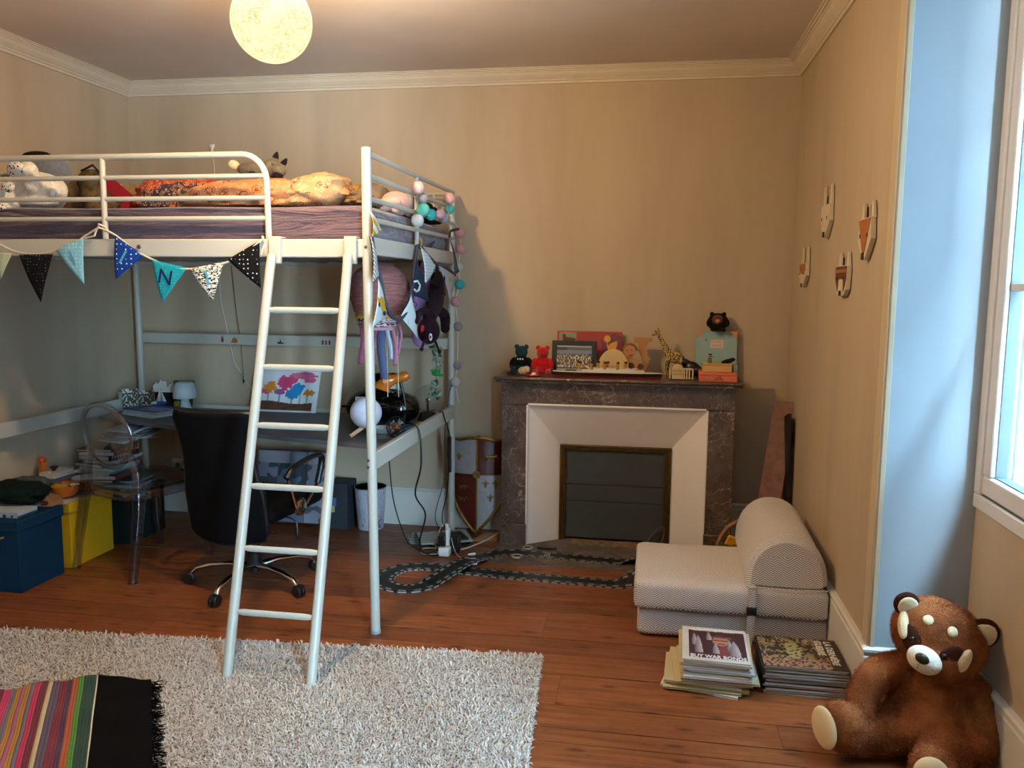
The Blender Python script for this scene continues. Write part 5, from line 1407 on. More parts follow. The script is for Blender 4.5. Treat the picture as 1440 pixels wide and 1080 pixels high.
# model ocean liner
sp_ = thing('model_ship', (-0.23, 4.62, MZ), 'long black and white model ship with black-topped ochre funnels', 'model ship')
def hull(z0, z1, k0, k1, mat, nm, x0=-0.535, x1=0.075, hw=0.030):
    g = G(); n = 30; vs = []
    for z, k in ((z0, k0), (z1, k1)):
        for i in range(n):
            u = i / (n - 1); x = x0 + (x1 - x0) * u + (0.008 * (1 - k) if u < .5 else -0.006 * (1 - k)); w_ = hw * k * (1 - abs(2 * u - 1) ** 3.2) ** 0.8 + 0.0006; vs.append((x, 4.62 - w_, z))
        for i in reversed(range(n)):
            u = i / (n - 1); x = x0 + (x1 - x0) * u + (0.008 * (1 - k) if u < .5 else -0.006 * (1 - k)); w_ = hw * k * (1 - abs(2 * u - 1) ** 3.2) ** 0.8 + 0.0006; vs.append((x, 4.62 + w_, z))
    m = 2 * n
    g.add(vs, [tuple(range(m))[::-1], tuple(range(m, 2 * m))] + [(i, (i + 1) % m, m + (i + 1) % m, m + i) for i in range(m)])
    return build(nm, g, mat, sp_)
hull(MZ + .002, MZ + .010, 0.7, 0.85, M('hull_red', '#7a1c18', 0.4), 'keel'); hull(MZ + .010, MZ + .028, 0.85, 1.0, M('hull_black', '#0b0b0c', 0.3, var=0), 'hull'); hull(MZ + .028, MZ + .034, 1.0, 1.02, M('ship_white', '#d2cdc2', 0.4, var=0), 'deck_line')
hull(MZ + .034, MZ + .044, 0.8, 0.8, MATS['ship_white'], 'upper_deck', -0.37, -0.02, 0.026)
hull(MZ + .044, MZ + .052, 0.7, 0.7, MATS['ship_white'], 'upper_deck', -0.34, -0.06, 0.024)
for k in range(8):
    g = G(); g.b2(-0.34 + k * 0.036, -0.318 + k * 0.036, 4.600, 4.604, MZ + 0.052, MZ + 0.058); build('lifeboat', g, MATS['ship_white'], sp_, bevel=0.002)
MFN = M('funnel_yellow', '#b87f2c', 0.4, var=0)
for fx, fy in ((-0.385, 4.606), (-0.316, 4.606), (-0.243, 4.606), (-0.171, 4.606), (-0.282, 4.636), (-0.228, 4.636), (-0.128, 4.636)):
    g = G(); g.lathe([(0.0085, 0), (0.0085, 0.034)], (fx, fy, MZ + .048), 16, (0.08, 0, 1)); f_ = build('funnel', g, MFN, sp_)
    g = G(); g.lathe([(0.0092, 0), (0.0092, 0.010), (0.006, 0.0101)], (fx + 0.0027, fy, MZ + .080), 16, (0.08, 0, 1)); build('funnel_top', g, MATS['hull_black'], f_)
for mx, tp in ((-0.435, 0.105), (-0.025, 0.095)):
    g = G(); g.tube([(mx, 4.62, MZ + .034), (mx, 4.62, MZ + tp)], 0.0013, 6); m_ = build('mast', g, MATS['hull_black'], sp_)
    g = G(); g.tube([(mx, 4.62, MZ + tp), (mx - 0.06 if mx < -.2 else mx + 0.06, 4.62, MZ + .036)], 0.0005, 4); g.tube([(mx, 4.62, MZ + tp), (mx + 0.05 if mx < -.2 else mx - 0.06, 4.62, MZ + .046)], 0.0005, 4); build('rigging', g, MATS['hull_black'], m_)
g = G(); g.b2(-0.46, -0.40, 4.608, 4.632, MZ + .034, MZ + .040); build('fore_hatch', g, MATS['hull_black'], sp_)
g = G(); g.b2(-0.53, 0.07, 4.575, 4.665, MZ, MZ + .0015)
tag(build('red_mat', g, M('dull_red_card', '#6a2620', 0.7)), 'thin dull red card strip lying under the model ship', 'card')
sp_.location.z += 0.0018
# giraffe
def giraffe_mat():
    t = NT('giraffe_spots'); v = t.obj(); e = t.vor(v, 78, 'DISTANCE_TO_EDGE')
    t.color(t.mix(t.ramp(e, [(0.10, 1.0), (0.18, 0.0)]), '#2c1c10', '#b39a5c')); t.rough(0.7); return t.m
w = thing('giraffe_figure', (0.13, 4.74, MZ), 'spotted toy giraffe stretching its neck to the left on the mantelpiece', 'toy animal')
g = G(); g.ell((0.145, 4.73, MZ + .118), (.050, .026, .036), (0, .35, 0)); g.ell((0.108, 4.73, MZ + .14), (.028, .022, .032), (0, -.5, 0))
limb(g, [(0.11, 4.73, MZ + .14), (0.075, 4.73, MZ + .20), (0.045, 4.725, MZ + .250)], [.022, .014, .011]); g.ell((0.040, 4.722, MZ + .255), (.016, .012, .013)); g.ell((0.026, 4.72, MZ + .245), (.015, .009, .009), (0, -.5, 0))
for lx, ly, fx_ in ((.105, 4.715, .100), (.112, 4.75, .108), (.178, 4.715, .183), (.184, 4.75, .190)): limb(g, [(lx, ly, MZ + .10), (fx_, ly, MZ + .05), (fx_, ly, MZ + .004)], [.013, .008, .007])
plush('body', g, giraffe_mat(), w, 0.004, 2)
for q in (-1, 1):
    g = G(); g.tube([(0.046, 4.724 + q * .007, MZ + .264), (0.048, 4.724 + q * .009, MZ + .278)], .002, 6); g.ell((0.048, 4.724 + q * .009, MZ + .279), .0035, nu=8, nv=6); build('horn', g, MDB, w)
    g = G(); g.ell((0.056, 4.724 + q * .014, MZ + .262), (.004, .009, .006), nu=8, nv=6); build('ear', g, MLW, w)
g = G(); g.tube([(0.192, 4.73, MZ + .125), (0.203, 4.73, MZ + .09), (0.200, 4.73, MZ + .055)], [.004, .003, .006], 8); build('tail', g, MATS['dark_brown_wood'], w)
# wooden facade toy
w = thing('wooden_facade_toy', (0.178, 4.62, MZ), 'small cream wooden station building toy with railings', 'wooden toy')
MCW = M('pale_cream_wood', '#cbb283', 0.5, var=0.05)
g = G(); g.b2(0.112, 0.246, 4.60, 4.66, MZ, MZ + .006); build('base', g, MDB, w)
g = G(); g.b2(0.130, 0.190, 4.605, 4.65, MZ + .006, MZ + .064); g.b2(0.190, 0.238, 4.62, 4.65, MZ + .056, MZ + .064); g.b2(0.190, 0.238, 4.615, 4.65, MZ + .006, MZ + .013); build('walls', g, MCW, w, bevel=0.001)
g = G(); g.prism([(0.128, .064), (0.192, .064), (0.180, .080), (0.160, .086), (0.140, .080)], 0.04, Matrix(((1, 0, 0, 0), (0, 0, 1, 4.607), (0, 1, 0, MZ), (0, 0, 0, 1)))); build('pediment', g, MCW, w)
for x in (.118, .242, .196, .210, .224):
    g = G(); g.b2(x - .004, x + .004, 4.606, 4.616, MZ + .006, MZ + .064); build('column', g, MCW, w, bevel=0.001)
lettering('wall_letters', 'HOTEL', (0.134, 4.6045, MZ + .046), (1, 0, 0), (0, 0, 1), 0.016, MDB, w, depth=0.0004)
lettering('wall_letters', 'STATION', (0.133, 4.6045, MZ + .028), (1, 0, 0), (0, 0, 1), 0.0135, MDB, w, depth=0.0004)
# black cat-like toy
w = thing('black_animal_toy', (0.25, 4.72, MZ), 'black toy horse lying between the giraffe and the boxes', 'toy animal')
g = G(); g.ell((0.245, 4.72, MZ + .055), (.048, .03, .04), (0, .5, 0)); g.ell((0.205, 4.72, MZ + .088), (.035, .02, .022), (0, .4, 0)); g.ell((0.275, 4.71, MZ + .045), (.03, .025, .028)); g.ell((0.285, 4.71, MZ + .018), (.02, .02, .02)); g.ell((0.225, 4.72, MZ + .02), (.02, .02, .022))
plush('body', g, M('satin_black', '#0d0d0e', 0.35, var=0), w, 0.005, 2)
for x in (.262, .284):
    g = G(); g.ell((x, 4.686, MZ + .055), .004, nu=8, nv=6); build('eye', g, MLW, w)
# tall blue book, boxes, round black bear
w = thing('pale_blue_box', (0.38, 4.86, MZ), 'tall pale blue book box with orange corners leaning on the wall', 'box')
l3 = Euler((-0.06, 0, 0)).to_matrix()
def bpt(x, z, d=0.0): return Vector((x, 4.842, MZ)) + l3 @ Vector((0, -d, z))
g = G(); g.box(bpt(0.381, 0.131, -0.012), (0.232, 0.034, 0.262), l3); build('box_body', g, M('pale_blue_card', '#8fb0ae', 0.55, var=0.04), w, bevel=0.002)
MOC = M('corner_orange', '#c98a44', 0.5)
for q, x in ((1, .266), (-1, .496)): flat('corner_print', [(x, .262), (x + q * .045, .262), (x + q * .018, .235), (x, .215)][::q], MOC, w, bpt, 0.0055)
flat('title_label', [(.348, .165), (.420, .165), (.420, .213), (.348, .213)], M('salmon_white', '#d8bcae', 0.5), w, bpt, 0.0055)
MSAL = M('salmon_print', '#b06a5a', 0.5)
p = bpt(.352, .195, .0075); lettering('title_lettering', 'MA BOÎTE', p, (1, 0, 0), l3 @ Vector((0, 0, 1)), 0.014, MSAL, w, depth=0.0003)
p = bpt(.358, .175, .0075); lettering('title_lettering', 'SECRÈTE', p, (1, 0, 0), l3 @ Vector((0, 0, 1)), 0.014, MSAL, w, depth=0.0003)
flat('moon_print', [(.322, .222), (.328, .212), (.325, .203), (.318, .212)], M('red_moon_print', '#9a4a3a', 0.5), w, bpt, 0.0055)
w = thing('round_black_bear', (0.385, 4.83, MZ + .262), 'round black plush bear with brown face sitting on top of the pale blue box', 'soft toy')
zb = MZ + .262
g = G(); g.ell((0.383, 4.833, zb + .052), (.060, .045, .052), nu=26, nv=16)
for q in (-1, 1): g.ell((0.383 + q * .052, 4.815, zb + .048), (.013, .018, .022))
for q in (-1, 1): g.ell((0.383 + q * .034, 4.835, zb + .098), (.013, .009, .012))
g.ell((0.36, 4.80, zb + .010), (.02, .016, .010)); g.ell((0.41, 4.80, zb + .010), (.02, .016, .010))
plush('body', g, FK, w, 0.004, 2, disp=0.0015)
g = G(); g.ell((0.378, 4.793, zb + .068), (.030, .014, .026)); f_ = build('face', g, fur('brown_face_plush', '#6d3c22'), w)
g = G(); g.ell((0.378, 4.782, zb + .060), (.014, .010, .011)); build('muzzle', g, fur('tan_plush', '#a8744c'), f_)
g = G(); g.ell((0.378, 4.773, zb + .079), (.006, .004, .004)); build('nose', g, MATS['black_plastic'], f_)
w = thing('salmon_box', (0.38, 4.60, MZ), 'flat salmon-coloured wooden box with a black squiggle on its front', 'box')
MSB = M('salmon_wood', '#cb6a4c', 0.5, var=0.06)
g = G(); g.b2(0.274, 0.476, 4.56, 4.68, MZ, MZ + .034); build('box_body', g, MSB, w, bevel=0.002)
g = G(); g.b2(0.274, 0.476, 4.56, 4.68, MZ + .0355, MZ + .052); build('lid', g, MSB, w, bevel=0.002)
g = G(); pts = [(.352, .008), (.362, .02), (.372, .012), (.378, .026), (.388, .030), (.386, .015), (.396, .022), (.402, .008)]
g.tube([(x, 4.5595, MZ + z) for x, z in pts], .0022, 6); build('squiggle', g, MATS['black_plastic'], w)
w = thing('plain_wooden_box', (0.37, 4.63, MZ + .052), 'small plain wooden box stacked on the salmon box', 'box')
g = G(); g.b2(0.292, 0.448, 4.58, 4.67, MZ + .0525, MZ + .098); build('box_body', g, M('light_beech', '#c89a5c', 0.5, var=0.08, vs=15), w, bevel=0.002)
g = G(); g.b2(0.290, 0.450, 4.578, 4.672, MZ + .0885, MZ + .090); build('lid_seam', g, MDB, w)
w = thing('green_peg_figure', (0.343, 4.63, MZ + .098), 'tiny green figure with a black hat standing on the small wooden box', 'figurine')
g = G(); g.lathe([(.011, 0), (.012, .015), (.010, .026), (.004, .030)], (0.330, 4.62, MZ + .0985), 14); build('body', g, M('moss_green', '#5f6c2e', 0.6), w)
g = G(); g.ell((0.331, 4.62, MZ + .136), .009, nu=12, nv=8); build('head', g, MLW, w)
g = G(); g.b2(.324, .342, 4.614, 4.626, MZ + .142, MZ + .149); build('hat', g, MATS['black_plastic'], w, bevel=0.001)
g = G(); g.tube([(.334, 4.612, MZ + .136), (.350, 4.605, MZ + .133)], .002, 6); build('beak', g, MDB, w)
w = thing('dark_dog_figure', (0.44, 4.63, MZ + .098), 'small dark animal figure on the right of the small wooden box', 'figurine')
g = G(); g.ell((.430, 4.62, MZ + .111), (.030, .014, .012), (0, -.15, 0)); g.ell((.452, 4.62, MZ + .120), (.016, .012, .010)); g.ell((.404, 4.62, MZ + .105), (.012, .012, .007)); plush('body', g, M('dark_slate_cloth', '#1a1c20', 0.9), w, 0.003, 2)
g = G(); g.b2(0.455, 0.479, 4.60, 4.66, MZ + .052, MZ + .09); tag(build('blue_block', g, M('block_blue', '#7d9aa0', 0.5), bevel=0.002), 'small blue-grey block at the right end of the salmon box', 'block')

# ================================================================== BUNTING ALONG THE FRONT RAIL
def flagmat(name, bg, dot=None, scale=55, size=0.16, kind='dot'):
    if name in MATS: return MATS[name]
    t = NT(name); v = t.obj(); t.b.inputs['Specular IOR Level'].default_value = 0.1
    if dot is None: t.color(bg)
    elif kind == 'dot': t.color(t.mix(t.ramp(t.vor(t.mapv(v, (1, 0, 1)), scale, rand=0.2), [(0.0, 1.0), (size, 0.0)], 'CONSTANT'), bg, dot))
    elif kind == 'stripe':
        x, y, z = t.xyz(t.mapv(v, rot=(0, 0.35, 0.3))); s_ = t.math('FRACT', t.math('MULTIPLY', t.math('ADD', z, t.math('MULTIPLY', y, 0.4)), scale)); t.color(t.mix(t.math('GREATER_THAN', s_, size), bg, dot))
    elif kind == 'grid':
        x, y, z = t.xyz(v); a = t.math('FRACT', t.math('MULTIPLY', t.math('ADD', y, x), scale)); b = t.math('FRACT', t.math('MULTIPLY', z, scale))
        t.color(t.mix(t.math('MAXIMUM', t.math('LESS_THAN', a, size), t.math('LESS_THAN', b, size)), bg, dot))
    elif kind == 'dash':
        t.color(t.mix(t.ramp(t.noise(t.mapv(v, (1, 1, 2.5)), scale, 1), [(0.50, 0.0), (0.54, 1.0)]), bg, dot))
    t.rough(0.85); t.bump(t.noise(v, 300, 2), 0.3, 0.002); MATS[name] = t.m; return t.m
MCORD = M('cream_cord', '#c9c2b0', 0.8)
def flag(parent, a, b, c, mat, back=None, letter=None, lcol=None, ls=0.09, curl=0.006, lab=None, off=(0, -1, 0), nm='flag'):
    a, b, c = Vector(a), Vector(b), Vector(c); g = G(); n = 12; idx = {}; nr = (b - a).cross(c - a).normalized()
    if nr.dot(Vector(off)) < 0: nr = -nr
    for i in range(n + 1):
        for j in range(n + 1 - i):
            u, v = i / n, j / n; p = a * (1 - u - v) + b * u + c * v
            p = p + nr * curl * (sin(v * 3) + 0.8 * sin((u + v * .5) * 5)); idx[i, j] = len(g.v); g.v.append(tuple(p))
    for i in range(n):
        for j in range(n - i):
            g.f.append((idx[i, j], idx[i + 1, j], idx[i, j + 1])); g.mi.append(0)
            if i + j < n - 1: g.f.append((idx[i + 1, j], idx[i + 1, j + 1], idx[i, j + 1])); g.mi.append(0)
    f_ = build(nm, g, mat, parent, thick=0.0016)
    if lab: f_['label'] = lab
    if letter:
        x = (b - a).normalized()
        if x.cross(Vector((0, 0, 1))).dot(Vector(off)) > 0: pass
        m_ = (a + b) / 2 * 0.68 + c * 0.32; up = ((a + b) / 2 - c).normalized(); up = (up - x * up.dot(x)).normalized()
        z = x.cross(up)
        if z.dot(Vector(off)) < 0: x = -x
        p = m_ - up * ls * 0.38 + Vector(off) * (curl * 1.9 + 0.003)
        lettering('flag_letter', letter, p, x, up, ls, lcol, f_, align='CENTER', depth=0.0005, bold=0.0002)
    return f_
def cordline(pts, r, mat, parent, nm='cord', n=8):
    g = G(); g.tube(smoothpath(pts, n), r, 6); return build(nm, g, mat, parent)
bu = thing('bunting', (-2.20, 3.24, 1.60), 'cream-corded bunting of dotted pennants with letters along the front rail of the loft bed', 'bunting')
yb = 3.249
cordline([(-2.92, yb, 1.70), (-2.837, yb, 1.664), (-2.761, yb, 1.632), (-2.67, yb, 1.622), (-2.586, yb, 1.632), (-2.471, yb, 1.669), (-2.417, yb, 1.700), (-2.345, yb - .008, 1.735)], 0.0045, MCORD, bu)
cordline([(-2.345, yb - .008, 1.735), (-2.282, yb, 1.708), (-2.184, yb, 1.640), (-2.103, yb, 1.600), (-2.02, yb, 1.572), (-1.94, yb, 1.561), (-1.825, yb, 1.576), (-1.727, yb, 1.604), (-1.607, yb, 1.680), (-1.60, yb, 1.70)], 0.0045, MCORD, bu)
g = G(); g.tube([(-2.362, 3.262, 1.735), (-2.35, 3.25, 1.75), (-2.328, 3.255, 1.74), (-2.325, 3.275, 1.72), (-2.345, 3.30, 1.715), (-2.362, 3.29, 1.735)], 0.005, 6, closed=True); g.tube([(-2.36, 3.25, 1.73), (-2.37, 3.245, 1.70), (-2.42, 3.25, 1.69)], 0.004, 6)
build('knot', g, MCORD, bu)
g = G(); g.tube([(-1.612, yb, 1.672), (-1.606, 3.262, 1.69), (-1.602, 3.27, 1.67), (-1.607, yb, 1.62)], 0.0035, 6); build('knot', g, MCORD, bu)
MTL = M('teal_felt', '#12606e', 0.8); MCY = M('cyan_felt', '#4fa3b8', 0.8); MNV = M('navy_felt', '#16264e', 0.8); MBKF = M('black_felt', '#16151a', 0.8)
y2 = 3.243
flag(bu, (-2.838, y2, 1.630), (-2.775, y2, 1.625), (-2.832, y2, 1.513), flagmat('sage_flag', '#a3ac92'))
flag(bu, (-2.739, y2, 1.618), (-2.578, y2, 1.622), (-2.642, y2, 1.412), flagmat('black_dot_flag', '#121216', '#c8c8c8', 75, 0.10), letter='N', lcol=MBKF, lab='black pennant with tiny white dots')
flag(bu, (-2.557, y2, 1.640), (-2.426, y2, 1.694), (-2.425, y2, 1.489), flagmat('light_blue_dot_flag', '#79b2c6', '#c6e0e4', 62, 0.17), letter='I', lcol=M('pale_teal_felt', '#5a9cb2', 0.8), lab='light blue dotted pennant')
flag(bu, (-2.270, y2, 1.702), (-2.139, y2, 1.618), (-2.274, y2, 1.515), flagmat('royal_blue_dot_flag', '#163a86', '#d8dce0', 48, 0.15), letter='I', lcol=MCY, lab='royal blue dotted pennant with a light blue letter')
flag(bu, (-2.103, y2, 1.600), (-1.943, y2, 1.566), (-2.058, y2, 1.419), flagmat('teal_dot_flag', '#1b8a96', '#6fc4c8', 80, 0.14), letter='N', lcol=MNV, lab='teal pennant with a navy letter N')
flag(bu, (-1.93, y2, 1.561), (-1.774, y2, 1.592), (-1.825, y2, 1.425), flagmat('white_pattern_flag', '#cfcfc6', '#2a2a2c', 95, 0.3, 'dash'), letter='I', lcol=MCY, lab='white pennant with small dark pattern and blue letter')
flag(bu, (-1.754, y2, 1.600), (-1.612, y2, 1.680), (-1.608, y2, 1.484), flagmat('black_big_dot_flag', '#0f0f12', '#dcdcdc', 52, 0.14), lab='black pennant with white dots beside the ladder')

# ================================================================== BUNTING HANGING AT THE BED END
b2 = thing('bunting', (-1.10, 3.9, 1.5), 'grey-corded bunting with vehicle and letter pennants hanging in loops from the bed end', 'bunting')
MGC = M('slate_cord', '#3f3e48', 0.85)
cordline([(-1.1180, 3.2225, 1.6968), (-1.1120, 3.2630, 1.5901), (-1.1100, 3.3094, 1.5271), (-1.1050, 3.3476, 1.4323), (-1.1050, 3.4235, 1.3761), (-1.1050, 3.5456, 1.3501), (-1.1050, 3.6665, 1.3880), (-1.1100, 3.7777, 1.4988), (-1.1180, 3.8551, 1.6242), (-1.1180, 3.8930, 1.6935)], 0.010, MGC, b2)
cordline([(-1.1180, 3.9305, 1.6954), (-1.1000, 3.9946, 1.6534), (-1.1000, 4.2168, 1.6033), (-1.1000, 4.4322, 1.5895), (-1.1000, 4.5825, 1.5608)], 0.010, MGC, b2)
cordline([(-1.1300, 4.5863, 1.7718), (-1.1200, 4.5790, 1.8069), (-1.0900, 4.6436, 1.8232)], 0.007, MGC, b2)
OF = (1, -0.25, 0)
flag(b2, (-1.1120, 3.1998, 1.7906), (-1.1120, 3.3490, 1.7308), (-1.1120, 3.2051, 1.6929), flagmat('white_yellow_flag', '#c9ced0', '#b8922c', 22, 0.5, 'stripe'), off=OF, lab='small white and mustard pennant tied to the front post')
flag(b2, (-1.1080, 3.1851, 1.6945), (-1.1080, 3.3131, 1.5447), (-1.1040, 3.1848, 1.5144), flagmat('grey_stripe_flag', '#8e8a86', '#dcdad2', 60, 0.62, 'stripe'), off=OF, lab='grey pennant with white diagonal stripes')
f3 = flag(b2, (-1.1020, 3.2584, 1.5266), (-1.1020, 3.3847, 1.3713), (-1.0980, 3.1574, 1.3334), flagmat('pale_flag', '#b9c6c8'), off=OF, lab='pale pennant with a mustard car')
f4 = flag(b2, (-1.1040, 3.8310, 1.6201), (-1.1040, 3.7448, 1.4590), (-1.0980, 4.0249, 1.4178), flagmat('navy_flag', '#232e3e'), off=OF, lab='dark navy pennant with a white hook letter')
flag(b2, (-1.0980, 3.8787, 1.6861), (-1.0920, 4.1861, 1.6025), (-1.0960, 3.9263, 1.5027), flagmat('white_grid_flag', '#c3ced2', '#8c9aa0', 62, 0.14, 'grid'), off=OF, lab='white pennant with a fine grid')
flag(b2, (-1.0880, 4.1420, 1.6050), (-1.0880, 4.3521, 1.4468), (-1.0920, 4.0039, 1.5171), flagmat('solid_black_flag', '#0a0a0c'), off=OF, lab='plain black pennant')
f7 = flag(b2, (-1.0840, 4.1700, 1.6021), (-1.0840, 4.5328, 1.5602), (-1.0840, 4.4001, 1.4039), flagmat('light_grey_flag', '#9fa4a8'), off=OF, lab='light grey pennant with a small yellow truck')
f8 = flag(b2, (-1.1000, 3.7196, 1.4593), (-1.1000, 3.5724, 1.3587), (-1.0940, 3.7906, 1.2497), flagmat('pale_flag', '#b9c6c8'), off=OF, lab='pale blue-grey pennant below the hook letter')
flag(b2, (-1.1050, 4.4848, 1.7658), (-1.0850, 4.6598, 1.5824), (-1.0900, 4.5238, 1.5639), flagmat('dark_grid_flag', '#37353c', '#7a7880', 70, 0.12, 'grid'), off=OF, lab='dark pennant with a grid pattern at the rear post')
flag(b2, (-1.1000, 3.8677, 1.7326), (-1.1000, 3.9302, 1.7022), (-1.1000, 3.8547, 1.6815), flagmat('mustard_flag', '#b38d28'), off=OF, nm='tab', lab='mustard tab at the middle upright')
MMU = M('mustard_felt', '#b0882c', 0.8)
g = G(); a = Vector((-1.0920, 3.2082, 1.4318)); b = Vector((-1.0920, 3.3160, 1.3767)); d = (b - a); u = Vector((0, -d.z, d.y)).normalized()
ax = Vector((1, 0, 0)); pr2 = []
for s_, h_ in ((0, .0), (0, .022), (.2, .026), (.35, .048), (.7, .046), (.8, .024), (1, .02), (1, 0)): pr2.append(a + d * s_ + u * -h_ * -1)
g.add([p for p in pr2] + [p + ax * .003 for p in pr2], [tuple(range(8)), tuple(range(8, 16))[::-1]] + [(i, (i + 1) % 8, 8 + (i + 1) % 8, 8 + i) for i in range(8)])
build('car_applique', g, MMU, f3, smooth=False)
for s_ in (.18, .85):
    g = G(); g.lathe([(0.011, 0), (0.011, .004), (0.004, .0041), (0.004, .006), (0, .006)], a + d * s_, 16, (1, 0, 0)); build('wheel_applique', g, MNV, f3)
g = G(); g.tube([Vector(p) for p in ((-1.0900, 3.7451, 1.5187), (-1.0900, 3.7930, 1.5224), (-1.0900, 3.8355, 1.5025), (-1.0900, 3.8167, 1.4789), (-1.0900, 3.7681, 1.4723), (-1.0900, 3.7445, 1.4824))], 0.005, 6); build('letter_applique', g, M('white_felt', '#c4c8c8', 0.8), f4)
g = G(); c = Vector((-1.0780, 4.3756, 1.5311)); g.box(c, (0.004, 0.042, 0.022), (0.15, 0, 0)); g.box(c + Vector((0, .024, -.004)), (0.004, 0.016, 0.014)); build('truck_applique', g, MMU, f7)
g = G(); c = Vector((-1.0880, 3.6540, 1.3398)); g.box(c, (0.004, 0.014, 0.03)); build('sign_applique', g, MATS['white_felt'], f8)

# ================================================================== COTTON BALL LIGHT STRING
ls = thing('ball_light_string', (-1.09, 4.2, 1.8), 'string of pink, turquoise, white and grey cotton ball lights looped round the rear bed post', 'string lights')
cols = {'pink': M('pink_cotton_ball', '#d9a9a4', 0.9, bump=0.5, bs=160), 'rose': M('rose_cotton_ball', '#b98c90', 0.9, bump=0.5, bs=160), 'aqua': M('aqua_cotton_ball', '#58a99a', 0.9, bump=0.5, bs=160),
        'teal': M('turquoise_cotton_ball', '#3b9c9c', 0.9, bump=0.5, bs=160), 'white': M('white_cotton_ball', '#b4b2b0', 0.9, bump=0.5, bs=160), 'grey': M('grey_cotton_ball', '#8c8488', 0.9, bump=0.5, bs=160), 'lilac': M('lilac_cotton_ball', '#c39aa8', 0.9, bump=0.5, bs=160)}
BL = [((-1.1050, 3.8640, 1.9626), 'pink', .031), ((-1.0900, 3.8972, 1.9162), 'grey', .026), ((-1.0850, 3.8786, 1.8608), 'aqua', .0325), ((-1.1000, 4.0770, 1.8545), 'teal', .029), ((-1.1100, 3.8669, 1.8098), 'white', .031), ((-1.1000, 4.2623, 1.8740), 'lilac', .026),
      ((-1.0900, 4.3137, 1.8561), 'grey', .030), ((-1.1100, 4.5048, 1.9799), 'pink', .033), ((-1.1150, 4.5251, 1.9239), 'aqua', .028), ((-1.0500, 4.4053, 1.9125), 'grey', .001),
      ((-1.1130, 4.7600, 1.8067), 'rose', .0305), ((-1.1064, 4.7600, 1.7163), 'rose', .031), ((-1.1193, 4.7700, 1.6092), 'white', .029), ((-1.1103, 4.7600, 1.5094), 'teal', .029), ((-1.1336, 4.7500, 1.4092), 'rose', .031), ((-1.1328, 4.7400, 0.9332), 'white', .0285), ((-1.1270, 4.7700, 1.0284), 'grey', .026), ((-1.1230, 4.7700, 1.2619), 'grey', .027)]
wire = []
for p, c, r in BL:
    wire.append(Vector(p))
    if r < .01: continue
    g = G(); g.ell(p, r, nu=24, nv=16); build('cotton_ball', g, cols[c], ls)
ordr = [0, 1, 2, 3, 5, 6, 8, 7]
cordline([wire[i] + Vector((0, 0, -.01)) for i in (4, 2, 3, 5, 6, 8, 7)], 0.0018, MATS['white_plastic'], ls, 'wire', 4)
cordline([wire[i] + Vector((0.0, 0, 0)) for i in (8, 10, 11, 12, 13, 14, 17, 16, 15)] + [(-1.12, 4.79, 0.80)], 0.0018, MATS['white_plastic'], ls, 'wire', 4)

# ================================================================== THINGS HANGING UNDER THE BED END
def knit(name, c1, c2):
    t = NT(name); v = t.obj(); t.color(t.ramp(t.noise(t.mapv(v, (1, 1.0, 9)), 14, 4, 0.7), [(0.3, c1), (0.7, c2)])); t.rough(0.95); t.bump(t.noise(t.mapv(v, (1, 1, 6)), 40, 3), 0.6, 0.01); return t.m
w = thing('dreamcatcher_bag', (-1.27, 3.72, 1.38), 'round dusty-pink shaggy hanging with a woven yellow and black band and long ribbons', 'wall hanging')
c0 = Vector((-1.30, 3.86, 1.475))
g = G(); g.ell(c0, (0.15, 0.16, 0.135), nu=32, nv=20); g.ell(c0 + Vector((0, 0, -.07)), (0.13, 0.14, 0.09)); plush('pile_disc', g, knit('rust_pink_pile', '#653430', '#a06a66'), w, 0.008, 3, disp=0.003)
for k, (z, mt_, hh) in enumerate(((-.132, M('ochre_weave', '#b8922e', .9, var=.2, vs=60), .016), (-.152, flagmat('woven_band', '#c9b4c0', '#231826', 60, .3, 'dash'), .020), (-.172, flagmat('woven_band_2', '#cdb8bc', '#3a2436', 70, .3, 'dash'), .018), (-.190, M('pale_pink_weave', '#c49aa4', .9, var=.3, vs=60), .016))):
    g = G(); r = .115 - k * .012
    g.lathe([(r, 0), (r + .006, hh / 2), (r, hh)], c0 + Vector((0, 0, z)), 28, sy=1.05); build('woven_band', g, mt_, w)
rr = random.Random(8)
MRIB = [M('pink_ribbon', '#8a4a60', .8), M('rose_ribbon', '#a06a80', .8), M('slate_blue_ribbon', '#4a5270', .8), M('pale_ribbon', '#9fa8bc', .6)]
for k, (px_, L_, wd_, mi_) in enumerate(((-.085, .20, .034, 0), (-.052, .21, .026, 1), (-.018, .20, .026, 0), (.02, .27, .046, 2), (.058, .17, .022, 3), (.08, .20, .024, 1), (.10, .15, .016, 1))):
    g = G(); x0 = c0.x + px_; yy = c0.y - .03 + .02 * rr.random()
    def rb_(u, v): return Vector((x0 + (u - .5) * wd_ * (1 - .2 * v) + .01 * sin(v * 4 + k), yy + .006 * sin(v * 7 + k), c0.z - .16 - L_ * v))
    g.grid(rb_, 2, 16); build('ribbon', g, MRIB[mi_], w, thick=.0012)
for k, px_ in enumerate((-.07, .035, .09)):
    g = G(); g.tube([(c0.x + px_, c0.y, c0.z - .2), (c0.x + px_ + .003, c0.y, c0.z - .52)], .0016, 5); build('string', g, MCORD, w)
w = thing('lilac_bag', (-1.22, 4.55, 1.2), 'lilac cloth bag printed with doodled faces hanging by the rear post', 'bag')
t = NT('lilac_doodle_cloth'); v = t.obj()
d_ = t.vor(v, 15); t.color(t.mix(t.ramp(d_, [(0.0, 0.0), (0.22, 1.0), (0.30, 0.0)], 'CONSTANT'), '#a07cb2', '#4a2f62')); t.rough(.8); MLIL = t.m
g = G()
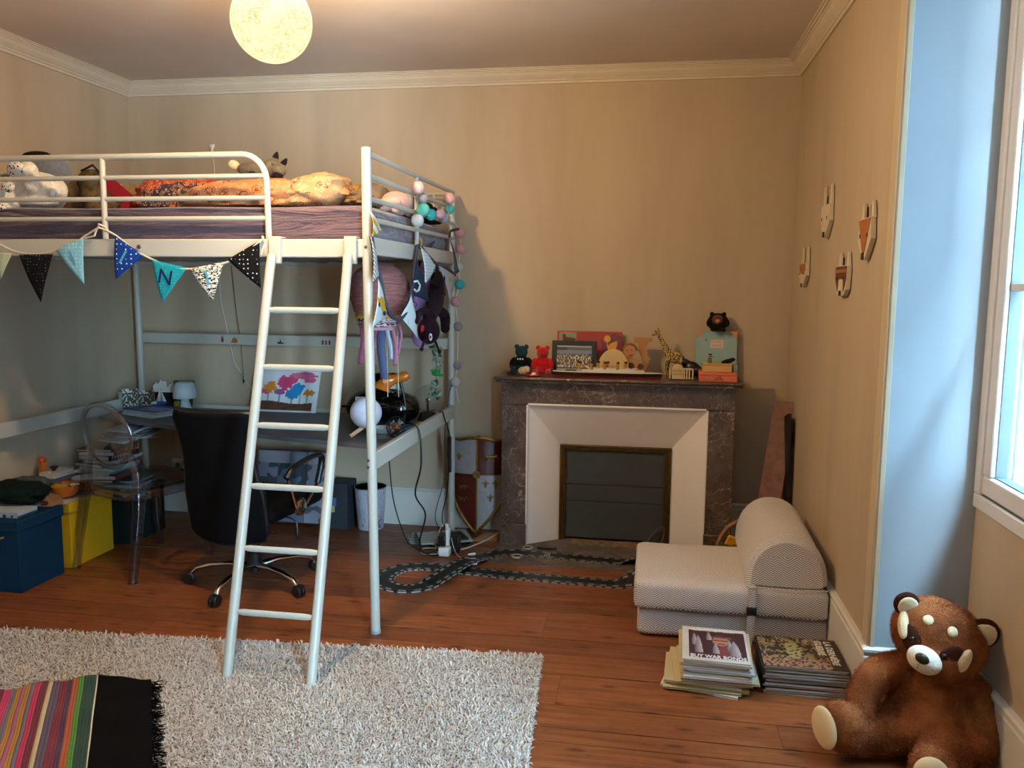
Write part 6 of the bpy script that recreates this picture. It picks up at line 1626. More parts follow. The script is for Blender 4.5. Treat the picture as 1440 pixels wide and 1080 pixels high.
def lb(u, v):
    a = u * 2 * pi; s_ = 0.55 + 0.45 * sin(min(1, v * 1.6) * pi / 2); e = sqrt(max(0, 1 - max(0, (v - .75) / .25) ** 2)) * .55 + .45
    return Vector((-1.20 + .045 * cos(a) * s_ * e, 4.27 + .155 * sin(a) * s_ * e, 1.60 - .42 * v))
g.grid(lb, 36, 24); build('bag_body', g, MLIL, w)
g = G(); g.tube([(-1.20, 4.20, 1.585), (-1.19, 4.23, 1.68), (-1.135, 4.27, 1.73), (-1.19, 4.31, 1.68), (-1.20, 4.34, 1.585)], .006, 6); build('bag_strap', g, MATS['black_plastic'], w)
# maroon creature hanging head down
FM = fur('maroon_plush', '#1e0c14', .3)
w = thing('maroon_monster_plush', (-1.05, 4.05, 1.2), 'dark maroon plush creature hanging head down with a red patch and one white eye', 'soft toy')
hc = Vector((-1.0800, 3.9575, 1.2787)); bd = Vector((-1.1000, 4.1577, 1.4156)); tp = Vector((-1.1100, 4.2548, 1.5372))
g = G(); g.ell(hc, (.055, .072, .068)); limb(g, [tp, bd, hc + Vector((0, .02, .07))], [.040, .046, .036])
limb(g, [bd + Vector((0, -.01, -.03)), Vector((-1.0900, 3.8275, 1.3704)), Vector((-1.0800, 3.7433, 1.3331))], [.02, .018, .014])
limb(g, [bd + Vector((0, .02, -.03)), Vector((-1.1000, 4.3525, 1.3392)), Vector((-1.0800, 4.2888, 1.2733))], [.026, .03, .026])
plush('body', g, FM, w, .006, 3)
for a_, b_ in (((-1.0800, 3.8656, 1.2282), (-1.0600, 3.7563, 1.2020)), ((-1.0800, 4.0808, 1.2179), (-1.0600, 4.0901, 1.1629))):
    g = G(); g.tube([hc + (Vector(a_) - hc) * .7, a_, b_], [.009, .007, .006], 8); g.ell(b_, .010, nu=10, nv=8); build('antenna', g, FM, w)
ve = (Vector((0, 0, 1.5)) - hc).normalized()
def facep(px, py_): return None
g = G(); g.ell(Vector((-1.0420, 3.7059, 1.3022)), (.008, .022, .016), (.5, 0, 0)); tag(build('patch', g, M('scarlet_felt', '#9c1a16', .8), w), label='red eye patch')
g = G(); g.ell(Vector((-1.0260, 3.7913, 1.2578)), (.008, .013, .018)); e_ = build('eye', g, MATS['white_felt'], w)
g = G(); g.ell(Vector((-1.0180, 3.7618, 1.2597)), (.004, .006, .008)); build('pupil', g, MATS['black_plastic'], e_)
# leaf garland / green frog chain
w = thing('green_garland', (-1.16, 4.45, 1.0), 'string of green and grey-green paper leaves and a shiny frog hanging over the plasma globe', 'garland')
gc = [(-1.1698, 4.4200, 1.1708), (-1.1658, 4.4200, 1.1155), (-1.1619, 4.4200, 1.0640), (-1.1578, 4.4200, 1.0204), (-1.1661, 4.4200, 0.9644), (-1.1784, 4.4200, 0.9241), (-1.1662, 4.4200, 0.8844)]
cordline([gc[0], gc[2], gc[4], gc[6]], .0012, MATS['dark_string'], w)
GM_ = [M('grey_green_leaf', '#7c9484', .7), M('deep_green_leaf', '#1f5230', .7), M('pale_green_leaf', '#8aa090', .7)]
rr = random.Random(2)
for k, p in enumerate(gc):
    for j in range(5):
        q = Vector(p) + Vector((rr.uniform(-.025, .025), rr.uniform(-.02, .02), rr.uniform(-.02, .02)))
        g = G(); rot = Euler((rr.uniform(-1, 1), rr.uniform(-1, 1), rr.uniform(-3, 3))).to_matrix(); L_ = rr.uniform(.018, .03)
        pts = [rot @ Vector((x * L_, y * L_, 0)) for x, y in ((-1, 0), (-.4, .5), (.3, .45), (1, 0), (.3, -.45), (-.4, -.5))]
        g.add([q + a_ for a_ in pts], [tuple(range(6))]); build('leaf', g, GM_[(k + j) % 3], w, thick=.0015)
g = G(); q = Vector(gc[3]) + Vector((0, -.02, 0)); g.ell(q, (.028, .022, .018)); g.ell(q + Vector((-.018, -.012, .014)), .009); g.ell(q + Vector((.014, -.012, .014)), .009); g.ell(q + Vector((.026, 0, -.012)), (.016, .01, .008)); plush('frog', g, M('shiny_green', '#137a2c', .25, var=0), w, .004, 1)

# ================================================================== DESK, RIGHT PART
DZ = 0.7205
def onz(x, y, z=0.0): return (x, y, DZ + z)
pa = thing('childs_painting', (-2.19, 4.735, DZ), "child's painting of pink, orange and blue treetops over brown ground, standing on the desk", 'painting')
def trees(u, v):
    n = mnoise.noise(Vector((u * 20, v * 20, 1))); m_ = mnoise.noise(Vector((u * 7, v * 30, 5)))
    def el(cx, cy, rx, ry): return ((u - cx) / rx) ** 2 + ((v - cy) / ry) ** 2 < 1 + n * .8
    if v < 0.22 + 0.03 * sin(u * 7): return (0.11 + .05 * m_, .045 + .02 * m_, .025) if u < .93 and v > .02 else (.72, .73, .75)
    if el(.74, .90, .22, .08) or (el(.85, .80, .10, .08)): return (.62, .13 + .1 * m_, .25)
    if el(.47, .70, .13, .18) or el(.57, .77, .10, .10): return (.66, .06, .17)
    if el(.24, .60, .10, .13): return (.72, .26, .02)
    if el(.17, .50, .11, .09) and v < .55: return (.68, .10, .20)
    if el(.68, .58, .10, .13) or el(.60, .42, .11, .12): return (.01, .24, .52)
    if el(.86, .47, .09, .08): return (.60, .20, .03)
    if el(.40, .48, .10, .07): return (.26, .08, .30)
    for cx, c in ((.22, (.3, .4, .3)), (.40, (.25, .3, .35)), (.60, (.1, .4, .25)), (.73, (.25, .5, .4)), (.84, (.1, .4, .2))):
        if abs(u - cx) < .012 and v < .45: return c
    return (.74, .75, .78)
painted('painted_sheet', (-2.41, 4.700, DZ + .006), (0.41, 0, 0), (0.026, 0.036, 0.244), 110, 70, trees, pa)
g = G(); g.add([(-2.412, 4.703, DZ), (-2.0, 4.703, DZ), (-1.974, 4.74, DZ + .252), (-2.386, 4.74, DZ + .252), (-2.412, 4.709, DZ), (-2.0, 4.709, DZ), (-1.974, 4.746, DZ + .252), (-2.386, 4.746, DZ + .252)],
               [(0, 1, 2, 3), (7, 6, 5, 4), (0, 4, 5, 1), (1, 5, 6, 2), (2, 6, 7, 3), (3, 7, 4, 0)]); build('canvas_board', g, MATS['white_plastic'], pa, smooth=False)
# glossy black helmet case
hm = thing('black_helmet', (-1.48, 4.45, DZ), 'glossy black helmet lying on the desk behind the orange lamp', 'helmet')
g = G(); g.ell((-1.50, 4.47, DZ + .105), (.20, .14, .10), (0, .05, 0)); g.ell((-1.38, 4.45, DZ + .09), (.11, .12, .09)); g.ell((-1.62, 4.47, DZ + .09), (.09, .11, .075))
o = plush('shell', g, M('gloss_black', '#070708', .12, var=0, coat=.5), hm, .008, 3)
g = G(); g.tube([(-1.70, 4.38, DZ + .10), (-1.55, 4.325, DZ + .11), (-1.40, 4.325, DZ + .105), (-1.29, 4.38, DZ + .095)], .008, 8); build('rim_band', g, MATS['gloss_black'], hm)
g = G(); g.b2(-1.60, -1.55, 4.315, 4.325, DZ + .07, DZ + .165); build('white_sticker', g, M('greenish_white', '#b8c2ba', .5), hm, bevel=.002)
g = G(); g.tube([(-1.45, 4.33, DZ + .155), (-1.41, 4.32, DZ + .17)], .004, 6); build('chrome_pin', g, M('chrome', '#c8c8cc', .12, 1.0, var=0), hm)
# small black and white box stacked on the helmet
w = thing('black_white_box', (-1.46, 4.47, DZ + .2), 'small white box with a black crumpled cover on top of the black helmet', 'box')
g = G(); g.b2(-1.53, -1.41, 4.44, 4.52, DZ + .198, DZ + .235); build('white_base', g, M('greenish_white', '#b8c2ba'), w, bevel=.003)
g = G(); g.ell((-1.50, 4.47, DZ + .262), (.06, .05, .024)); g.ell((-1.55, 4.46, DZ + .258), (.035, .03, .028)); g.ell((-1.44, 4.47, DZ + .26), (.045, .04, .026)); plush('black_cover', g, MATS['black_cloth'], w, .005, 1, disp=.006)
# orange desk lamp
dl = thing('orange_desk_lamp', (-1.34, 4.36, DZ), 'orange desk lamp with a black gooseneck on the desk', 'lamp')
MOR = M('orange_lacquer', '#c2681c', .25, var=0, coat=.3)
g = G(); g.lathe([(0, 0), (.055, 0), (.06, .008), (.05, .018), (.02, .024), (0, .024)], (-1.34, 4.36, DZ), 28); build('base', g, MATS['black_plastic'], dl)
g = G(); pts = smoothpath([(-1.335, 4.36, DZ + .02), (-1.325, 4.36, DZ + .10), (-1.335, 4.36, DZ + .18), (-1.355, 4.36, DZ + .255)], 10)
g.tube(pts, [.0085 + .0012 * (i % 2) for i in range(len(pts))], 10); build('gooseneck', g, MATS['black_plastic'], dl)
hd = Vector((-1.315, 4.35, DZ + .285))
g = G(); ax_ = Vector((-1, -.12, -.28)).normalized(); g.lathe([(0, -.02), (.018, -.014), (.026, 0), (.028, .02), (.026, .05), (.028, .075), (.040, .10), (.052, .125), (.050, .126), (.036, .10), (.022, .075)], hd, 28, ax_); build('shade', g, MOR, dl)
g = G(); g.lathe([(.03, 0), (.052, .05), (.05, .051), (.028, .002)], Vector((-1.435, 4.335, DZ + .255)), 24, (-.35, -.2, -1)); build('shade_flare', g, MOR, dl)
g = G(); g.ell(hd + ax_ * .14, .018, nu=12, nv=8); build('bulb', g, MATS['white_plastic'], dl)
# plasma globe
pg = thing('plasma_globe', (-1.235, 4.50, DZ), 'clear glass plasma globe on a black tapered base at the right end of the desk', 'plasma globe')
MGLS = clear('clear_glass', (.93, .95, .96), .02, .05, 2.0)
g = G(); g.lathe([(.062, 0), (.058, .03), (.045, .062), (.03, .066), (0, .066)], onz(-1.235, 4.50), 6); build('base', g, MATS['black_plastic'], pg, bevel=.002)
g = G(); g.ell(onz(-1.235, 4.50, .142), .078, nu=32, nv=20); build('glass_ball', g, MGLS, pg)
g = G(); g.tube([onz(-1.235, 4.50, .064), onz(-1.235, 4.50, .13)], .007, 10); g.ell(onz(-1.235, 4.50, .135), .012); build('electrode', g, MATS['black_plastic'], pg)
# white moon lamp on wood stand
ml = thing('moon_lamp', (-1.46, 4.02, DZ), 'white round moon lamp on a small wooden stand on the desk edge', 'lamp')
g = G(); g.ell((-1.44, 4.04, DZ + .122), .082, nu=36, nv=24); t = NT('moon_plaster'); v = t.obj(); t.color(t.ramp(t.noise(v, 14, 4), [(.4, '#c4c0cc'), (.65, '#dedce4')])); t.rough(.7); t.bump(t.noise(v, 26, 4), .4, .004); build('moon_ball', g, t.m, ml)
MBE = M('beech_wood', '#c08558', .5, var=.1, vs=30)
for a, b in (((-1.505, 3.98, DZ), (-1.44, 4.035, DZ + .052)), ((-1.38, 3.98, DZ), (-1.44, 4.04, DZ + .045)), ((-1.45, 4.11, DZ), (-1.44, 4.04, DZ + .045))):
    g = G(); d = Vector(b) - Vector(a); L_ = d.length; rz_ = Vector((1, 0, 0)).rotation_difference(d.normalized()).to_matrix()
    g.box((Vector(a) + Vector(b)) / 2 + Vector((0, 0, .006)), (L_, .012, .020), rz_); build('stand_leg', g, MBE, ml, bevel=.002)
# white tray, fan, cables, sweets
w = thing('white_tray', (-1.37, 4.16, DZ), 'shallow white faceted tray on the desk behind the moon lamp', 'tray')
g = G(); g.lathe([(.055, .0), (.085, .030), (.080, .030), (.052, .004), (0, .004)], onz(-1.385, 4.15), 8, sx=1.0, sy=.8); build('tray', g, M('tray_white', '#c2cac8', .4), w)
fn_ = thing('small_desk_fan', (-1.29, 4.06, DZ), 'small black wire-caged fan on the desk', 'fan')
fc = Vector((-1.285, 4.05, DZ + .055)); nrm = Vector((-.15, -1, .35)).normalized(); a_, b_, _ = basis(nrm)
g = G()
for r in (.05, .035, .018): g.tube([fc + a_ * r * cos(k * pi / 12) + b_ * r * sin(k * pi / 12) for k in range(24)], .0018 if r < .05 else .003, 6, closed=True)
for k in range(8): g.tube([fc + nrm * .006, fc + (a_ * cos(k * pi / 4) + b_ * sin(k * pi / 4)) * .05], .0012, 5)
build('cage', g, MATS['black_plastic'], fn_)
g = G()
for k in range(4):
    d = a_ * cos(k * pi / 2 + .3) + b_ * sin(k * pi / 2 + .3); e = a_ * cos(k * pi / 2 + 1.1) + b_ * sin(k * pi / 2 + 1.1); g.add([fc - nrm * .005, fc + d * .044 - nrm * .002, fc + e * .044 - nrm * .010], [(0, 1, 2)])
build('blade', g, M('fan_grey', '#8f9496', .4), fn_, thick=.001)
g = G(); g.ell(fc - nrm * .018, (.022, .022, .022)); build('motor', g, M('fan_orange', '#c0602a', .5), fn_)
g = G(); g.lathe([(0, 0), (.026, 0), (.024, .012), (.01, .02), (0, .022)], onz(-1.29, 4.05), 20); build('base', g, MATS['black_plastic'], fn_)
w = tag(pillowish('blue_packet', (-1.24, 4.17, DZ + .022), (.055, .05, .02), (0, 0, .3), M('blue_foil', '#2f6a94', .3), None, 3, .15, .5), 'crumpled blue packet at the right end of the desk', 'packet')
w = tag(pillowish('yellow_duck', (-1.215, 4.27, DZ + .022), (.032, .06, .02), (0, 0, .1), M('lemon_foil', '#b8a524', .4), None, 13, .2, .5), 'crumpled yellow wrapper next to the blue packet', 'wrapper')

# ================================================================== DESK, LEFT PART
ml2 = thing('mushroom_lamp', (-2.78, 4.58, DZ), 'small white mushroom-shaped table lamp on the desk', 'lamp')
g = G(); g.lathe([(0, 0), (.042, 0), (.042, .006), (.030, .03), (.024, .07), (.022, .10), (.0, .10)], onz(-2.80, 4.60), 28); build('base', g, M('frosted_white', '#bcc8cc', .5, var=0), ml2)
g = G(); g.lathe([(.068, 0), (.070, .02), (.064, .06), (.054, .09), (.046, .098), (0, .099), ], onz(-2.80, 4.60, .082), 32); build('shade', g, MATS['frosted_white'], ml2)
w = thing('green_apple_box', (-2.86, 4.66, DZ), 'small yellow-green round tin beside the mushroom lamp', 'tin')
g = G(); g.lathe([(0, 0), (.026, 0), (.028, .03), (.026, .052), (0, .054)], onz(-2.885, 4.665), 20); build('tin_body', g, M('lime_tin', '#8a8f1e', .4), w)
for k, (dx, dy, rz_, w_, d_, col, lab) in enumerate(((0, 0, -.10, .30, .24, '#b5a894', 'beige notebook at the bottom of the pile on the left of the desk'), (.0, .005, -.04, .29, .225, '#b9c2c0', 'white notebook second from the bottom of the pile on the left of the desk'),
                                        (.02, 0, .02, .28, .225, '#2f8a96', 'teal spiral notebook under the blue magazine on the desk'), (0, .0, -.02, .31, .235, '#1a2c84', 'royal blue magazine with pale lettering on top of the desk pile'))):
    nb = thing('notebook', onz(-2.92 + dx, 4.46 + dy, .0006 + k * .008), lab, 'notebook' if k < 3 else 'magazine', 'notebooks piled on the left of the desk', rz=-.30 + rz_, local=True)
    g = G(); g.b2(-w_ / 2 + .003, w_ / 2 - .003, -d_ / 2 + .003, d_ / 2 - .003, .0008, .0066); build('pages', g, PG[1], nb, local=True, smooth=False)
    g = G(); g.b2(-w_ / 2, w_ / 2, -d_ / 2, d_ / 2, .0066, .0074); g.b2(-w_ / 2, w_ / 2, -d_ / 2, d_ / 2, 0, .0008); build('cover', g, M('notebook_' + col[1:], col, .4), nb, local=True, smooth=False)
    if k == 3:
        lm = M('magazine_lettering', '#b7a7b0', .5)
        lettering('title_lettering', 'MARINE', (-.075, -.01, .0078), (1, .12, 0), (-.12, 1, 0), .062, lm, nb, depth=.0003, bold=.002); lettering('title_lettering', 'VOYAGES', (-.06, -.062, .0078), (1, .12, 0), (-.12, 1, 0), .040, lm, nb, depth=.0003, bold=.001)
    if k == 2:
        for j in range(14):
            g = G(); y_ = -d_ / 2 - .001; x_ = -w_ / 2 + .02 + j * .0185
            g.tube([(x_ + .004 * 0, y_ + .004 * cos(a), .0035 + .0048 * sin(a)) for a in [i * pi / 5 for i in range(10)]], .0009, 5, closed=True); build('spiral_ring', g, MATS['chrome'], nb, local=True)
# pop-up paper village / cards
w = thing('paper_card', (-3.08, 4.56, DZ), 'standing folded photo card with green and black pictures at the left end of the desk', 'card')
def photo(u, v):
    n = mnoise.noise(Vector((u * 9, v * 12, 2))); n2 = mnoise.noise(Vector((u * 24, v * 24, 6)))
    if v > .8 and u < .6 and n > -.2: return (.60, .60, .52)
    if n > .22: return (.55, .52, .44)
    if n > .08: return (.10, .14, .06)
    if v < .35 and n2 > .1 and u > .4: return (.30, .17, .08)
    return (.03, .03, .025)
painted('photo_panel', (-3.17, 4.52, DZ), (.075, .045, 0), (0, .004, .135), 30, 40, photo, w, thick=.002)
painted('photo_panel', (-3.09, 4.566, DZ), (.095, .01, 0), (0, .004, .125), 30, 40, photo, w, thick=.002)
g = G(); g.b2(-3.20, -3.165, 4.53, 4.537, DZ, DZ + .115); build('grey_panel', g, M('pale_grey_card', '#8d9492', .7), w)
w = thing('paper_village', (-3.0, 4.69, DZ), 'white cut-paper village silhouette standing on a dark stand', 'paper model')
g = G(); g.prism([(-3.07, .10), (-2.90, .10), (-2.90, .150), (-2.905, .168), (-2.915, .150), (-2.93, .146), (-2.935, .172), (-2.945, .150), (-2.96, .15), (-2.962, .135), (-2.975, .135), (-2.978, .168), (-3.01, .168), (-3.02, .178), (-3.025, .16), (-3.045, .15), (-3.05, .165), (-3.055, .15), (-3.07, .14)], .004, Matrix(((1, 0, 0, 0), (0, 0, 1, 4.69), (0, 1, 0, DZ), (0, 0, 0, 1))))
build('village_cutout', g, MATS['white_plastic'], w)
g = G(); g.b2(-3.06, -2.92, 4.692, 4.704, DZ, DZ + .10); build('stand', g, M('dark_green_card', '#15191a', .7), w)
w = thing('toy_sailboat', (-2.97, 4.58, DZ), 'little white-sailed toy boat with a blue hull beside the paper village', 'toy boat')
g = G(); g.add([(-2.985, 4.585, DZ + .060), (-2.955, 4.585, DZ + .135), (-2.952, 4.585, DZ + .060)], [(0, 1, 2)]); build('sail', g, MATS['white_plastic'], w, thick=.002)
g = G(); g.add([(-2.948, 4.585, DZ + .060), (-2.950, 4.585, DZ + .130), (-2.915, 4.585, DZ + .058)], [(0, 1, 2)]); build('sail', g, MATS['white_plastic'], w, thick=.002)
g = G(); g.tube([(-2.950, 4.587, DZ + .04), (-2.950, 4.587, DZ + .138)], .0015, 6); build('mast', g, MBE, w)
g = G(); g.ell((-2.95, 4.587, DZ + .048), (.035, .012, .010)); build('hull', g, M('hull_blue', '#1d4f96', .4), w)
g = G(); g.tube([(-2.95, 4.587, DZ), (-2.95, 4.587, DZ + .042)], .012, 10); build('stand', g, MATS['clear_glass'], w)
w = thing('blue_cup', (-3.0, 4.62, DZ), 'small blue and white tub next to the toy sailboat', 'tub')
g = G(); g.lathe([(0, 0), (.024, 0), (.027, .03), (0, .03)], onz(-3.0, 4.60, .012), 18); build('tub_body', g, MATS['hull_blue'], w); g = G(); g.lathe([(.028, 0), (.028, .012), (0, .012)], onz(-3.0, 4.60, .042), 18); build('lid', g, MATS['white_plastic'], w)
w = thing('plant_picture', (-2.90, 4.72, DZ), 'dark green leafy picture card leaning behind the toys on the desk', 'picture')
def leafy(u, v):
    n = mnoise.noise(Vector((u * 10, v * 10, 12)));
    if v > .62 and n > -.1: return (.07, .22, .05)
    if abs((u - .2) - (1 - v) * .8) < .025 and v < .7: return (.45, .42, .32)
    if n > .15: return (.09, .07, .03)
    return (.02, .025, .012)
painted('leafy_print', (-2.955, 4.70, DZ), (.135, .012, 0), (.004, .03, .172), 40, 46, leafy, w, thick=.002)

# ================================================================== UNDER THE DESK
w = thing('photo_poster', (-2.1, 4.72, .05), 'blue-grey poster board with photographs and the word DEMAIN leaning below the desk', 'poster')
def post(u, v):
    n = mnoise.noise(Vector((u * 8, v * 8, 21))); n2 = mnoise.noise(Vector((u * 40, v * 40, 3)))
    if v > .985 or v < .01: return (.03, .03, .035)
    if u > .665 and u < .68: return (.02, .02, .03)
    if v > .82:
        if u < .42: return (.34, .34, .40)
        return (.16, .19, .26) if u < .67 else (.32, .33, .38)
    if u > .68: return (.26, .27, .33) if n > -.1 else (.08, .09, .12)
    if v > .52:
        if u < .28: return (.20, .21, .28) if v > .62 and n < .1 else (.05, .055, .08)
        return (.03, .05, .065) if n < .15 else (.09, .12, .17)
    if v > .26 and u > .3: return (.28, .24, .34) if n2 > .1 else (.05, .045, .07)
    if u < .2 and v > .3: return (.22, .24, .34)
    return (.12, .14, .22)
painted('poster_print', (-2.38, 4.62, .05), (.48, 0, 0), (0, .10, .43), 110, 90, post, w, thick=.004)
lettering('poster_lettering', 'LES DEMAIN', (-2.372, 4.708, .430), (1, 0, 0), (0, .2, 1), .036, M('poster_ink', '#16161c', .6), w, depth=.0003)
w = thing('cardboard_carton', (-1.86, 4.74, 0), 'small dark flat carton with blue and yellow label standing on the floor below the desk', 'box')
g = G(); g.b2(-1.93, -1.80, 4.69, 4.86, 0.001, .29); build('carton_body', g, M('dark_carton', '#20242c', .7), w, bevel=.003)
g = G(); g.b2(-1.925, -1.87, 4.684, 4.691, .15, .20); build('blue_label', g, M('label_blue', '#3a5c84', .6), w); g = G(); g.b2(-1.925, -1.88, 4.684, 4.691, .11, .15); build('yellow_label', g, M('label_yellow', '#a09a5c', .6), w)
bn = thing('waste_bin', (-1.68, 4.77, 0), 'white flower-printed metal waste bin with green inside below the desk', 'waste bin')
t = NT('flower_print_enamel'); v = t.obj(); e = t.math('MULTIPLY', t.ramp(t.vor(v, 11, out='Distance'), [(0.0, 1.0), (.18, 0.0)], 'CONSTANT'), 1.0)
st = t.ramp(t.noise(t.mapv(v, (3, 3, 1.2)), 9, 2, .5, 2.0), [(.495, 0.0), (.50, 1.0), (.515, 1.0), (.52, 0.0)], 'CONSTANT')
t.color(t.mix(e, t.mix(st, '#b3b0bc', '#2e2a34'), '#a0646e')); t.rough(.4)
g = G(); g.lathe([(0, .001), (.078, .001), (.080, .004), (.098, .262)], (-1.68, 4.775, 0), 36); build('bin_wall', g, t.m, bn)
g = G(); g.lathe([(.0965, .262), (.076, .006), (0, .006)], (-1.68, 4.775, 0), 36); tag(build('bin_inside', g, M('bin_green', '#4a6a44', .5), bn), label='dark green inside')
g = G(); g.tube([(-1.68 + .0985 * cos(a), 4.775 + .0985 * sin(a), .262) for a in [i * pi / 18 for i in range(36)]], .003, 6, closed=True); build('rim', g, MATS['bin_green'], bn)

# papers / flat books pile on the floor
cols_ = [('#8f958f', 'pale grey striped flat book lowest in the floor pile under the bed end'), ('#24463a', 'dark green flat book in the floor pile under the bed end'), ('#9aa19d', 'pale striped flat book on top of the floor pile under the bed end'), ('#1e2224', 'narrow black flat book lying on the right of the floor pile')]
for k, (c, lab) in enumerate(cols_):
    w_, d_ = (.30, .22) if k < 3 else (.14, .16)
    fb = thing('flat_book', (-1.22 + (.03 * k if k < 3 else .12), 4.62 - .02 * k, .0015 + .012 * k), lab, 'book', 'flat books on the floor under the bed end', rz=.18 + .12 * k, local=True)
    g = G(); g.b2(-w_ / 2, w_ / 2, -d_ / 2, d_ / 2, 0, .010); build('book_body', g, M('flatbook_' + c[1:], c, .6), fb, local=True, bevel=.001)
    if k in (0, 2, 1):
        for j in range(4):
            g = G(); g.b2(-w_ / 2 + .004, w_ / 2 - .02 * j, -d_ / 2 + .02 + j * .05, -d_ / 2 + .034 + j * .05, .010, .0106); build('printed_stripe', g, M('stripe_white' if k != 1 else 'stripe_green', '#b8c0bc' if k != 1 else '#547a68', .6), fb, local=True, smooth=False)
w = thing('paper_sheet', (-0.93, 4.66, 0), 'loose cream sheet of paper on the floor next to the fireplace', 'paper')
g = G(); g.prism([(-1.02, 4.60), (-.86, 4.66), (-.87, 4.83), (-.96, 4.80)], .001, Matrix.Translation((0, 0, .0012))); build('sheet', g, M('kraft_sheet', '#a88a60', .8), w)

# multi-socket with black adapters
ps = thing('power_strip', (-1.10, 4.36, 0), 'white power strip standing on end with black adapters plugged in', 'power strip')
g = G(); g.box((-1.095, 4.335, .028), (.062, .055, .052)); g.box((-1.085, 4.375, .075), (.020, .045, .145)); build('strip_body', g, MATS['white_plastic'], ps, bevel=.006)
g = G(); g.box((-1.112, 4.355, .082), (.040, .05, .066)); build('adapter', g, MATS['black_plastic'], ps, bevel=.004)
g = G(); g.box((-1.045, 4.39, .055), (.050, .06, .09)); build('adapter', g, MATS['black_plastic'], ps, bevel=.006)
g = G(); g.box((-1.093, 4.38, .152), (.016, .016, .04)); build('white_plug', g, MATS['white_plastic'], ps, bevel=.003)
MBC = M('black_cable', '#0d0d0e', .5, var=0); MWC = M('white_cable', '#c8c5bc', .5, var=0)
def cable(label, pts, r, mat):
    o = cordline(pts, r, mat, None, 'power_cable', 10); return tag(o, label, 'cable')
cable('thickest black cable hanging in waves from the desk end rail to the power strip', [(-1.30, 4.02, .735), (-1.18, 3.95, .80), (-1.125, 3.93, .78), (-1.12, 3.95, .60), (-1.18, 4.05, .42), (-1.14, 4.1, .30), (-1.20, 4.2, .12), (-1.20, 4.3, .02), (-1.12, 4.36, .03)], .0045, MBC)
cable('thin black cable hanging at the left below the end rail', [(-1.35, 4.1, .70), (-1.34, 4.1, .62), (-1.33, 4.15, .35), (-1.31, 4.3, .10), (-1.28, 4.40, .012), (-1.15, 4.30, .008), (-1.08, 4.37, .02)], .0032, MBC)
cable('black cable running down close to the rear bed post into a cluster of plugs', [(-1.19, 4.45, .745), (-1.14, 4.44, .80), (-1.125, 4.45, .76), (-1.13, 4.60, .60), (-1.16, 4.66, .30), (-1.19, 4.66, .10), (-1.08, 4.6, .012), (-1.0, 4.55, .010), (-1.08, 4.42, .03)], .0036, MBC)
cable('thin grey-black cable beside the rear bed post', [(-1.14, 4.73, .93), (-1.17, 4.735, .85), (-1.19, 4.72, .60), (-1.19, 4.7, .35), (-1.24, 4.68, .12), (-1.16, 4.6, .012), (-1.12, 4.45, .012)], .0024, MBC)
cable('white cable running across the floor from the power strip to the fireplace', [(-1.06, 4.39, .03), (-1.02, 4.45, .006), (-.96, 4.55, .006), (-.90, 4.70, .006), (-.87, 4.84, .006)], .0045, MWC)
cable('tangled white cable looping on the floor left of the power strip', [(-1.09, 4.38, .172), (-1.13, 4.40, .15), (-1.17, 4.42, .02), (-1.14, 4.35, .006), (-1.22, 4.33, .006), (-1.24, 4.42, .006), (-1.16, 4.45, .006), (-1.25, 4.52, .006), (-1.33, 4.5, .006), (-1.38, 4.6, .006)], .0026, MWC)
cable('thin white wire from the power strip to the race track', [(-1.06, 4.35, .10), (-1.03, 4.30, .05), (-.99, 4.25, .028), (-.94, 4.24, .026), (-.90, 4.25, .026)], .0016, MWC)
w = thing('cable_switch', (-1.14, 4.66, .55), 'black inline plug block hanging beside the rear bed post', 'plug')
g = G(); g.box((-1.138, 4.62, .56), (.022, .03, .13)); g.box((-1.142, 4.65, .45), (.018, .024, .09)); build('plug_body', g, MATS['black_plastic'], w, bevel=.004)

# ================================================================== RACE TRACK
tk = thing('race_track', (-.6, 4.2, 0), 'black slot-car race track laid in a figure of eight on the floor', 'race track')
def trk_mat(nm, dash):
    t = NT(nm); v = t.N('ShaderNodeUVMap').outputs[0]; x, y, z = t.xyz(v)
    lane = t.math('ABSOLUTE', t.math('SUBTRACT', t.math('ABSOLUTE', t.math('SUBTRACT', y, .5)), .22))
    c = t.mix(t.math('LESS_THAN', lane, .018), '#0e0f0f', '#3a3c3c')
    ed = t.math('GREATER_THAN', t.math('ABSOLUTE', t.math('SUBTRACT', y, .5)), .47)
    c = t.mix(t.math('MULTIPLY', ed, t.math('GREATER_THAN', t.math('FRACT', t.math('MULTIPLY', x, 22.0)), .35)), c, '#8f9292')
    d2 = t.math('LESS_THAN', t.math('ABSOLUTE', t.math('SUBTRACT', t.math('ABSOLUTE', t.math('SUBTRACT', y, .5)), .33)), .06)
    c = t.mix(t.math('MULTIPLY', d2, t.math('GREATER_THAN', t.math('FRACT', t.math('MULTIPLY', x, dash)), .5)), c, '#888c8e')
    t.color(c); t.rough(.45); return t.m
MTK = trk_mat('track_plastic', 17.0)
lo = [(-0.16, 4.415), (-.30, 4.425), (-.45, 4.44), (-.60, 4.455), (-.72, 4.455), (-.81, 4.42), (-.88, 4.33), (-.935, 4.20), (-.985, 4.06), (-1.04, 3.93), (-1.11, 3.825), (-1.20, 3.805), (-1.29, 3.86), (-1.315, 3.96), (-1.28, 4.07), (-1.19, 4.13), (-1.08, 4.135), (-.95, 4.118), (-.75, 4.098), (-.55, 4.085), (-.35, 4.075), (-.16, 4.065)]
C_ = (-.14, 4.24); Rr = .175
turn = [(C_[0] + Rr * 1.15 * cos(a), C_[1] + Rr * sin(a)) for a in [(-90 + 180 * k / 10) * pi / 180 for k in range(1, 10)]]
loop = lo + turn
path = smoothpath([(x, y, 0) for x, y in loop], 6, closed=True); NP = len(path); TW = .057
